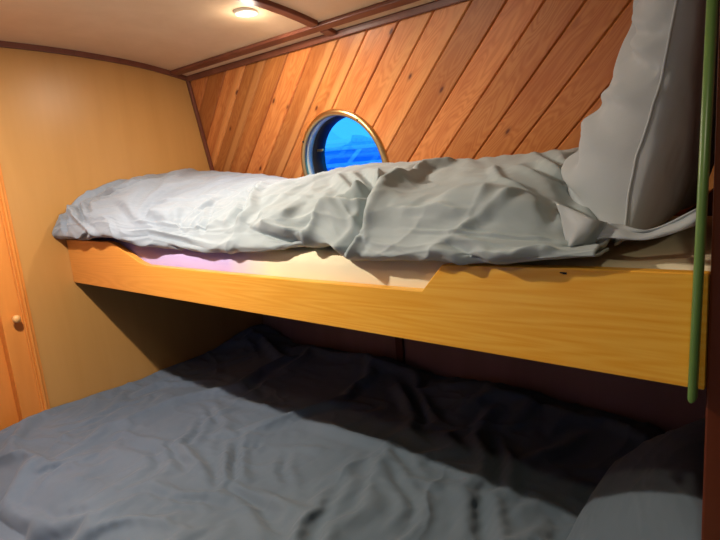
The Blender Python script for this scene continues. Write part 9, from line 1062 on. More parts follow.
pillow_front = relief([
[-293,5,6,7,8,8,5,3,3,4,5,4,6,-5,1,1,0,3,-6,-4,-3,-3,-5,-4,-6,-6,-6,-7,-7,-5],
[-272,-3,1,5,6,6,5,4,3,3,5,4,5,-4,1,1,0,3,-7,-3,-3,-3,-4,-5,-5,-6,-5,-4,-2,4],
[-252,-2,-3,0,3,5,4,3,3,3,4,4,4,-3,1,0,1,2,-6,-2,-3,-3,-4,-4,-4,-4,-3,0,3,3],
[-232,-1,-4,-2,0,2,2,3,3,2,4,2,4,-2,1,0,1,1,-5,-2,-3,-2,-3,-3,-3,-1,0,2,4,2],
[-212,-1,-3,-3,-2,0,1,1,2,2,3,2,2,0,0,1,0,0,-3,-2,-2,-2,-2,-2,0,0,2,3,3,2],
[-191,-1,-3,-3,-3,-1,-1,1,1,1,2,1,2,0,1,0,0,-1,-1,-2,-1,-1,-1,-1,1,1,3,3,3,1],
[-171,-1,-2,-3,-3,-2,-1,-1,1,0,1,1,1,1,0,0,0,0,-1,-1,-1,-1,0,1,1,3,2,3,2,1],
[-151,0,-2,-3,-2,-3,-1,-1,-1,0,1,1,0,1,0,0,0,0,-1,0,-1,0,0,2,1,3,3,2,2,0],
[-130,-1,-2,-2,-2,-2,-2,-1,-1,0,0,0,1,0,0,0,0,0,0,-1,0,1,1,1,2,2,3,2,1,1],
[-110,-1,-1,-2,-2,-2,-1,-2,-1,0,0,0,0,0,0,0,0,0,0,0,1,0,1,1,2,2,2,2,1,1],
[-90,-1,0,-2,-1,-2,-2,-1,-1,0,-1,0,0,1,0,0,0,0,0,0,0,1,1,1,2,2,1,2,0,0],
[-70,0,-1,-1,-1,-2,-1,-1,-1,0,0,-1,0,0,0,1,0,0,0,0,0,1,1,1,1,2,1,1,1,0],
[-50,0,0,-1,-1,-1,-1,-1,-1,0,0,0,0,0,0,0,0,0,0,0,1,0,1,1,0,2,1,1,0,0],
[-32,0,0,0,0,0,-1,0,0,-1,0,0,0,0,0,0,0,1,0,0,0,0,1,0,1,0,1,0,0,0],
[-11,0,0,0,0,0,0,0,0,0,0,0,0,0,0,0,0,0,0,0,0,1,0,0,0,0,0,0,0,0],
[9,0,1,0,0,0,1,0,0,0,0,1,0,0,0,0,0,0,0,0,0,0,0,0,-1,0,0,0,0,0],
[30,0,0,1,0,1,0,1,0,1,0,0,0,0,0,1,0,0,0,-1,0,0,0,-1,0,-1,0,-1,0,0],
[51,0,0,0,1,1,1,1,1,0,0,1,0,0,0,0,0,0,0,0,0,-1,0,-1,-1,-1,-1,-1,0,-1],
[68,1,0,2,2,1,2,1,1,0,1,0,0,0,0,0,0,0,0,0,0,-1,0,-1,-2,-1,-1,-1,-1,0],
[89,0,1,2,2,2,1,2,1,0,1,0,0,0,0,0,0,0,0,0,0,-1,0,-2,-1,-2,-2,-1,-1,-1],
[109,1,1,2,2,2,2,2,0,1,0,0,0,0,0,0,0,1,0,0,0,-1,-1,-1,-2,-2,-2,-2,-1,-1],
[129,1,2,2,2,3,2,1,1,0,0,0,0,0,0,0,0,0,0,1,0,0,-1,-1,-2,-3,-2,-2,-2,0],
[150,0,2,3,3,2,2,1,1,-1,0,0,-1,0,0,0,0,0,1,1,0,0,0,-1,-2,-2,-3,-2,-2,-1],
[170,1,2,3,3,2,2,0,0,-1,-1,0,-1,0,-1,0,1,0,1,1,1,1,0,0,-2,-2,-3,-3,-2,0],
[190,1,3,3,3,2,0,0,-1,-2,-1,-1,-1,-1,-1,1,0,1,1,1,2,1,2,0,0,-2,-3,-3,-2,-1],
[210,2,3,3,2,1,-1,-2,-2,-2,-2,-2,-1,-1,-1,1,0,2,1,1,2,3,2,2,1,0,-3,-3,-3,-1],
[231,1,4,3,0,-2,-3,-3,-2,-4,-2,-2,-1,-1,-3,2,1,2,1,0,4,3,3,4,2,2,0,-3,-3,-2],
[251,2,3,0,-3,-4,-4,-4,-3,-4,-3,-1,-2,-2,-4,3,2,2,1,0,4,4,5,4,4,3,3,1,-4,-2],
[270,4,-1,-5,-5,-6,-5,-4,-5,-4,-3,-1,-2,-2,-5,4,2,2,1,-1,5,5,5,5,4,6,5,5,1,-3],
[291,-4,-7,-6,-8,-6,-6,-4,-5,-5,-2,-1,-2,-2,-5,4,2,3,-1,0,5,6,4,5,5,6,7,7,7,5],
[-312,22,22,21,22,21,22,22,22,21,21,22,21,20,22,22,23,21,20,22,21,22,22,21,22,21,22,22,21,22],
[-307,14,23,22,22,21,22,22,22,22,21,22,20,21,22,22,22,22,20,22,22,21,22,22,22,21,22,23,22,14],
[-300,8,19,22,22,22,22,22,23,22,21,22,21,21,22,22,23,21,20,22,22,22,22,22,22,23,22,22,19,8],
[-294,6,14,20,22,22,23,22,23,22,22,22,21,22,22,22,23,21,21,23,22,22,22,23,22,23,22,20,14,5],
[-287,4,11,17,20,23,22,23,22,23,22,23,22,22,22,22,23,22,22,22,22,23,22,23,23,22,20,17,12,4],
[-281,4,9,14,18,21,23,22,23,23,22,23,23,22,23,22,23,22,23,22,23,23,23,22,23,21,18,15,9,4],
[-275,3,8,12,17,19,22,22,23,23,23,23,23,23,22,23,23,23,23,23,23,23,22,23,22,19,17,13,8,3],
[-270,2,7,12,15,18,21,22,22,23,23,24,23,23,23,23,23,24,23,23,23,23,23,22,21,18,15,12,7,3],
[-266,2,7,10,14,18,20,21,22,23,23,24,23,23,24,23,24,23,24,23,23,23,22,22,20,17,15,10,7,3],
[-264,3,6,11,13,17,19,21,22,22,24,23,23,24,24,23,24,24,23,23,24,22,22,21,20,16,14,10,7,2],
[-260,3,6,9,13,16,18,21,21,23,23,23,24,24,23,24,24,24,23,24,23,23,21,21,18,16,13,10,6,2],
[-256,2,6,9,12,15,18,20,21,23,23,23,24,23,24,24,24,24,24,23,23,22,22,20,18,15,13,8,6,2],
[-252,2,5,8,11,15,18,19,21,23,22,24,23,24,24,24,24,24,24,23,23,22,22,19,18,15,11,9,5,2],
[-251,1,5,8,12,15,17,20,20,23,22,24,23,24,24,24,24,24,24,23,23,22,21,20,17,14,11,8,5,2],
[-252,2,5,9,12,14,17,20,20,23,22,24,23,24,24,24,24,24,24,23,23,22,21,19,18,14,12,9,6,2],
[-254,3,5,9,12,15,17,20,20,22,23,24,23,24,24,24,24,24,24,23,23,22,21,19,18,14,12,9,5,3],
[-254,2,6,9,12,15,17,19,21,22,23,24,23,24,24,24,24,24,24,23,23,22,21,20,17,15,11,8,5,1],
[-254,2,5,9,12,15,17,20,21,22,23,24,23,24,24,24,24,24,23,24,23,22,21,20,18,15,12,9,5,2],
[-255,1,6,8,13,15,18,20,21,22,23,24,23,24,24,24,24,24,23,24,23,22,22,20,18,15,13,9,6,2],
[-259,2,6,9,13,16,18,20,22,23,23,23,24,23,24,24,24,23,24,23,24,22,22,20,19,16,13,10,6,2],
[-263,2,6,10,14,16,19,21,22,23,23,24,23,24,23,24,23,24,24,23,23,23,22,21,19,17,14,10,6,3],
[-266,2,6,11,14,17,20,22,22,23,23,23,23,24,23,24,23,24,23,23,23,23,23,21,20,18,14,11,7,3],
[-271,3,7,11,15,19,20,22,23,23,23,23,23,23,23,24,23,23,23,23,23,23,23,22,21,18,16,11,7,3],
[-276,3,8,12,17,20,21,23,22,23,23,23,23,23,23,22,23,23,23,23,23,23,23,22,22,19,17,13,7,3],
[-282,3,10,14,19,21,22,23,22,23,23,22,23,22,23,22,23,22,23,22,23,23,23,22,23,21,18,15,9,3],
[-288,4,11,17,21,22,22,23,22,23,22,23,22,22,22,22,22,22,23,22,22,23,22,23,22,23,20,17,11,5],
[-294,5,14,20,22,22,23,22,23,22,22,22,22,22,21,21,23,22,22,22,22,22,22,22,23,22,22,20,14,6],
[-301,8,19,22,22,22,22,22,23,21,22,22,22,22,20,21,22,22,22,22,21,22,22,22,22,22,23,22,18,9],
[-308,14,22,23,21,22,22,22,22,21,22,22,22,22,19,21,22,22,22,21,21,22,21,22,22,22,22,22,22,15],
[-313,22,22,21,22,21,22,22,21,22,21,22,22,22,19,21,22,22,22,21,21,21,22,22,21,22,22,21,22,22],
[0,0,0,0,0,0,0,0,0,0,0,0,1,0,-1,0,1,0,0,-1,0,1,0,1,0,0,0,0,0,-1],
[-1,19,4,1,0,-1,1,1,1,0,0,0,-1,1,0,0,0,-1,1,0,1,-1,1,-1,0,0,0,-1,-4,-18],
[-1,24,12,5,3,0,1,1,1,1,0,0,-1,1,0,0,0,-1,1,0,1,-1,0,0,-1,-1,-2,-6,-12,-23],
[-1,25,17,12,6,3,2,1,2,1,0,0,0,1,0,0,-1,0,1,0,-1,0,-1,-1,-2,-3,-6,-11,-18,-24],
[0,24,20,16,10,6,4,3,2,2,0,1,0,1,0,0,0,-1,1,-1,-1,-1,-1,-3,-4,-6,-10,-15,-20,-25],
[0,24,21,19,14,9,7,4,3,3,1,1,1,0,1,0,-1,0,0,-1,-2,-2,-2,-4,-7,-9,-14,-18,-21,-25],
[-1,25,22,20,16,13,9,6,5,3,2,2,1,1,0,0,0,0,-1,-2,-2,-3,-4,-6,-9,-12,-17,-19,-22,-25],
[-1,25,23,21,17,15,11,8,6,5,3,3,1,1,1,0,-1,0,-2,-2,-3,-4,-6,-8,-11,-14,-18,-21,-22,-25],
[-1,26,23,21,19,16,12,10,8,5,5,3,2,1,1,0,-1,-1,-2,-3,-4,-5,-7,-10,-12,-16,-19,-21,-23,-25],
[-1,26,23,22,19,17,14,11,9,7,5,3,3,2,0,1,-1,-2,-2,-3,-5,-7,-8,-11,-14,-17,-19,-22,-23,-25],
[-1,26,23,22,20,18,15,12,10,7,6,4,3,2,1,0,0,-2,-3,-4,-6,-7,-9,-12,-15,-18,-20,-22,-23,-25],
[-1,25,24,22,21,18,16,13,10,9,6,5,3,2,1,0,-1,-2,-3,-4,-6,-8,-11,-13,-15,-18,-21,-22,-23,-26],
[-1,25,24,22,21,19,16,14,11,8,7,5,4,2,2,0,-1,-3,-3,-5,-6,-9,-11,-13,-16,-19,-21,-22,-24,-24],
[-1,25,24,22,21,19,17,14,11,9,7,6,4,2,1,0,-1,-2,-4,-5,-7,-9,-11,-13,-17,-19,-21,-23,-23,-24],
[-1,25,24,22,21,19,17,14,12,9,7,6,4,2,2,0,-1,-3,-3,-6,-7,-9,-11,-14,-17,-19,-21,-22,-23,-25],
[-1,26,23,22,21,19,17,14,12,9,7,6,4,2,2,0,-1,-3,-3,-6,-7,-9,-11,-14,-17,-19,-21,-22,-23,-26],
[-1,26,23,22,21,19,17,14,11,9,7,6,3,3,1,0,-1,-2,-4,-5,-7,-9,-11,-13,-17,-19,-21,-22,-24,-25],
[-1,25,24,22,21,19,16,13,11,9,7,5,4,2,1,0,-1,-2,-3,-5,-7,-8,-11,-13,-16,-19,-21,-22,-23,-25],
[-1,25,24,22,21,18,16,12,11,8,7,4,4,2,1,0,-1,-2,-3,-4,-7,-8,-10,-13,-15,-18,-21,-22,-23,-26],
[-2,26,24,22,20,17,16,12,9,8,6,4,3,2,1,0,-1,-1,-3,-4,-6,-7,-10,-12,-14,-18,-20,-22,-23,-26],
[-2,26,23,22,19,18,14,11,9,6,5,4,3,1,1,0,0,-2,-2,-4,-5,-6,-8,-11,-14,-17,-19,-22,-23,-26],
[-2,26,23,21,19,16,13,10,7,6,4,3,2,2,0,0,0,-1,-2,-3,-4,-5,-8,-9,-13,-16,-18,-21,-23,-26],
[-2,26,22,21,18,14,11,9,6,4,3,3,1,2,0,0,0,-1,-2,-2,-3,-4,-6,-8,-11,-14,-18,-20,-23,-25],
[-2,26,22,19,17,12,9,6,5,3,2,2,1,1,1,0,0,-1,-1,-2,-2,-3,-4,-6,-9,-12,-16,-20,-22,-25],
[-2,25,22,18,14,9,7,4,3,2,2,1,1,1,0,0,0,0,-1,-1,-1,-2,-3,-4,-7,-9,-14,-18,-21,-25],
[-2,25,20,16,10,7,3,3,2,1,1,1,1,0,0,0,0,0,0,-1,-1,-1,-1,-3,-4,-6,-10,-15,-20,-25],
[-2,24,18,11,7,3,2,1,1,1,0,1,1,0,0,0,0,0,0,-1,0,0,-1,-1,-2,-3,-6,-11,-18,-24],
[-2,23,13,5,3,1,0,1,1,0,0,1,0,1,-1,0,1,0,0,-1,0,0,0,0,-1,-1,-3,-5,-12,-23],
[-2,18,5,1,0,0,0,1,0,0,0,1,0,0,0,0,0,1,0,-1,0,0,1,0,-1,0,0,-1,-4,-18],
[-3,0,1,0,0,0,1,0,-1,0,1,0,1,-1,0,1,0,0,0,0,0,0,0,0,0,1,0,0,-1,1]], 30, 30, 0.001)
pillow_back = relief([
[-293,5,6,7,8,8,5,3,3,4,5,4,6,-5,1,1,0,3,-6,-4,-3,-3,-5,-4,-6,-6,-6,-7,-7,-5],
[-272,-3,1,5,6,6,5,3,3,4,5,3,6,-4,1,0,1,3,-7,-3,-3,-3,-4,-5,-6,-5,-5,-4,-2,4],
[-252,-2,-3,0,3,4,5,3,2,4,4,3,5,-3,1,0,1,2,-6,-3,-3,-3,-3,-5,-4,-3,-3,0,3,3],
[-232,-2,-3,-3,0,2,3,3,2,3,3,3,4,-2,0,1,0,1,-4,-2,-3,-2,-4,-3,-2,-2,1,2,4,2],
[-212,-1,-3,-3,-2,-1,1,2,2,2,2,2,3,-1,1,0,0,0,-2,-2,-2,-2,-2,-2,-1,1,2,3,3,2],
[-191,-1,-3,-3,-3,-2,0,0,1,2,1,2,1,1,0,0,0,0,-2,-1,-1,-2,-1,0,0,2,3,3,3,1],
[-171,-1,-2,-3,-3,-2,-2,0,0,1,1,1,1,0,1,0,0,-1,-1,-1,0,-1,0,0,2,2,3,3,2,1],
[-151,-1,-2,-2,-3,-2,-2,-1,0,0,0,1,0,1,0,0,0,0,-1,0,0,-1,1,1,2,2,3,3,2,0],
[-130,-1,-2,-2,-2,-3,-2,-1,-1,0,0,0,1,0,0,0,0,0,0,0,0,0,1,1,2,3,2,2,2,1],
[-110,-1,-1,-2,-2,-2,-2,-1,-1,-1,0,0,0,0,1,0,0,0,0,0,0,1,0,2,2,2,2,2,1,1],
[-90,-1,-1,-1,-2,-2,-1,-2,-1,0,0,0,0,0,0,0,0,0,0,0,1,0,1,2,1,2,2,1,1,0],
[-70,0,-1,-1,-2,-1,-2,-1,-1,0,0,0,0,0,0,0,0,0,0,0,1,0,1,1,2,1,2,1,1,0],
[-50,0,0,-2,-1,-1,-1,-1,0,-1,0,0,0,0,0,0,0,0,0,1,0,0,1,1,1,1,1,1,1,0],
[-32,0,0,0,0,-1,0,-1,0,0,-1,0,0,0,0,1,0,0,0,0,0,1,0,1,0,1,1,0,0,0],
[-11,0,0,0,0,0,-1,0,0,0,0,0,0,0,0,0,0,0,0,1,0,0,0,0,1,0,0,0,0,0],
[9,0,0,0,1,0,0,0,0,0,1,0,0,0,0,0,0,0,0,0,0,0,0,0,0,0,0,0,0,0],
[30,0,0,0,1,0,1,0,1,0,0,0,0,0,1,0,0,0,0,0,0,-1,0,0,-1,0,-1,0,0,0],
[51,0,0,0,1,0,1,1,1,0,1,0,0,0,0,0,0,0,0,0,0,0,-1,-1,0,-1,-1,-1,-1,0],
[68,0,1,2,1,2,1,1,1,1,0,0,0,0,0,0,0,1,0,-1,0,0,-1,-1,-1,-1,-2,-1,0,0],
[89,0,1,2,2,1,2,1,1,1,0,0,0,0,0,0,0,0,0,0,0,0,-1,-1,-2,-1,-2,-2,-1,0],
[109,0,2,1,3,2,2,1,1,0,1,0,0,-1,0,0,1,0,0,0,0,0,-1,-2,-1,-2,-2,-2,-1,-1],
[129,1,1,2,3,2,2,1,1,1,0,-1,0,0,0,0,0,0,1,0,0,0,-1,-1,-2,-2,-2,-2,-2,0],
[150,0,2,2,3,3,1,2,0,0,-1,0,-1,0,0,0,0,1,0,1,0,1,-1,0,-2,-3,-2,-3,-1,-1],
[170,1,2,3,2,3,1,1,-1,0,-1,-1,-1,0,0,0,0,1,0,1,1,1,1,-1,-1,-2,-3,-3,-2,0],
[190,1,3,3,3,1,1,-1,-1,-1,-2,-1,-1,0,-1,0,1,0,2,1,1,2,1,1,0,-2,-3,-3,-2,-1],
[210,2,3,3,2,1,-1,-2,-2,-3,-2,-1,-1,-1,-2,1,1,1,1,2,2,2,3,2,1,-1,-2,-3,-3,-1],
[231,1,4,2,0,-1,-3,-3,-3,-3,-2,-2,-1,-2,-3,2,2,1,1,1,4,3,3,3,3,2,0,-3,-3,-2],
[251,2,3,0,-3,-4,-4,-4,-4,-4,-2,-1,-2,-2,-4,3,2,2,0,0,5,4,4,4,4,4,3,0,-3,-2],
[270,4,-1,-5,-6,-5,-5,-4,-5,-5,-2,-1,-2,-2,-5,4,2,2,1,-1,5,5,5,4,5,6,5,5,1,-3],
[291,-4,-7,-6,-8,-6,-6,-4,-5,-5,-2,-1,-2,-2,-5,4,2,3,-1,0,5,6,4,5,5,6,7,7,7,5],
[-312,22,22,21,22,21,22,22,22,21,21,22,21,20,22,22,23,21,20,22,21,22,22,21,22,21,22,22,21,22],
[-307,14,23,22,22,21,22,22,22,22,21,22,20,21,22,23,22,21,20,22,22,22,21,22,22,22,22,22,22,14],
[-300,8,19,22,22,22,23,22,22,22,22,22,20,21,23,22,22,21,21,22,22,22,22,22,22,22,23,22,18,8],
[-294,6,14,20,22,23,22,23,22,22,22,23,21,21,23,22,22,22,21,22,22,23,22,22,23,22,22,20,14,5],
[-287,4,11,17,21,22,23,22,23,22,23,22,22,22,23,22,22,22,22,23,22,23,22,23,23,22,20,17,11,4],
[-281,4,9,14,19,21,23,22,23,23,22,23,23,22,23,22,23,22,23,22,23,23,23,22,23,21,18,14,9,4],
[-275,3,8,13,16,20,22,22,23,23,23,23,23,23,23,22,23,23,23,23,23,23,23,22,22,19,17,12,8,3],
[-270,3,7,11,16,18,21,22,23,23,23,23,23,23,23,24,23,23,23,23,23,23,23,22,21,18,15,12,7,2],
[-266,2,7,11,14,18,20,21,23,23,23,23,24,23,23,24,23,24,23,23,23,23,23,21,20,17,14,11,6,3],
[-264,3,7,10,14,17,19,21,22,23,23,23,24,24,23,24,24,23,24,23,23,23,22,21,19,16,14,10,6,2],
[-260,3,6,10,13,16,19,20,22,22,24,23,24,23,24,24,24,23,24,23,24,22,22,20,18,16,13,9,6,2],
[-256,3,5,10,12,15,18,20,22,22,23,24,23,24,24,24,24,24,23,24,23,22,21,20,18,15,12,9,5,2],
[-252,2,5,8,12,15,18,20,21,22,23,23,24,24,24,24,24,24,24,23,23,22,21,20,17,15,11,9,5,1],
[-251,1,6,8,12,15,17,20,21,22,23,23,24,24,24,24,24,24,24,23,23,22,21,19,17,14,11,8,4,2],
[-252,2,6,9,12,14,18,19,21,22,23,23,24,24,24,24,24,24,24,23,23,22,20,20,17,14,12,9,5,2],
[-254,3,6,9,12,15,18,19,21,22,23,23,24,24,24,24,24,24,23,24,23,22,20,20,17,14,12,8,6,2],
[-254,3,5,10,12,15,17,20,21,22,23,23,24,24,24,24,24,24,23,24,22,23,20,20,17,14,11,8,5,1],
[-254,2,6,8,13,15,18,19,22,22,23,23,24,24,24,24,24,24,23,24,22,23,21,19,18,15,12,8,5,2],
[-255,2,5,9,13,15,18,20,22,22,23,23,24,24,24,24,24,23,24,23,23,23,21,20,18,15,13,9,5,2],
[-259,2,6,10,13,16,18,21,22,22,23,24,23,24,24,23,24,24,24,23,23,23,21,21,18,16,13,9,6,2],
[-263,3,6,10,14,17,19,21,22,22,24,23,23,24,24,23,24,24,23,23,24,22,22,21,19,17,13,10,7,2],
[-266,2,7,11,14,17,20,22,22,23,23,23,24,23,24,23,24,23,23,24,23,23,22,21,20,17,15,11,6,3],
[-271,3,7,12,15,19,20,22,23,23,23,23,23,24,23,23,23,23,23,23,24,23,22,22,21,18,15,11,7,3],
[-276,3,8,13,17,19,22,23,22,23,23,23,23,23,23,23,22,23,23,23,23,23,23,22,22,19,17,12,7,3],
[-282,3,10,15,18,21,23,22,23,23,23,22,23,22,23,22,23,22,23,23,22,23,23,22,22,21,19,14,9,3],
[-288,4,12,17,20,22,23,23,22,23,22,23,22,22,22,22,22,22,23,22,22,23,22,23,22,22,21,17,11,4],
[-294,6,14,19,22,23,23,22,22,22,22,23,22,22,21,21,22,22,22,22,22,22,23,22,22,23,22,20,14,5],
[-301,8,19,22,22,23,22,22,22,22,22,22,22,22,19,22,21,22,23,21,21,22,22,22,23,22,22,22,19,8],
[-308,14,23,22,22,21,22,22,22,22,21,22,22,22,19,21,22,22,22,21,21,22,22,22,21,22,22,22,22,15],
[-313,22,22,21,22,21,22,22,21,22,21,22,22,22,19,21,22,22,22,21,21,21,22,22,21,22,22,21,22,22],
[0,0,0,0,0,0,0,0,0,0,0,0,1,0,-1,0,1,0,0,-1,0,1,0,1,0,0,0,0,0,-1],
[-1,-17,-5,-1,1,0,0,-1,-1,0,1,0,0,0,0,0,1,0,0,0,0,0,0,0,1,0,1,1,4,18],
[-1,-22,-13,-5,-2,-1,-1,-1,0,-1,1,0,0,-1,1,0,0,1,-1,1,0,0,1,0,1,2,2,6,12,23],
[-1,-24,-17,-11,-6,-3,-2,-1,-2,0,0,-1,1,-1,0,0,1,0,0,1,0,1,1,1,2,4,6,11,18,24],
[0,-25,-21,-15,-10,-6,-4,-2,-2,-1,-1,-1,0,0,0,0,0,1,0,1,1,1,2,3,4,6,11,15,21,24],
[0,-26,-21,-18,-14,-9,-6,-4,-3,-2,-2,-1,-1,0,0,0,1,0,1,1,2,2,3,4,7,10,14,18,21,25],
[-1,-25,-22,-19,-17,-12,-9,-6,-4,-3,-2,-2,-1,0,-1,1,0,1,1,2,2,3,5,6,9,13,16,20,22,25],
[-1,-25,-22,-21,-18,-14,-11,-8,-6,-4,-3,-2,-2,-1,0,0,1,1,1,3,3,5,6,8,11,14,18,21,22,26],
[-1,-25,-23,-21,-19,-16,-12,-10,-7,-6,-4,-3,-1,-2,0,0,1,1,2,3,4,6,8,9,13,16,19,21,23,26],
[-1,-26,-23,-21,-20,-16,-14,-11,-9,-6,-5,-3,-3,-1,-1,0,1,2,2,4,5,7,8,12,14,17,19,22,23,26],
[-1,-26,-23,-22,-20,-17,-15,-12,-10,-7,-5,-5,-2,-2,-1,0,1,2,3,4,6,8,9,13,15,18,20,22,23,26],
[-1,-26,-23,-22,-20,-19,-15,-13,-10,-8,-6,-5,-3,-2,-1,0,1,3,3,5,6,8,11,13,16,18,21,22,23,25],
[-1,-25,-24,-22,-21,-19,-16,-13,-11,-8,-7,-5,-3,-2,-1,0,1,2,4,5,7,9,11,13,17,18,21,23,23,26],
[-1,-25,-24,-23,-20,-19,-17,-13,-11,-9,-7,-5,-4,-2,-1,0,1,3,4,5,7,9,12,13,17,19,22,22,23,26],
[-1,-25,-24,-22,-21,-19,-17,-14,-11,-9,-7,-5,-4,-2,-1,0,1,3,3,6,7,9,12,14,17,19,21,22,24,26],
[-1,-26,-23,-22,-21,-19,-17,-14,-11,-9,-7,-5,-4,-2,-2,1,1,2,4,6,7,9,12,14,17,19,21,23,23,25],
[-1,-26,-23,-22,-21,-19,-16,-14,-11,-9,-7,-5,-4,-2,-1,0,1,3,4,5,7,9,12,13,17,19,21,23,23,25],
[-1,-26,-23,-23,-20,-19,-16,-13,-11,-8,-7,-5,-3,-3,-1,1,1,2,4,5,7,9,11,13,16,19,21,22,24,26],
[-1,-26,-23,-23,-20,-18,-16,-12,-11,-8,-6,-4,-3,-2,-1,0,1,2,4,4,7,8,10,13,16,18,21,22,23,26],
[-2,-25,-23,-22,-20,-18,-15,-12,-9,-7,-6,-4,-3,-2,0,0,1,2,3,4,6,7,10,12,15,18,20,22,23,26],
[-2,-25,-23,-21,-20,-17,-14,-11,-8,-7,-4,-4,-2,-2,-1,1,0,2,3,4,5,6,9,11,14,17,20,21,23,26],
[-2,-25,-23,-21,-18,-16,-13,-10,-7,-5,-4,-3,-2,-1,-1,0,1,2,2,3,4,6,7,10,13,16,18,22,22,26],
[-2,-25,-22,-21,-17,-15,-11,-8,-6,-4,-3,-2,-2,-1,0,0,1,1,2,2,3,5,6,8,11,15,18,20,23,25],
[-2,-25,-22,-19,-16,-13,-8,-6,-5,-3,-2,-1,-2,0,-1,1,0,1,1,2,2,4,4,7,9,12,16,20,23,24],
[-2,-25,-21,-18,-14,-9,-6,-4,-3,-2,-2,-1,0,-1,0,0,1,0,1,1,2,2,3,5,6,10,14,18,22,24],
[-2,-24,-21,-15,-10,-6,-4,-2,-2,-1,-1,-1,0,0,0,0,0,1,0,1,1,1,2,3,4,6,11,15,21,24],
[-2,-24,-18,-11,-6,-3,-2,-1,0,-1,0,-1,0,0,1,-1,0,1,0,1,0,1,1,1,2,4,6,11,18,24],
[-2,-23,-12,-6,-2,-1,0,-1,0,0,0,-1,0,0,1,0,0,0,0,1,0,0,1,1,0,1,3,6,12,23],
[-2,-18,-4,-1,0,0,0,0,0,0,0,0,-1,1,0,0,0,0,0,1,0,0,0,1,0,0,1,1,4,18],
[-3,0,1,0,0,0,1,0,-1,0,1,0,1,-1,0,1,0,0,0,0,0,0,0,0,0,1,0,0,-1,1]], 30, 30, 0.001)
PILL = np.stack([pillow_front, pillow_back])
CAMROWS = [[0.763236, 0.640426, -0.085587], [0.056941, -0.198617, -0.978422], [-0.643606, 0.741893, -0.188058]]
CAMPOS = [2.08274, -0.80951, 1.41397]
M_planks = mat_planks()
M_ply = mat_ply('end_wall_ply', srgb(194, 144, 80), srgb(202, 152, 88), .34)
M_ceil = mat_ply('ceiling_ply', srgb(224, 188, 146), srgb(232, 198, 158), .5)
M_trim = mat_ply('dark_hardwood_trim', srgb(104, 56, 40), srgb(128, 74, 54), .4)
M_mahog = mat_ply('mahogany_panel', srgb(152, 116, 106), srgb(164, 126, 116), .5)
M_post = mat_ply('mahogany_post', srgb(92, 38, 12), srgb(106, 46, 16), .45)
M_oak = mat_oak()
M_door = mat_ply('varnished_door_wood', srgb(214, 132, 58), srgb(232, 152, 74), .35)
M_knob = plain('turned_beech', srgb(230, 176, 110), .35, .03)
M_brass = plain('polished_brass', srgb(214, 176, 120), .30, .03, Metallic=1.0)
M_liner = plain('grey_liner', srgb(220, 222, 196), .45)
M_frame = plain('black_window_frame', srgb(20, 16, 16), .45)
M_green = plain('green_gloss_paint', srgb(104, 138, 72), .3, .05)
M_white = plain('white_bezel', srgb(236, 226, 210), .4, .02)
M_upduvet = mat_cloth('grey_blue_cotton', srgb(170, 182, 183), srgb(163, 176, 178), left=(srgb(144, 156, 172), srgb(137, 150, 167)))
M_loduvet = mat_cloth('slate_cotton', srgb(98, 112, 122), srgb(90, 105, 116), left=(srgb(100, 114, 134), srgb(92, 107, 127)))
M_pillow = mat_cloth('grey_cotton_pillowcase', srgb(176, 182, 184), srgb(168, 176, 179))
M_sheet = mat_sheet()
M_matt = mat_cloth('cream_ticking', srgb(236, 222, 184))
M_floor = mat_ply('floor_covering', srgb(50, 54, 66), srgb(58, 62, 74), .6)
M_far = mat_ply('painted_panel', srgb(92, 98, 112), srgb(100, 106, 120), .6)
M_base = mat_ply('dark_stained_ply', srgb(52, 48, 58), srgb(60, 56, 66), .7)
M_lens = mat_emit('lamp_lens', (1, .86, .66), 28)

XR = 1.972                                   # face of the head-end partition
HY = lambda z: .662+.163*(1.436-z)           # inner face of the sloping cabin side
HN = Vector((0, 1, .163)).normalized()
def HP(x, z, d=0): return Vector((x, HY(z), z))+HN*d
PORT = HP(.767, 1.407)                       # porthole centre

# ---------------------------------------------------------------- ceiling, floor, walls
CE = [(-1.3, 1.800), (-.9, 1.868), (-.5, 1.897), (-.1, 1.904), (.2, 1.892), (.45, 1.864), (.6, 1.832), (.70, 1.806)]
def zc(y): return float(interp(np.array([y], float), CE)[0])
bm = bmesh.new(); ys = np.linspace(-1.3, .70, 41); rows = []
for y in ys:
    z = zc(y); rows.append([bm.verts.new(p) for p in ((-.02, y, z), (3.1, y, z), (3.1, y, z+.04), (-.02, y, z+.04))])
for a, b in zip(rows, rows[1:]):
    for i in range(4): bm.faces.new((a[i], a[(i+1) % 4], b[(i+1) % 4], b[i]))
bm.faces.new(rows[0]); bm.faces.new(rows[-1][::-1])
ceil = tag(obj('ceiling', bm, M_ceil, smooth=False), kind='structure')
tag(obj('floor', box(-.05, 3.1, -1.35, .9, -.04, 0), M_floor), kind='structure')
# end wall: above the doorway everything; door opening y<-.16
tag(obj('wall_left', prism([(0, -.165, 0), (0, .86, 0), (0, .86, 1.1), (0, .80, 1.1), (0, .66, 1.92), (0, -1.3, 1.92), (0, -1.3, 1.79), (0, -.165, 1.79)], (-.03, 0, 0)), M_ply), kind='structure')
tag(obj('wall_front', box(-.05, 3.1, -1.34, -1.25, 0, 1.9), M_far), kind='structure')
tag(obj('wall_end', box(3.02, 3.1, -1.3, .9, 0, 1.95), M_far), kind='structure')

# sloping cabin side: outer shell with round hole
cyl = lathe([(0, -.2), (.185, -.2), (.185, .3), (0, .3)], 96,
            Matrix.Translation(PORT) @ HN.to_track_quat('Z', 'Y').to_matrix().to_4x4())
cme = bpy.data.meshes.new('cut'); bmesh.ops.recalc_face_normals(cyl, faces=cyl.faces[:]); cyl.to_mesh(cme)
cutter = bpy.data.objects.new('cut', cme); C.objects.link(cutter)

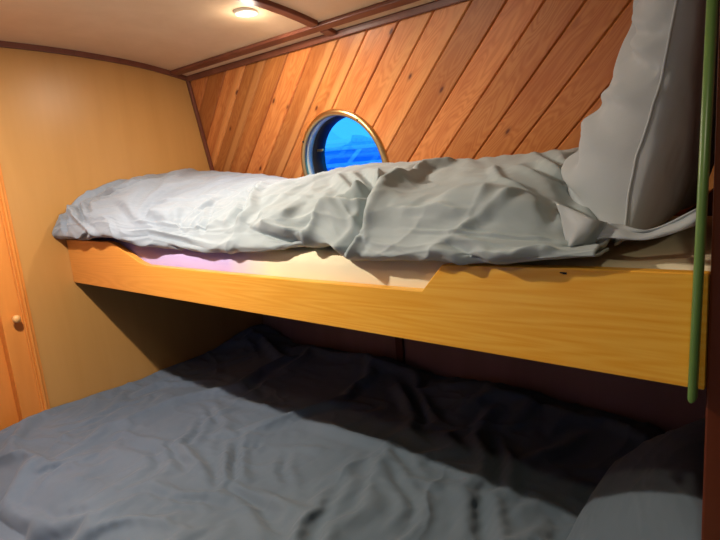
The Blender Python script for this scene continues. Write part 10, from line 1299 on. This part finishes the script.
def bool_apply(o):
    m = o.modifiers.new('b', 'BOOLEAN'); m.operation = 'DIFFERENCE'; m.object = cutter; m.solver = 'EXACT'
    dg = bpy.context.evaluated_depsgraph_get(); dg.update()
    me = bpy.data.meshes.new_from_object(o.evaluated_get(dg)); o.modifiers.clear(); o.data = me

shell = obj('wall_back', prism([HP(-.02, 1.09, .016), HP(3.05, 1.09, .016), HP(3.05, 1.92, .016), HP(-.02, 1.92, .016)], HN*.075), M_trim)
bool_apply(shell); tag(shell, kind='structure')

# diagonal matchboard lining (planks are one surface)
bm = bmesh.new(); g = .0009; ch = .0042
dirv = Vector((1, 0, 1))
for k in range(-8, 18):
    xa = X0+k*PITCH; xb = xa+PITCH
    sec = [(xa+g, .016), (xa+g, ch), (xa+g+ch*1.2, 0), (xb-g-ch*1.2, 0), (xb-g, ch), (xb-g, .016)]
    def pt(x, t, d):   # t offsets along the board
        return HP(x+t, 1.6+t, d)
    A = [bm.verts.new(pt(x, -.62, d)) for x, d in sec]; B = [bm.verts.new(pt(x, .45, d)) for x, d in sec]
    bm.faces.new(A); bm.faces.new(B[::-1])
    for i in range(6): bm.faces.new((A[i], A[(i+1) % 6], B[(i+1) % 6], B[i]))
for co, no in (((.0, 0, 0), (-1, 0, 0)), ((2.0, 0, 0), (1, 0, 0)), ((0, 0, 1.10), (0, 0, -1)), ((0, 0, 1.838), (0, 0, 1))):
    r = bmesh.ops.bisect_plane(bm, geom=bm.verts[:]+bm.edges[:]+bm.faces[:], plane_co=co, plane_no=no, clear_outer=True)
    ed = [e for e in r['geom_cut'] if isinstance(e, bmesh.types.BMEdge)]
    bmesh.ops.holes_fill(bm, edges=ed, sides=0)
planks = obj('wall_back_lining', bm, M_planks)
bool_apply(planks); tag(planks, kind='structure')
bpy.data.objects.remove(cutter)

# gunwale step and lower hull side
tag(obj('wall_back_lower', box(-.02, 3.05, .835, .87, 0, 1.10), M_mahog), kind='structure')
tag(obj('trim_7', box(-.02, 3.05, .70, .87, 1.10, 1.115), M_trim), kind='structure')
tag(obj('trim_6', box(.815, .850, .822, .835, .3, 1.10), M_trim, bevel=.003), kind='structure')

# trims
def bar(p0, p1, w, h, up, mat, name, parent=None):
    """square batten from p0 to p1; w across, h along up"""
    p0 = Vector(p0); p1 = Vector(p1); d = (p1-p0).normalized(); up = Vector(up); s = d.cross(up).normalized(); up = s.cross(d).normalized()
    bm = bmesh.new()
    a = [bm.verts.new(p+s*i*w/2+up*j*h) for p in (p0, p1) for i, j in ((-1, 0), (1, 0), (1, 1), (-1, 1))]
    for f in ((0,1,2,3),(7,6,5,4),(0,4,5,1),(1,5,6,2),(2,6,7,3),(3,7,4,0)): bm.faces.new([a[i] for i in f])
    return obj(name, bm, mat, parent, bevel=.003)
tag(bar(HP(0, 1.826, -.0), HP(3.0, 1.826, -.0), .022, .013, -HN, M_trim, 'trim_1'), kind='structure')
sl = Vector((0, -.2, -1)).normalized()
tag(bar((0, .528, zc(.528)), (3.0, .528, zc(.528)), .034, .013, (0, -.2, -1), M_trim, 'trim_2'), kind='structure')
# cross beam following the camber
bm = bmesh.new(); rows = []
for y in list(np.linspace(-1.24, .505, 30))+[]:
    z = zc(y)+.003; rows.append([bm.verts.new(p) for p in ((.826, y, z), (.862, y, z), (.862, y, z-.016), (.826, y, z-.016))])
for a, b in zip(rows, rows[1:]):
    for i in range(4): bm.faces.new((a[i], a[(i+1) % 4], b[(i+1) % 4], b[i]))
bm.faces.new(rows[0]); bm.faces.new(rows[-1][::-1])
tag(obj('trim_3', bm, M_trim, bevel=.003), kind='structure')
bm = bmesh.new(); rows = []
for y in (.545, .565, .585):
    z = zc(y)+.003; rows.append([bm.verts.new(p) for p in ((.826, y, z), (.862, y, z), (.862, y, z-.016), (.826, y, z-.016))])
for a, b in zip(rows, rows[1:]):
    for i in range(4): bm.faces.new((a[i], a[(i+1) % 4], b[(i+1) % 4], b[i]))
bm.faces.new(rows[0]); bm.faces.new(rows[-1][::-1])
tag(obj('trim_8', bm, M_trim, bevel=.003), kind='structure')
# end wall top trim along camber, and corner trim down the slope
bm = bmesh.new(); rows = []
for y in np.linspace(-1.24, .60, 36):
    z = zc(y)+.002; rows.append([bm.verts.new(p) for p in ((.0, y, z), (.014, y, z), (.014, y, z-.020), (.0, y, z-.020))])
for a, b in zip(rows, rows[1:]):
    for i in range(4): bm.faces.new((a[i], a[(i+1) % 4], b[(i+1) % 4], b[i]))
bm.faces.new(rows[0]); bm.faces.new(rows[-1][::-1])
tag(obj('trim_4', bm, M_trim, bevel=.002), kind='structure')
tag(bar(HP(.008, 1.12, 0), HP(.008, 1.825, 0), .016, .014, -HN, M_trim, 'trim_5'), kind='structure')

# partition at the head end
tag(obj('wall_right', box(XR, 2.002, .0, .84, 0, 1.84), M_post, bevel=.003), kind='structure')

# ---------------------------------------------------------------- porthole
w = empty('window_1', PORT, kind='structure')
F = Matrix.Translation(PORT) @ HN.to_track_quat('Z', 'Y').to_matrix().to_4x4()
prof = [(.180, .012), (.179, -.004), (.183, -.011), (.190, -.0125), (.198, -.009), (.203, -.002), (.203, .001)]
obj('brass_rim', lathe(prof, 96, F, closed=True), M_brass, w, True)
prof = [(.184, -.002), (.180, -.002), (.177, .032), (.184, .032)]
obj('liner', lathe(prof, 96, F, closed=True), M_liner, w, True)
prof = [(.1845, .032), (.174, .032), (.170, .060), (.166, .066), (.165, .088), (.1845, .088)]
obj('inner_frame', lathe(prof, 96, F, closed=True), M_frame, w, True)
tg = NT('window_glass'); gl = tg.out((.75, .88, 1.0), .02, Transmission_Weight=1.0, IOR=1.1, Alpha=.35)
obj('glass', lathe([(0, .074), (.170, .074), (.170, .078), (0, .078)], 64, F), gl, w)
# catch on the frame and a fixing screw on the brass rim
def on_rim(ang, r, h): return F @ Vector((r*math.cos(ang), r*math.sin(ang), h))
bm = bmesh.new()
for ang in (.6, 2.2, 3.9, 5.4):
    fr = Matrix.Translation(on_rim(ang, .192, -.0125)) @ F.to_3x3().to_4x4()
    me_ = lathe([(0, -.003), (.003, -.002), (.004, .001), (0, .001)], 12, fr); tmp = bpy.data.meshes.new('t'); me_.to_mesh(tmp); bm.from_mesh(tmp); me_.free(); bpy.data.meshes.remove(tmp)
obj('rim_screws', bm, M_frame, w)
p = HP(.767-.150, 1.47, .056)
obj('catch', box(p.x-.016, p.x+.02, p.y-.006, p.y+.002, p.z-.005, p.z+.004), M_brass, w, bevel=.002)

# ---------------------------------------------------------------- outside the porthole (dusk, blue)
M_water = mat_emit('dusk_water', srgb(18, 78, 170), .25)
tw = NT('dusk_river_water'); v, pp = tw.xyz(); f = tw.noise(tw.vec(tw.math('MULTIPLY', pp[0], .6), tw.math('MULTIPLY', pp[1], 2.0), 0.0), 3, 3)
tw.bump(f, .5, .05); M_water = tw.out(srgb(60, 130, 215), .3)
tag(obj('river_water', box(-25, 5, 1.1, 40, -.60, -.5), M_water), kind='structure')
M_boat = plain('blue_white_hull_paint', srgb(250, 252, 255), .4, .03)
M_boatd = plain('dark_blue_hull_paint', srgb(70, 150, 225), .4, .05)
boat = empty('moored_boat', (-2.7, 4.6, -.5), 'pale blue moored boat seen outside through the round porthole', 'boat')
def shifted(bm, dx, rz=.0):
    bmesh.ops.transform(bm, matrix=Matrix.Translation((-2.7, 4.6, 0)) @ Matrix.Rotation(rz, 4, 'Z'), verts=bm.verts); return bm
RZ = .62
obj('hull', shifted(prism([(-2.6, -.6, -.5), (2.6, -.6, -.5), (2.9, -.6, 1.02), (-2.9, -.6, 1.02)], (0, 1.5, 0)), 0, RZ), M_boatd, boat, bevel=.03)
obj('gunwale', shifted(box(-2.95, 2.95, -.66, .96, 1.02, 1.10), 0, RZ), M_boat, boat, bevel=.02)
obj('cabin', shifted(prism([(-2.3, -.35, 1.10), (2.2, -.35, 1.10), (1.9, -.35, 1.60), (-2.1, -.35, 1.60)], (0, 1.0, 0)), 0, RZ), M_boatd, boat, bevel=.02)
obj('cabin_roof', shifted(box(-2.2, 2.0, -.42, .72, 1.60, 1.645), 0, RZ), M_boat, boat, bevel=.015)
obj('rubbing_strake', shifted(box(-2.35, 2.25, -.40, -.34, 1.40, 1.45), 0, RZ), M_boat, boat, bevel=.01)
for px in (-1.6, -1.05, -.5, .05, .6, 1.15, 1.6):
    obj('window_post', shifted(prism([(px, -.39, 1.44), (px+.06, -.39, 1.44), (px+.22, -.39, 1.61), (px+.16, -.39, 1.61)], (0, .04, 0)), 0, RZ), M_boat, boat)
# far bank of bushes
rs = np.random.RandomState(5)
M_bush = plain('dusk_foliage', srgb(160, 215, 250), .9, .14)
for i in range(6):
    bm = bmesh.new()
    bmesh.ops.create_icosphere(bm, subdivisions=4, radius=1)
    cx, cy = -16+i*3.6, 10.5+i*1.2
    for vtx in bm.verts:
        n = perlin(np.array([vtx.co.x*2.3+i*5]), np.array([vtx.co.y*2.3+vtx.co.z*1.7]))[0]
        n2 = .6*perlin(np.array([vtx.co.x*7+i*5]), np.array([vtx.co.y*7+vtx.co.z*6]))[0]
        vtx.co *= 1+.3*n+.14*n2
        vtx.co.x *= 1.3; vtx.co.z *= 1.5
    bmesh.ops.translate(bm, verts=bm.verts, vec=(cx, cy, .7))
    sh = obj('bank_bush', bm, M_bush, smooth=True)
    tag(sh, 'blurred blue bush on the far bank, seen through the porthole', 'bush', 'bushes on the far bank')
tag(obj('ground_bank', box(-25, 5, 8.0, 25, -.5, -.2), M_bush), kind='structure')

# ---------------------------------------------------------------- door in the end wall
d = empty('door_1', (0, -.22, 0), kind='structure')
def ybox(y0, y1, z0, z1, x0, x1): return box(x0, x1, y0, y1, z0, z1)
obj('stile', ybox(-.250, -.166, 0, 1.80, -.045, .004), M_door, d, bevel=.003)
obj('stile', ybox(-.720, -.640, 0, 1.80, -.045, .004), M_door, d, bevel=.003)
obj('rail', ybox(-.640, -.250, 1.68, 1.80, -.045, .004), M_door, d, bevel=.003)
obj('rail', ybox(-.640, -.250, .0, .12, -.045, .004), M_door, d, bevel=.003)
obj('door_panel', ybox(-.640, -.250, .12, 1.68, -.050, -.042), M_door, d)
KF = Matrix.Translation((.004, -.213, 1.006)) @ Matrix.Rotation(PI/2, 4, 'Y')
obj('knob', lathe([(0, 0), (.007, 0), (.006, .010), (.008, .014), (.0125, .020), (.0135, .027), (.010, .034), (0, .036)], 32, KF), M_knob, d, True)
# casing with moulded steps
prof = [(-.188, .0), (-.188, .010), (-.184, .013), (-.180, .010), (-.178, .014), (-.172, .015), (-.168, .011), (-.166, .011), (-.164, .006), (-.160, .006), (-.160, 0)]
tag(obj('trim_9', prism([(x, y, 0) for y, x in prof], (0, 0, 1.79)), M_door), kind='structure')
prof2 = [(.16+y+1.77, x) for y, x in prof]
tag(obj('trim_10', box(-.0, .012, -.76, -.160, 1.765, 1.792), M_door, bevel=.003), kind='structure')
tag(obj('wall_left_side', box(-.03, 0, -1.3, -.70, 0, 1.79), M_ply), kind='structure')

# ---------------------------------------------------------------- upper bunk
bunk = empty('upper_bunk', (.985, .0, 1.08), 'built-in upper bunk with deep honey oak front board and cut-out edge', 'bunk')
pts = [(0.001, 1.083), (XR-.002, 1.078), (XR-.002, 1.238), (1.80, 1.236), (1.57, 1.229), (1.525, 1.178), (1.14, 1.174), (.54, 1.174), (.50, 1.182), (.36, 1.234), (.32, 1.239), (0.001, 1.240)]
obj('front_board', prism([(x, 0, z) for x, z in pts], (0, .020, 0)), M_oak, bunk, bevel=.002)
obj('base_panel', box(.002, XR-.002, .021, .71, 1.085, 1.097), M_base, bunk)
bm = bmesh.new()
c = Vector((1.783, -.0008, 1.228))
for a, b, r in (((-.004, 0, .001), (.002, 0, 0), .0008), ((0, 0, .000), (.006, 0, -.001), .0010)):
    add_box(bm, c.x+a[0], c.x+b[0], -.0012, .0002, c.z+min(a[2], b[2])-r, c.z+max(a[2], b[2])*.2+r)
k_ = obj('chip_mark', bm, M_frame, bunk); k_['label'] = 'small dark chip in the board edge'

# mattress of the upper bunk, sheet bulging through the cut-out
def pad(name, x0, x1, y0, y1, z0, z1, mat, r=.03, wob=.004, n=(160, 60)):
    P = []
    us = np.linspace(x0, x1, n[0])
    s = [(y0+r*.5, z0), (y0, z0+r), (y0-.002, (z0+z1)/2), (y0, z1-r), (y0+r*.3, z1-r*.3), (y0+r, z1)]
    s += [(y0+r+(y1-y0-2*r)*t, z1) for t in np.linspace(.04, 1, 24)] + [(y1-r*.3, z1-r*.3), (y1, z1-r), (y1, z0+r), (y1-r*.5, z0)]
    s = np.array(s)
    U, K = np.meshgrid(us, np.arange(len(s)), indexing='ij')
    Y = s[K, 0]; Z = s[K, 1]
    nz = perlin(U*7+3, (Y+Z)*9)*wob+perlin(U*22, (Y*1.5+Z)*17)*wob*.5
    P = np.stack([U, Y-nz*(K < 6), Z+nz*.6], -1)
    me = grid_mesh(name, P); o = link(name, me, mat, None, True)
    bm = bmesh.new(); bm.from_mesh(me)
    ed = [e for e in bm.edges if e.is_boundary]; bmesh.ops.holes_fill(bm, edges=ed, sides=0)
    bmesh.ops.recalc_face_normals(bm, faces=bm.faces[:]); bm.to_mesh(me); bm.free()
    for q in me.polygons: q.use_smooth = len(q.vertices) == 4
    return o
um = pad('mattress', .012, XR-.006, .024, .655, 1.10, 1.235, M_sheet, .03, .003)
tag(um, 'upper bunk mattress under a cream sheet with lilac shade painted in, showing through the board cut-out', 'mattress')

# ---------------------------------------------------------------- duvets
def finish_cloth(name, P, mat, thick):
    me = grid_mesh(name, P); o = link(name, me, mat, None, True)
    m = o.modifiers.new('solid', 'SOLIDIFY'); m.thickness = thick; m.offset = -1
    return o

def normals(P):
    du = np.gradient(P, axis=0); dv = np.gradient(P, axis=1)
    n = np.cross(du, dv); return n/(np.linalg.norm(n, axis=-1, keepdims=True)+1e-9)

def cloth_noise(X, Y, amp, s=1.0, seed=0):
    wx = perlin(X*3*s+seed, Y*3*s)*.10; wy = perlin(X*3*s, Y*3*s+seed+9)*.10
    a = ridged((X+wx)*4.2*s+seed, (Y+wy)*6.5*s-(X)*3.0*s)
    b = ridged((X+wx)*9*s+(Y)*5*s, (Y+wy)*10*s+seed)
    m = smooth(perlin(X*2.2*s+seed*2, Y*2.7*s)*.9+.5)
    return amp*(np.maximum(a, 0)**2*.9*m+np.maximum(b, 0)**2.5*.35*(1-m*.4)+perlin(X*5*s, Y*5*s+seed)*.5)

def cubic(A, n, ax):
    A = np.moveaxis(A, ax, 0); m = A.shape[0]
    k = np.linspace(0, m-1, n); i = np.clip(np.floor(k).astype(int), 0, m-2); t = (k-i).reshape((-1,)+(1,)*(A.ndim-1))
    g = lambda j: A[np.clip(j, 0, m-1)]
    p0, p1, p2, p3 = g(i-1), g(i), g(i+1), g(i+2)
    r = p1+.5*t*(p2-p0+t*(2*p0-5*p1+4*p2-p3+t*(3*(p1-p2)+p3-p0)))
    return np.moveaxis(r, 0, ax)

def sim_add(U, V, P, N, H, which):
    D = CLOTH[which]
    nu, nv = U.shape
    D = cubic(cubic(D, nu, 0), nv, 1)
    if which == 'upper':
        f = smooth((V-.17)/.20)[..., None]
        return P+D*f+N*(H*.9)[..., None]*(1-f)+N*(H*.55)[..., None]*f
    return P+D*.92+N*(H*.12)[..., None]

def creases(X, Y, amp, s, seed):
    """thin, sharp, scattered fold lines between nearly flat facets"""
    out = 0
    for k, ang in enumerate((.3, 1.15, 2.1, 2.75)):
        c, n = math.cos(ang), math.sin(ang)
        a = (X*c+Y*n); b = (-X*n+Y*c)
        a = a+.05*perlin(X*4+seed+k, Y*4)+.012*perlin(X*15, Y*15+seed+k)
        r = np.abs(perlin(a*5.5*s+seed*3+k*7, b*1.6*s+k))
        m = smooth(perlin(X*3.1*s+k*11+seed, Y*3.3*s-k*5)*1.6+.15)
        out = out+np.exp(-r/.07)*m-.35*np.exp(-((r-.22)/.12)**2)*m
    return out*amp

us = np.linspace(.004, 1.835, 520); vs = np.linspace(0, 1, 230)
U, V = np.meshgrid(us, vs, indexing='ij')
P = upper_base(U, V)
# close down toward the head end, round off at the foot end
endf = smooth((1.835-U)/.10)
P[..., 2] = P[..., 2]*endf+(1-endf)*np.minimum(P[..., 2], 1.262+.02*V)
foot = np.exp(-U/.012)
N = -normals(P)
if N[200, 100, 2] < 0: N = -N
W = V*.85
H = apply_strokes(U, W, UPPER_FOLDS)
edge = smooth(V/.10)*smooth((1-V)/.06)*smooth(U/.03+.25)
H = H*1.25*smooth(V/.08+.15)+cloth_noise(U, W, .0058, 1.0, 3)*edge
H += cloth_noise(U*1.0, W*1.6, .004, 1.9, 7)*edge*np.exp(-(U/.35)**2)*1.6
P = sim_add(U, V, P, N, H, 'upper')+N*(creases(U, W, .0042, .9, 2)*smooth(V/.1)*smooth((1-V)/.1))[..., None]
P[..., 1] = np.minimum(P[..., 1], .668+.163*(1.40-P[..., 2])-.028)
P[..., 0] = np.maximum(P[..., 0], .0035)
low = (V > .12)
P[..., 2] = np.where((P[..., 1] > .02) , np.maximum(P[..., 2], 1.243), P[..., 2])
ud = finish_cloth('duvet', P, M_upduvet, .004)
tag(ud, 'pale grey-blue crumpled duvet spread along the upper bunk', 'duvet')

us = np.linspace(.006, 1.80, 470); vs = np.linspace(-.66, .822, 400)
U, V = np.meshgrid(us, vs, indexing='ij')
P = lower_base(U, V)
N = normals(P)
if N[200, 200, 2] < 0: N = -N
H = apply_strokes(U, V, LOWER_FOLDS)*.9
H += cloth_noise(U, V, .006, .8, 5)+cloth_noise(V, U, .003, 1.7, 2)
H += .018*perlin(U*2.6+4, V*2.6)
P = sim_add(U, V, P, N, H, 'lower')+N*creases(U, V, .0050, .85, 5)[..., None]
P[..., 0] = np.maximum(P[..., 0], .006)
P[..., 1] = np.minimum(P[..., 1], .828)
e = smooth((1.80-U)/.06)
P[..., 2] = P[..., 2]*e+(1-e)*np.minimum(P[..., 2], .575)
P[..., 2] = np.maximum(P[..., 2], np.where(V > -.56, .566, 0))
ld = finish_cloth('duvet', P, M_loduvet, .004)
tag(ld, 'dark slate-blue rumpled duvet covering the wide lower bunk', 'duvet')

lb = empty('lower_bunk', (.985, .12, 0), 'wide lower bunk base beneath the dark slate-blue duvet', 'bunk')
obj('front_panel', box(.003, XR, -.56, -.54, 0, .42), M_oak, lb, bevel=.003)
obj('base_panel', box(.003, XR-.002, -.54, .834, .40, .42), M_ply, lb)
lm = pad('mattress', .012, XR-.006, -.545, .828, .422, .560, M_matt, .03, .003)
tag(lm, 'cream mattress of the lower bunk, under the dark duvet', 'mattress')

# ---------------------------------------------------------------- pillows
def pillow(name, O, S, Up, Nn, fs, fu, ft, fb, mat, zmin=None, skew=0.0, foot=0.0, flip=1, xmax=None, folds=None):
    """O centre, S side vector, Up long vector, Nn face normal; fs/fu/ft/fb scale width, height, front and back puff"""
    S, Up, Nn = [np.array(Vector(v).normalized()) for v in (S, Up, Nn)]; O = np.array(O, float)
    n = 90
    def soft(A):
        B = A.copy()
        for _ in range(3): B[1:-1, 1:-1] = .4*B[1:-1, 1:-1]+.15*(B[:-2, 1:-1]+B[2:, 1:-1]+B[1:-1, :-2]+B[1:-1, 2:])
        return B
    verts = []; faces = []; vid = {}
    for g in (0, 1):
        idx = np.zeros((n, n), int); Q = cubic(cubic(soft(PILL[g]), n, 0), n, 1)
        a_, b_, c_ = Q[..., 0], Q[..., 1]*flip, Q[..., 2]
        c_ = c_*np.where(c_ > 0, ft, fb)*(1-skew*b_/.31*(c_ > 0))
        if g == 0: c_ = c_+foot*np.exp(-((b_+.205)/.12)**2)*smooth((.29-np.abs(a_))/.12)
        c_ = c_+(.0035*cloth_noise(a_*1.3, b_*1.3, 1.0, 1.4, 3+g)+creases(a_, b_, .0020, 1.0, 8+g))*smooth(np.abs(c_)/.03)
        if folds and g == 0: c_ = c_+1.7*apply_strokes(a_, b_, folds)*smooth(np.abs(c_)/.03)
        P = O+(a_*fs)[..., None]*S+(b_*fu)[..., None]*Up+c_[..., None]*Nn
        if zmin is not None:
            d = P[..., 2]-zmin; P[..., 2] = zmin+np.where(d > .03, d, .03*np.exp((np.minimum(d, .03)-.03)/.03)*.9+.003)
        if xmax is not None: P[..., 0] = np.minimum(P[..., 0], xmax)
        for i in range(n):
            for j in range(n):
                if g == 1 and (i in (0, n-1) or j in (0, n-1)): idx[i, j] = vid[(i, j)]; continue
                idx[i, j] = len(verts); verts.append(P[i, j].tolist())
                if g == 0: vid[(i, j)] = idx[i, j]
        if g == 0: G0 = P
        for i in range(n-1):
            for j in range(n-1):
                q = (idx[i, j], idx[i+1, j], idx[i+1, j+1], idx[i, j+1])
                faces.append(q if g == 0 else q[::-1])
    me = bpy.data.meshes.new(name); me.from_pydata(verts, [], faces); me.update()
    bm = bmesh.new(); bm.from_mesh(me); bmesh.ops.recalc_face_normals(bm, faces=bm.faces[:]); bm.to_mesh(me); bm.free()
    o = link(name, me, mat, None, True)
    sb = o.modifiers.new('sub', 'SUBSURF'); sb.levels = sb.render_levels = 1
    ring = [G0[i, 0] for i in range(n)]+[G0[n-1, j] for j in range(n)]+[G0[i, n-1] for i in range(n-1, -1, -1)]+[G0[0, j] for j in range(n-1, -1, -1)]
    cu = bpy.data.curves.new('seam', 'CURVE'); cu.dimensions = '3D'; sp = cu.splines.new('POLY'); sp.points.add(len(ring)-1); sp.use_cyclic_u = True
    for q, v in zip(sp.points, ring): q.co = (*v, 1)
    cu.bevel_depth = .0022; cu.bevel_resolution = 2
    co = bpy.data.objects.new('seam', cu); C.objects.link(co)
    dg = bpy.context.evaluated_depsgraph_get(); me2 = bpy.data.meshes.new_from_object(co.evaluated_get(dg)); bpy.data.objects.remove(co)
    me2.materials.clear(); link('seam', me2, mat, o, True)
    return o

pf = [('v', .014, .012, [(.20, -.16), (.12, -.12), (.02, -.13)]), ('v', .012, .012, [(.24, -.22), (.13, -.18), (.04, -.20)]),
      ('r', .012, .010, [(.25, -.13), (.15, -.08), (.05, -.07)]), ('v', .016, .010, [(.26, -.02), (.18, .03), (.12, .10)]),
      ('v', .014, .012, [(.10, -.05), (.06, -.14), (.10, -.22)]),
      ('r', .010, .008, [(.27, -.06), (.20, -.03), (.14, -.035)]), ('v', .010, .008, [(.27, .06), (.22, .05), (.16, .07)]), ('r', .012, .008, [(.05, -.16), (-.02, -.10), (-.06, .0)]),
      ('v', .014, .010, [(.02, .05), (.0, .14), (.03, .24)]), ('v', .012, .010, [(-.02, -.21), (.04, -.24), (.12, -.235)]), ('r', .014, .010, [(.22, .20), (.15, .16), (.10, .07)])]
up = pillow('pillow', (1.888, .345, 1.510), (0, -1, 0), (.17, 0, 1), (-1, 0, .17), .93, 1.0, .60, .34, M_pillow, zmin=1.256, skew=.54, foot=.054, xmax=XR-.003, folds=pf)
tag(up, 'large pale grey pillow standing upright at the head of the upper bunk', 'pillow')

def ribbon(name, cols, mat, parent, n=60, m=14, thick=.003, wr=.003):
    """cols: list of (top, bottom) 3D points"""
    k = np.linspace(0, len(cols)-1, n)
    def spl(i): return [np.stack([interp(k, [(q, c[i][a]) for q, c in enumerate(cols)]) for a in range(3)], -1)][0]
    Tt, Bb = spl(0), spl(1); w = np.linspace(0, 1, m)
    P = Tt[:, None, :]*(1-w)[None, :, None]+Bb[:, None, :]*w[None, :, None]
    P[..., 1] += perlin(k[:, None]*1.7+0*w, w[None]*2+0*k[:, None])*wr*2
    me = grid_mesh(name, P); o = link(name, me, mat, parent, True)
    s = o.modifiers.new('s', 'SOLIDIFY'); s.thickness = thick; s.offset = 0
    return o
FL = [((1.752, .060, 1.327), (1.786, .020, 1.266)), ((1.821, .030, 1.305), (1.797, .0, 1.269)), ((1.830, .050, 1.298), (1.816, .040, 1.268)),
      ((1.845, .045, 1.296), (1.833, .030, 1.277)), ((1.893, .045, 1.289), (1.895, .035, 1.276)), ((1.955, .050, 1.321), (1.955, .040, 1.298))]
fl = ribbon('pillowcase_hem', FL, M_pillow, up)

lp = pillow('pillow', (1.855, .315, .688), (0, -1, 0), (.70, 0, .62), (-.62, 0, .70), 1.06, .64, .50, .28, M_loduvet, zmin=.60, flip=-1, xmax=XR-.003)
tag(lp, 'dark slate-blue plump pillow at the head of the lower bunk', 'pillow')

# ---------------------------------------------------------------- green upright strip
def rod(x, y, z0, z1, rx, ry, lean=.016):
    bm = bmesh.new(); n = 20; rows = []
    zs = [(z0+rx*(1-math.cos(a)), math.sin(a)) for a in np.linspace(.15, PI/2, 7)]+[(z1, 1)]
    for z, s in zs:
        rows.append([bm.verts.new((x+lean*(z-z0)+rx*s*math.copysign(abs(math.cos(q))**.6, math.cos(q)), y+ry*math.copysign(abs(math.sin(q))**.6, math.sin(q)), z)) for q in np.linspace(0, 2*PI, n, endpoint=False)])
    for a, b in zip(rows, rows[1:]):
        for i in range(n): bm.faces.new((a[i], a[(i+1) % n], b[(i+1) % n], b[i]))
    bm.faces.new(rows[0][::-1]); bm.faces.new(rows[-1]); return bm
gs = obj('upright_strip', rod(1.9585, -.0120, 1.066, zc(-.01)+.002, .0054, .0110), M_green, smooth=True)
tag(gs, 'green upright strip with rounded foot, fixed before the oak board end', 'strip')

# ---------------------------------------------------------------- ceiling light
def downlight(x, y, label):
    z = zc(y); e_ = empty('ceiling_light', (x, y, z), label, 'light')
    fr = Matrix.Translation((x, y, z)) @ Matrix.Rotation(PI, 4, 'X')
    obj('bezel', lathe([(.026, -.004), (.026, .004), (.029, .007), (.034, .006), (.037, .001), (.037, -.004)], 48, fr, closed=True), M_white, e_, True)
    obj('lens', lathe([(0, .005), (.014, .0045), (.026, .002), (.026, -.003), (0, -.003)], 48, fr), M_lens, e_, True)
downlight(.745, .325, 'small round recessed ceiling light with glowing lens above the duvet')

def area(name, loc, size, power, col, rot=(0, 0, 0), spread=PI):
    L = bpy.data.lights.new(name, 'AREA'); L.shape = 'DISK'; L.size = size; L.energy = power; L.color = col; L.spread = spread
    o = bpy.data.objects.new(name, L); C.objects.link(o); o.location = loc; o.rotation_euler = rot; return o
WARM = (1.0, .88, .74)
def pt(name, loc, r, power, col):
    L = bpy.data.lights.new(name, 'POINT'); L.shadow_soft_size = r; L.energy = power; L.color = col
    o = bpy.data.objects.new(name, L); C.objects.link(o); o.location = loc; return o
area('downlight_lamp', (.745, .325, zc(.325)-.012), .05, 3.6, WARM)
area('room_lamp', (.75, -.49, zc(-.49)-.012), .035, 15.0, WARM)
area('room_lamp_far', (2.12, -.70, zc(-.70)-.012), .06, 1.8, (1.0, .88, .66))
pt('downlight_glow', (.745, .325, zc(.325)-.05), .02, .5, WARM)
pt('room_glow', (.75, -.49, zc(-.49)-.06), .03, 3.0, WARM)
area('added_blue_fill', (1.1, -1.2, 1.15), .3, 2.2, (.26, .30, 1.0), rot=(-PI/2, 0, 0))  # added cool fill for the shade under the bunk; no such porthole known

# world: blue dusk
wd = bpy.data.worlds.new('dusk'); bpy.context.scene.world = wd; wd.use_nodes = True
nt = wd.node_tree; bg = nt.nodes['Background']
tc = nt.nodes.new('ShaderNodeTexCoord'); sp = nt.nodes.new('ShaderNodeSeparateXYZ'); nt.links.new(tc.outputs['Generated'], sp.inputs[0])
cr = nt.nodes.new('ShaderNodeValToRGB'); nt.links.new(sp.outputs[2], cr.inputs[0])
cr.color_ramp.elements[0].color = (*srgb(45, 150, 245), 1); cr.color_ramp.elements[1].color = (*srgb(30, 130, 238), 1)
nt.links.new(cr.outputs[0], bg.inputs[0]); bg.inputs[1].default_value = 1.8

# ---------------------------------------------------------------- camera
cam = bpy.data.cameras.new('camera'); co = bpy.data.objects.new('camera', cam); C.objects.link(co)
R_ = CAMROWS
right = Vector(R_[0]); up_ = -Vector(R_[1]); back = -Vector(R_[2])
mw = Matrix(((right.x, up_.x, back.x, CAMPOS[0]), (right.y, up_.y, back.y, CAMPOS[1]), (right.z, up_.z, back.z, CAMPOS[2]), (0, 0, 0, 1)))
co.matrix_world = mw
cam.sensor_width = 36; cam.lens = 549.678/720*36; cam.clip_start = .02; cam.clip_end = 200
bpy.context.scene.camera = co
vs_ = bpy.context.scene.view_settings
vs_.view_transform = 'Standard'; vs_.look = 'None'; vs_.exposure = 0.2
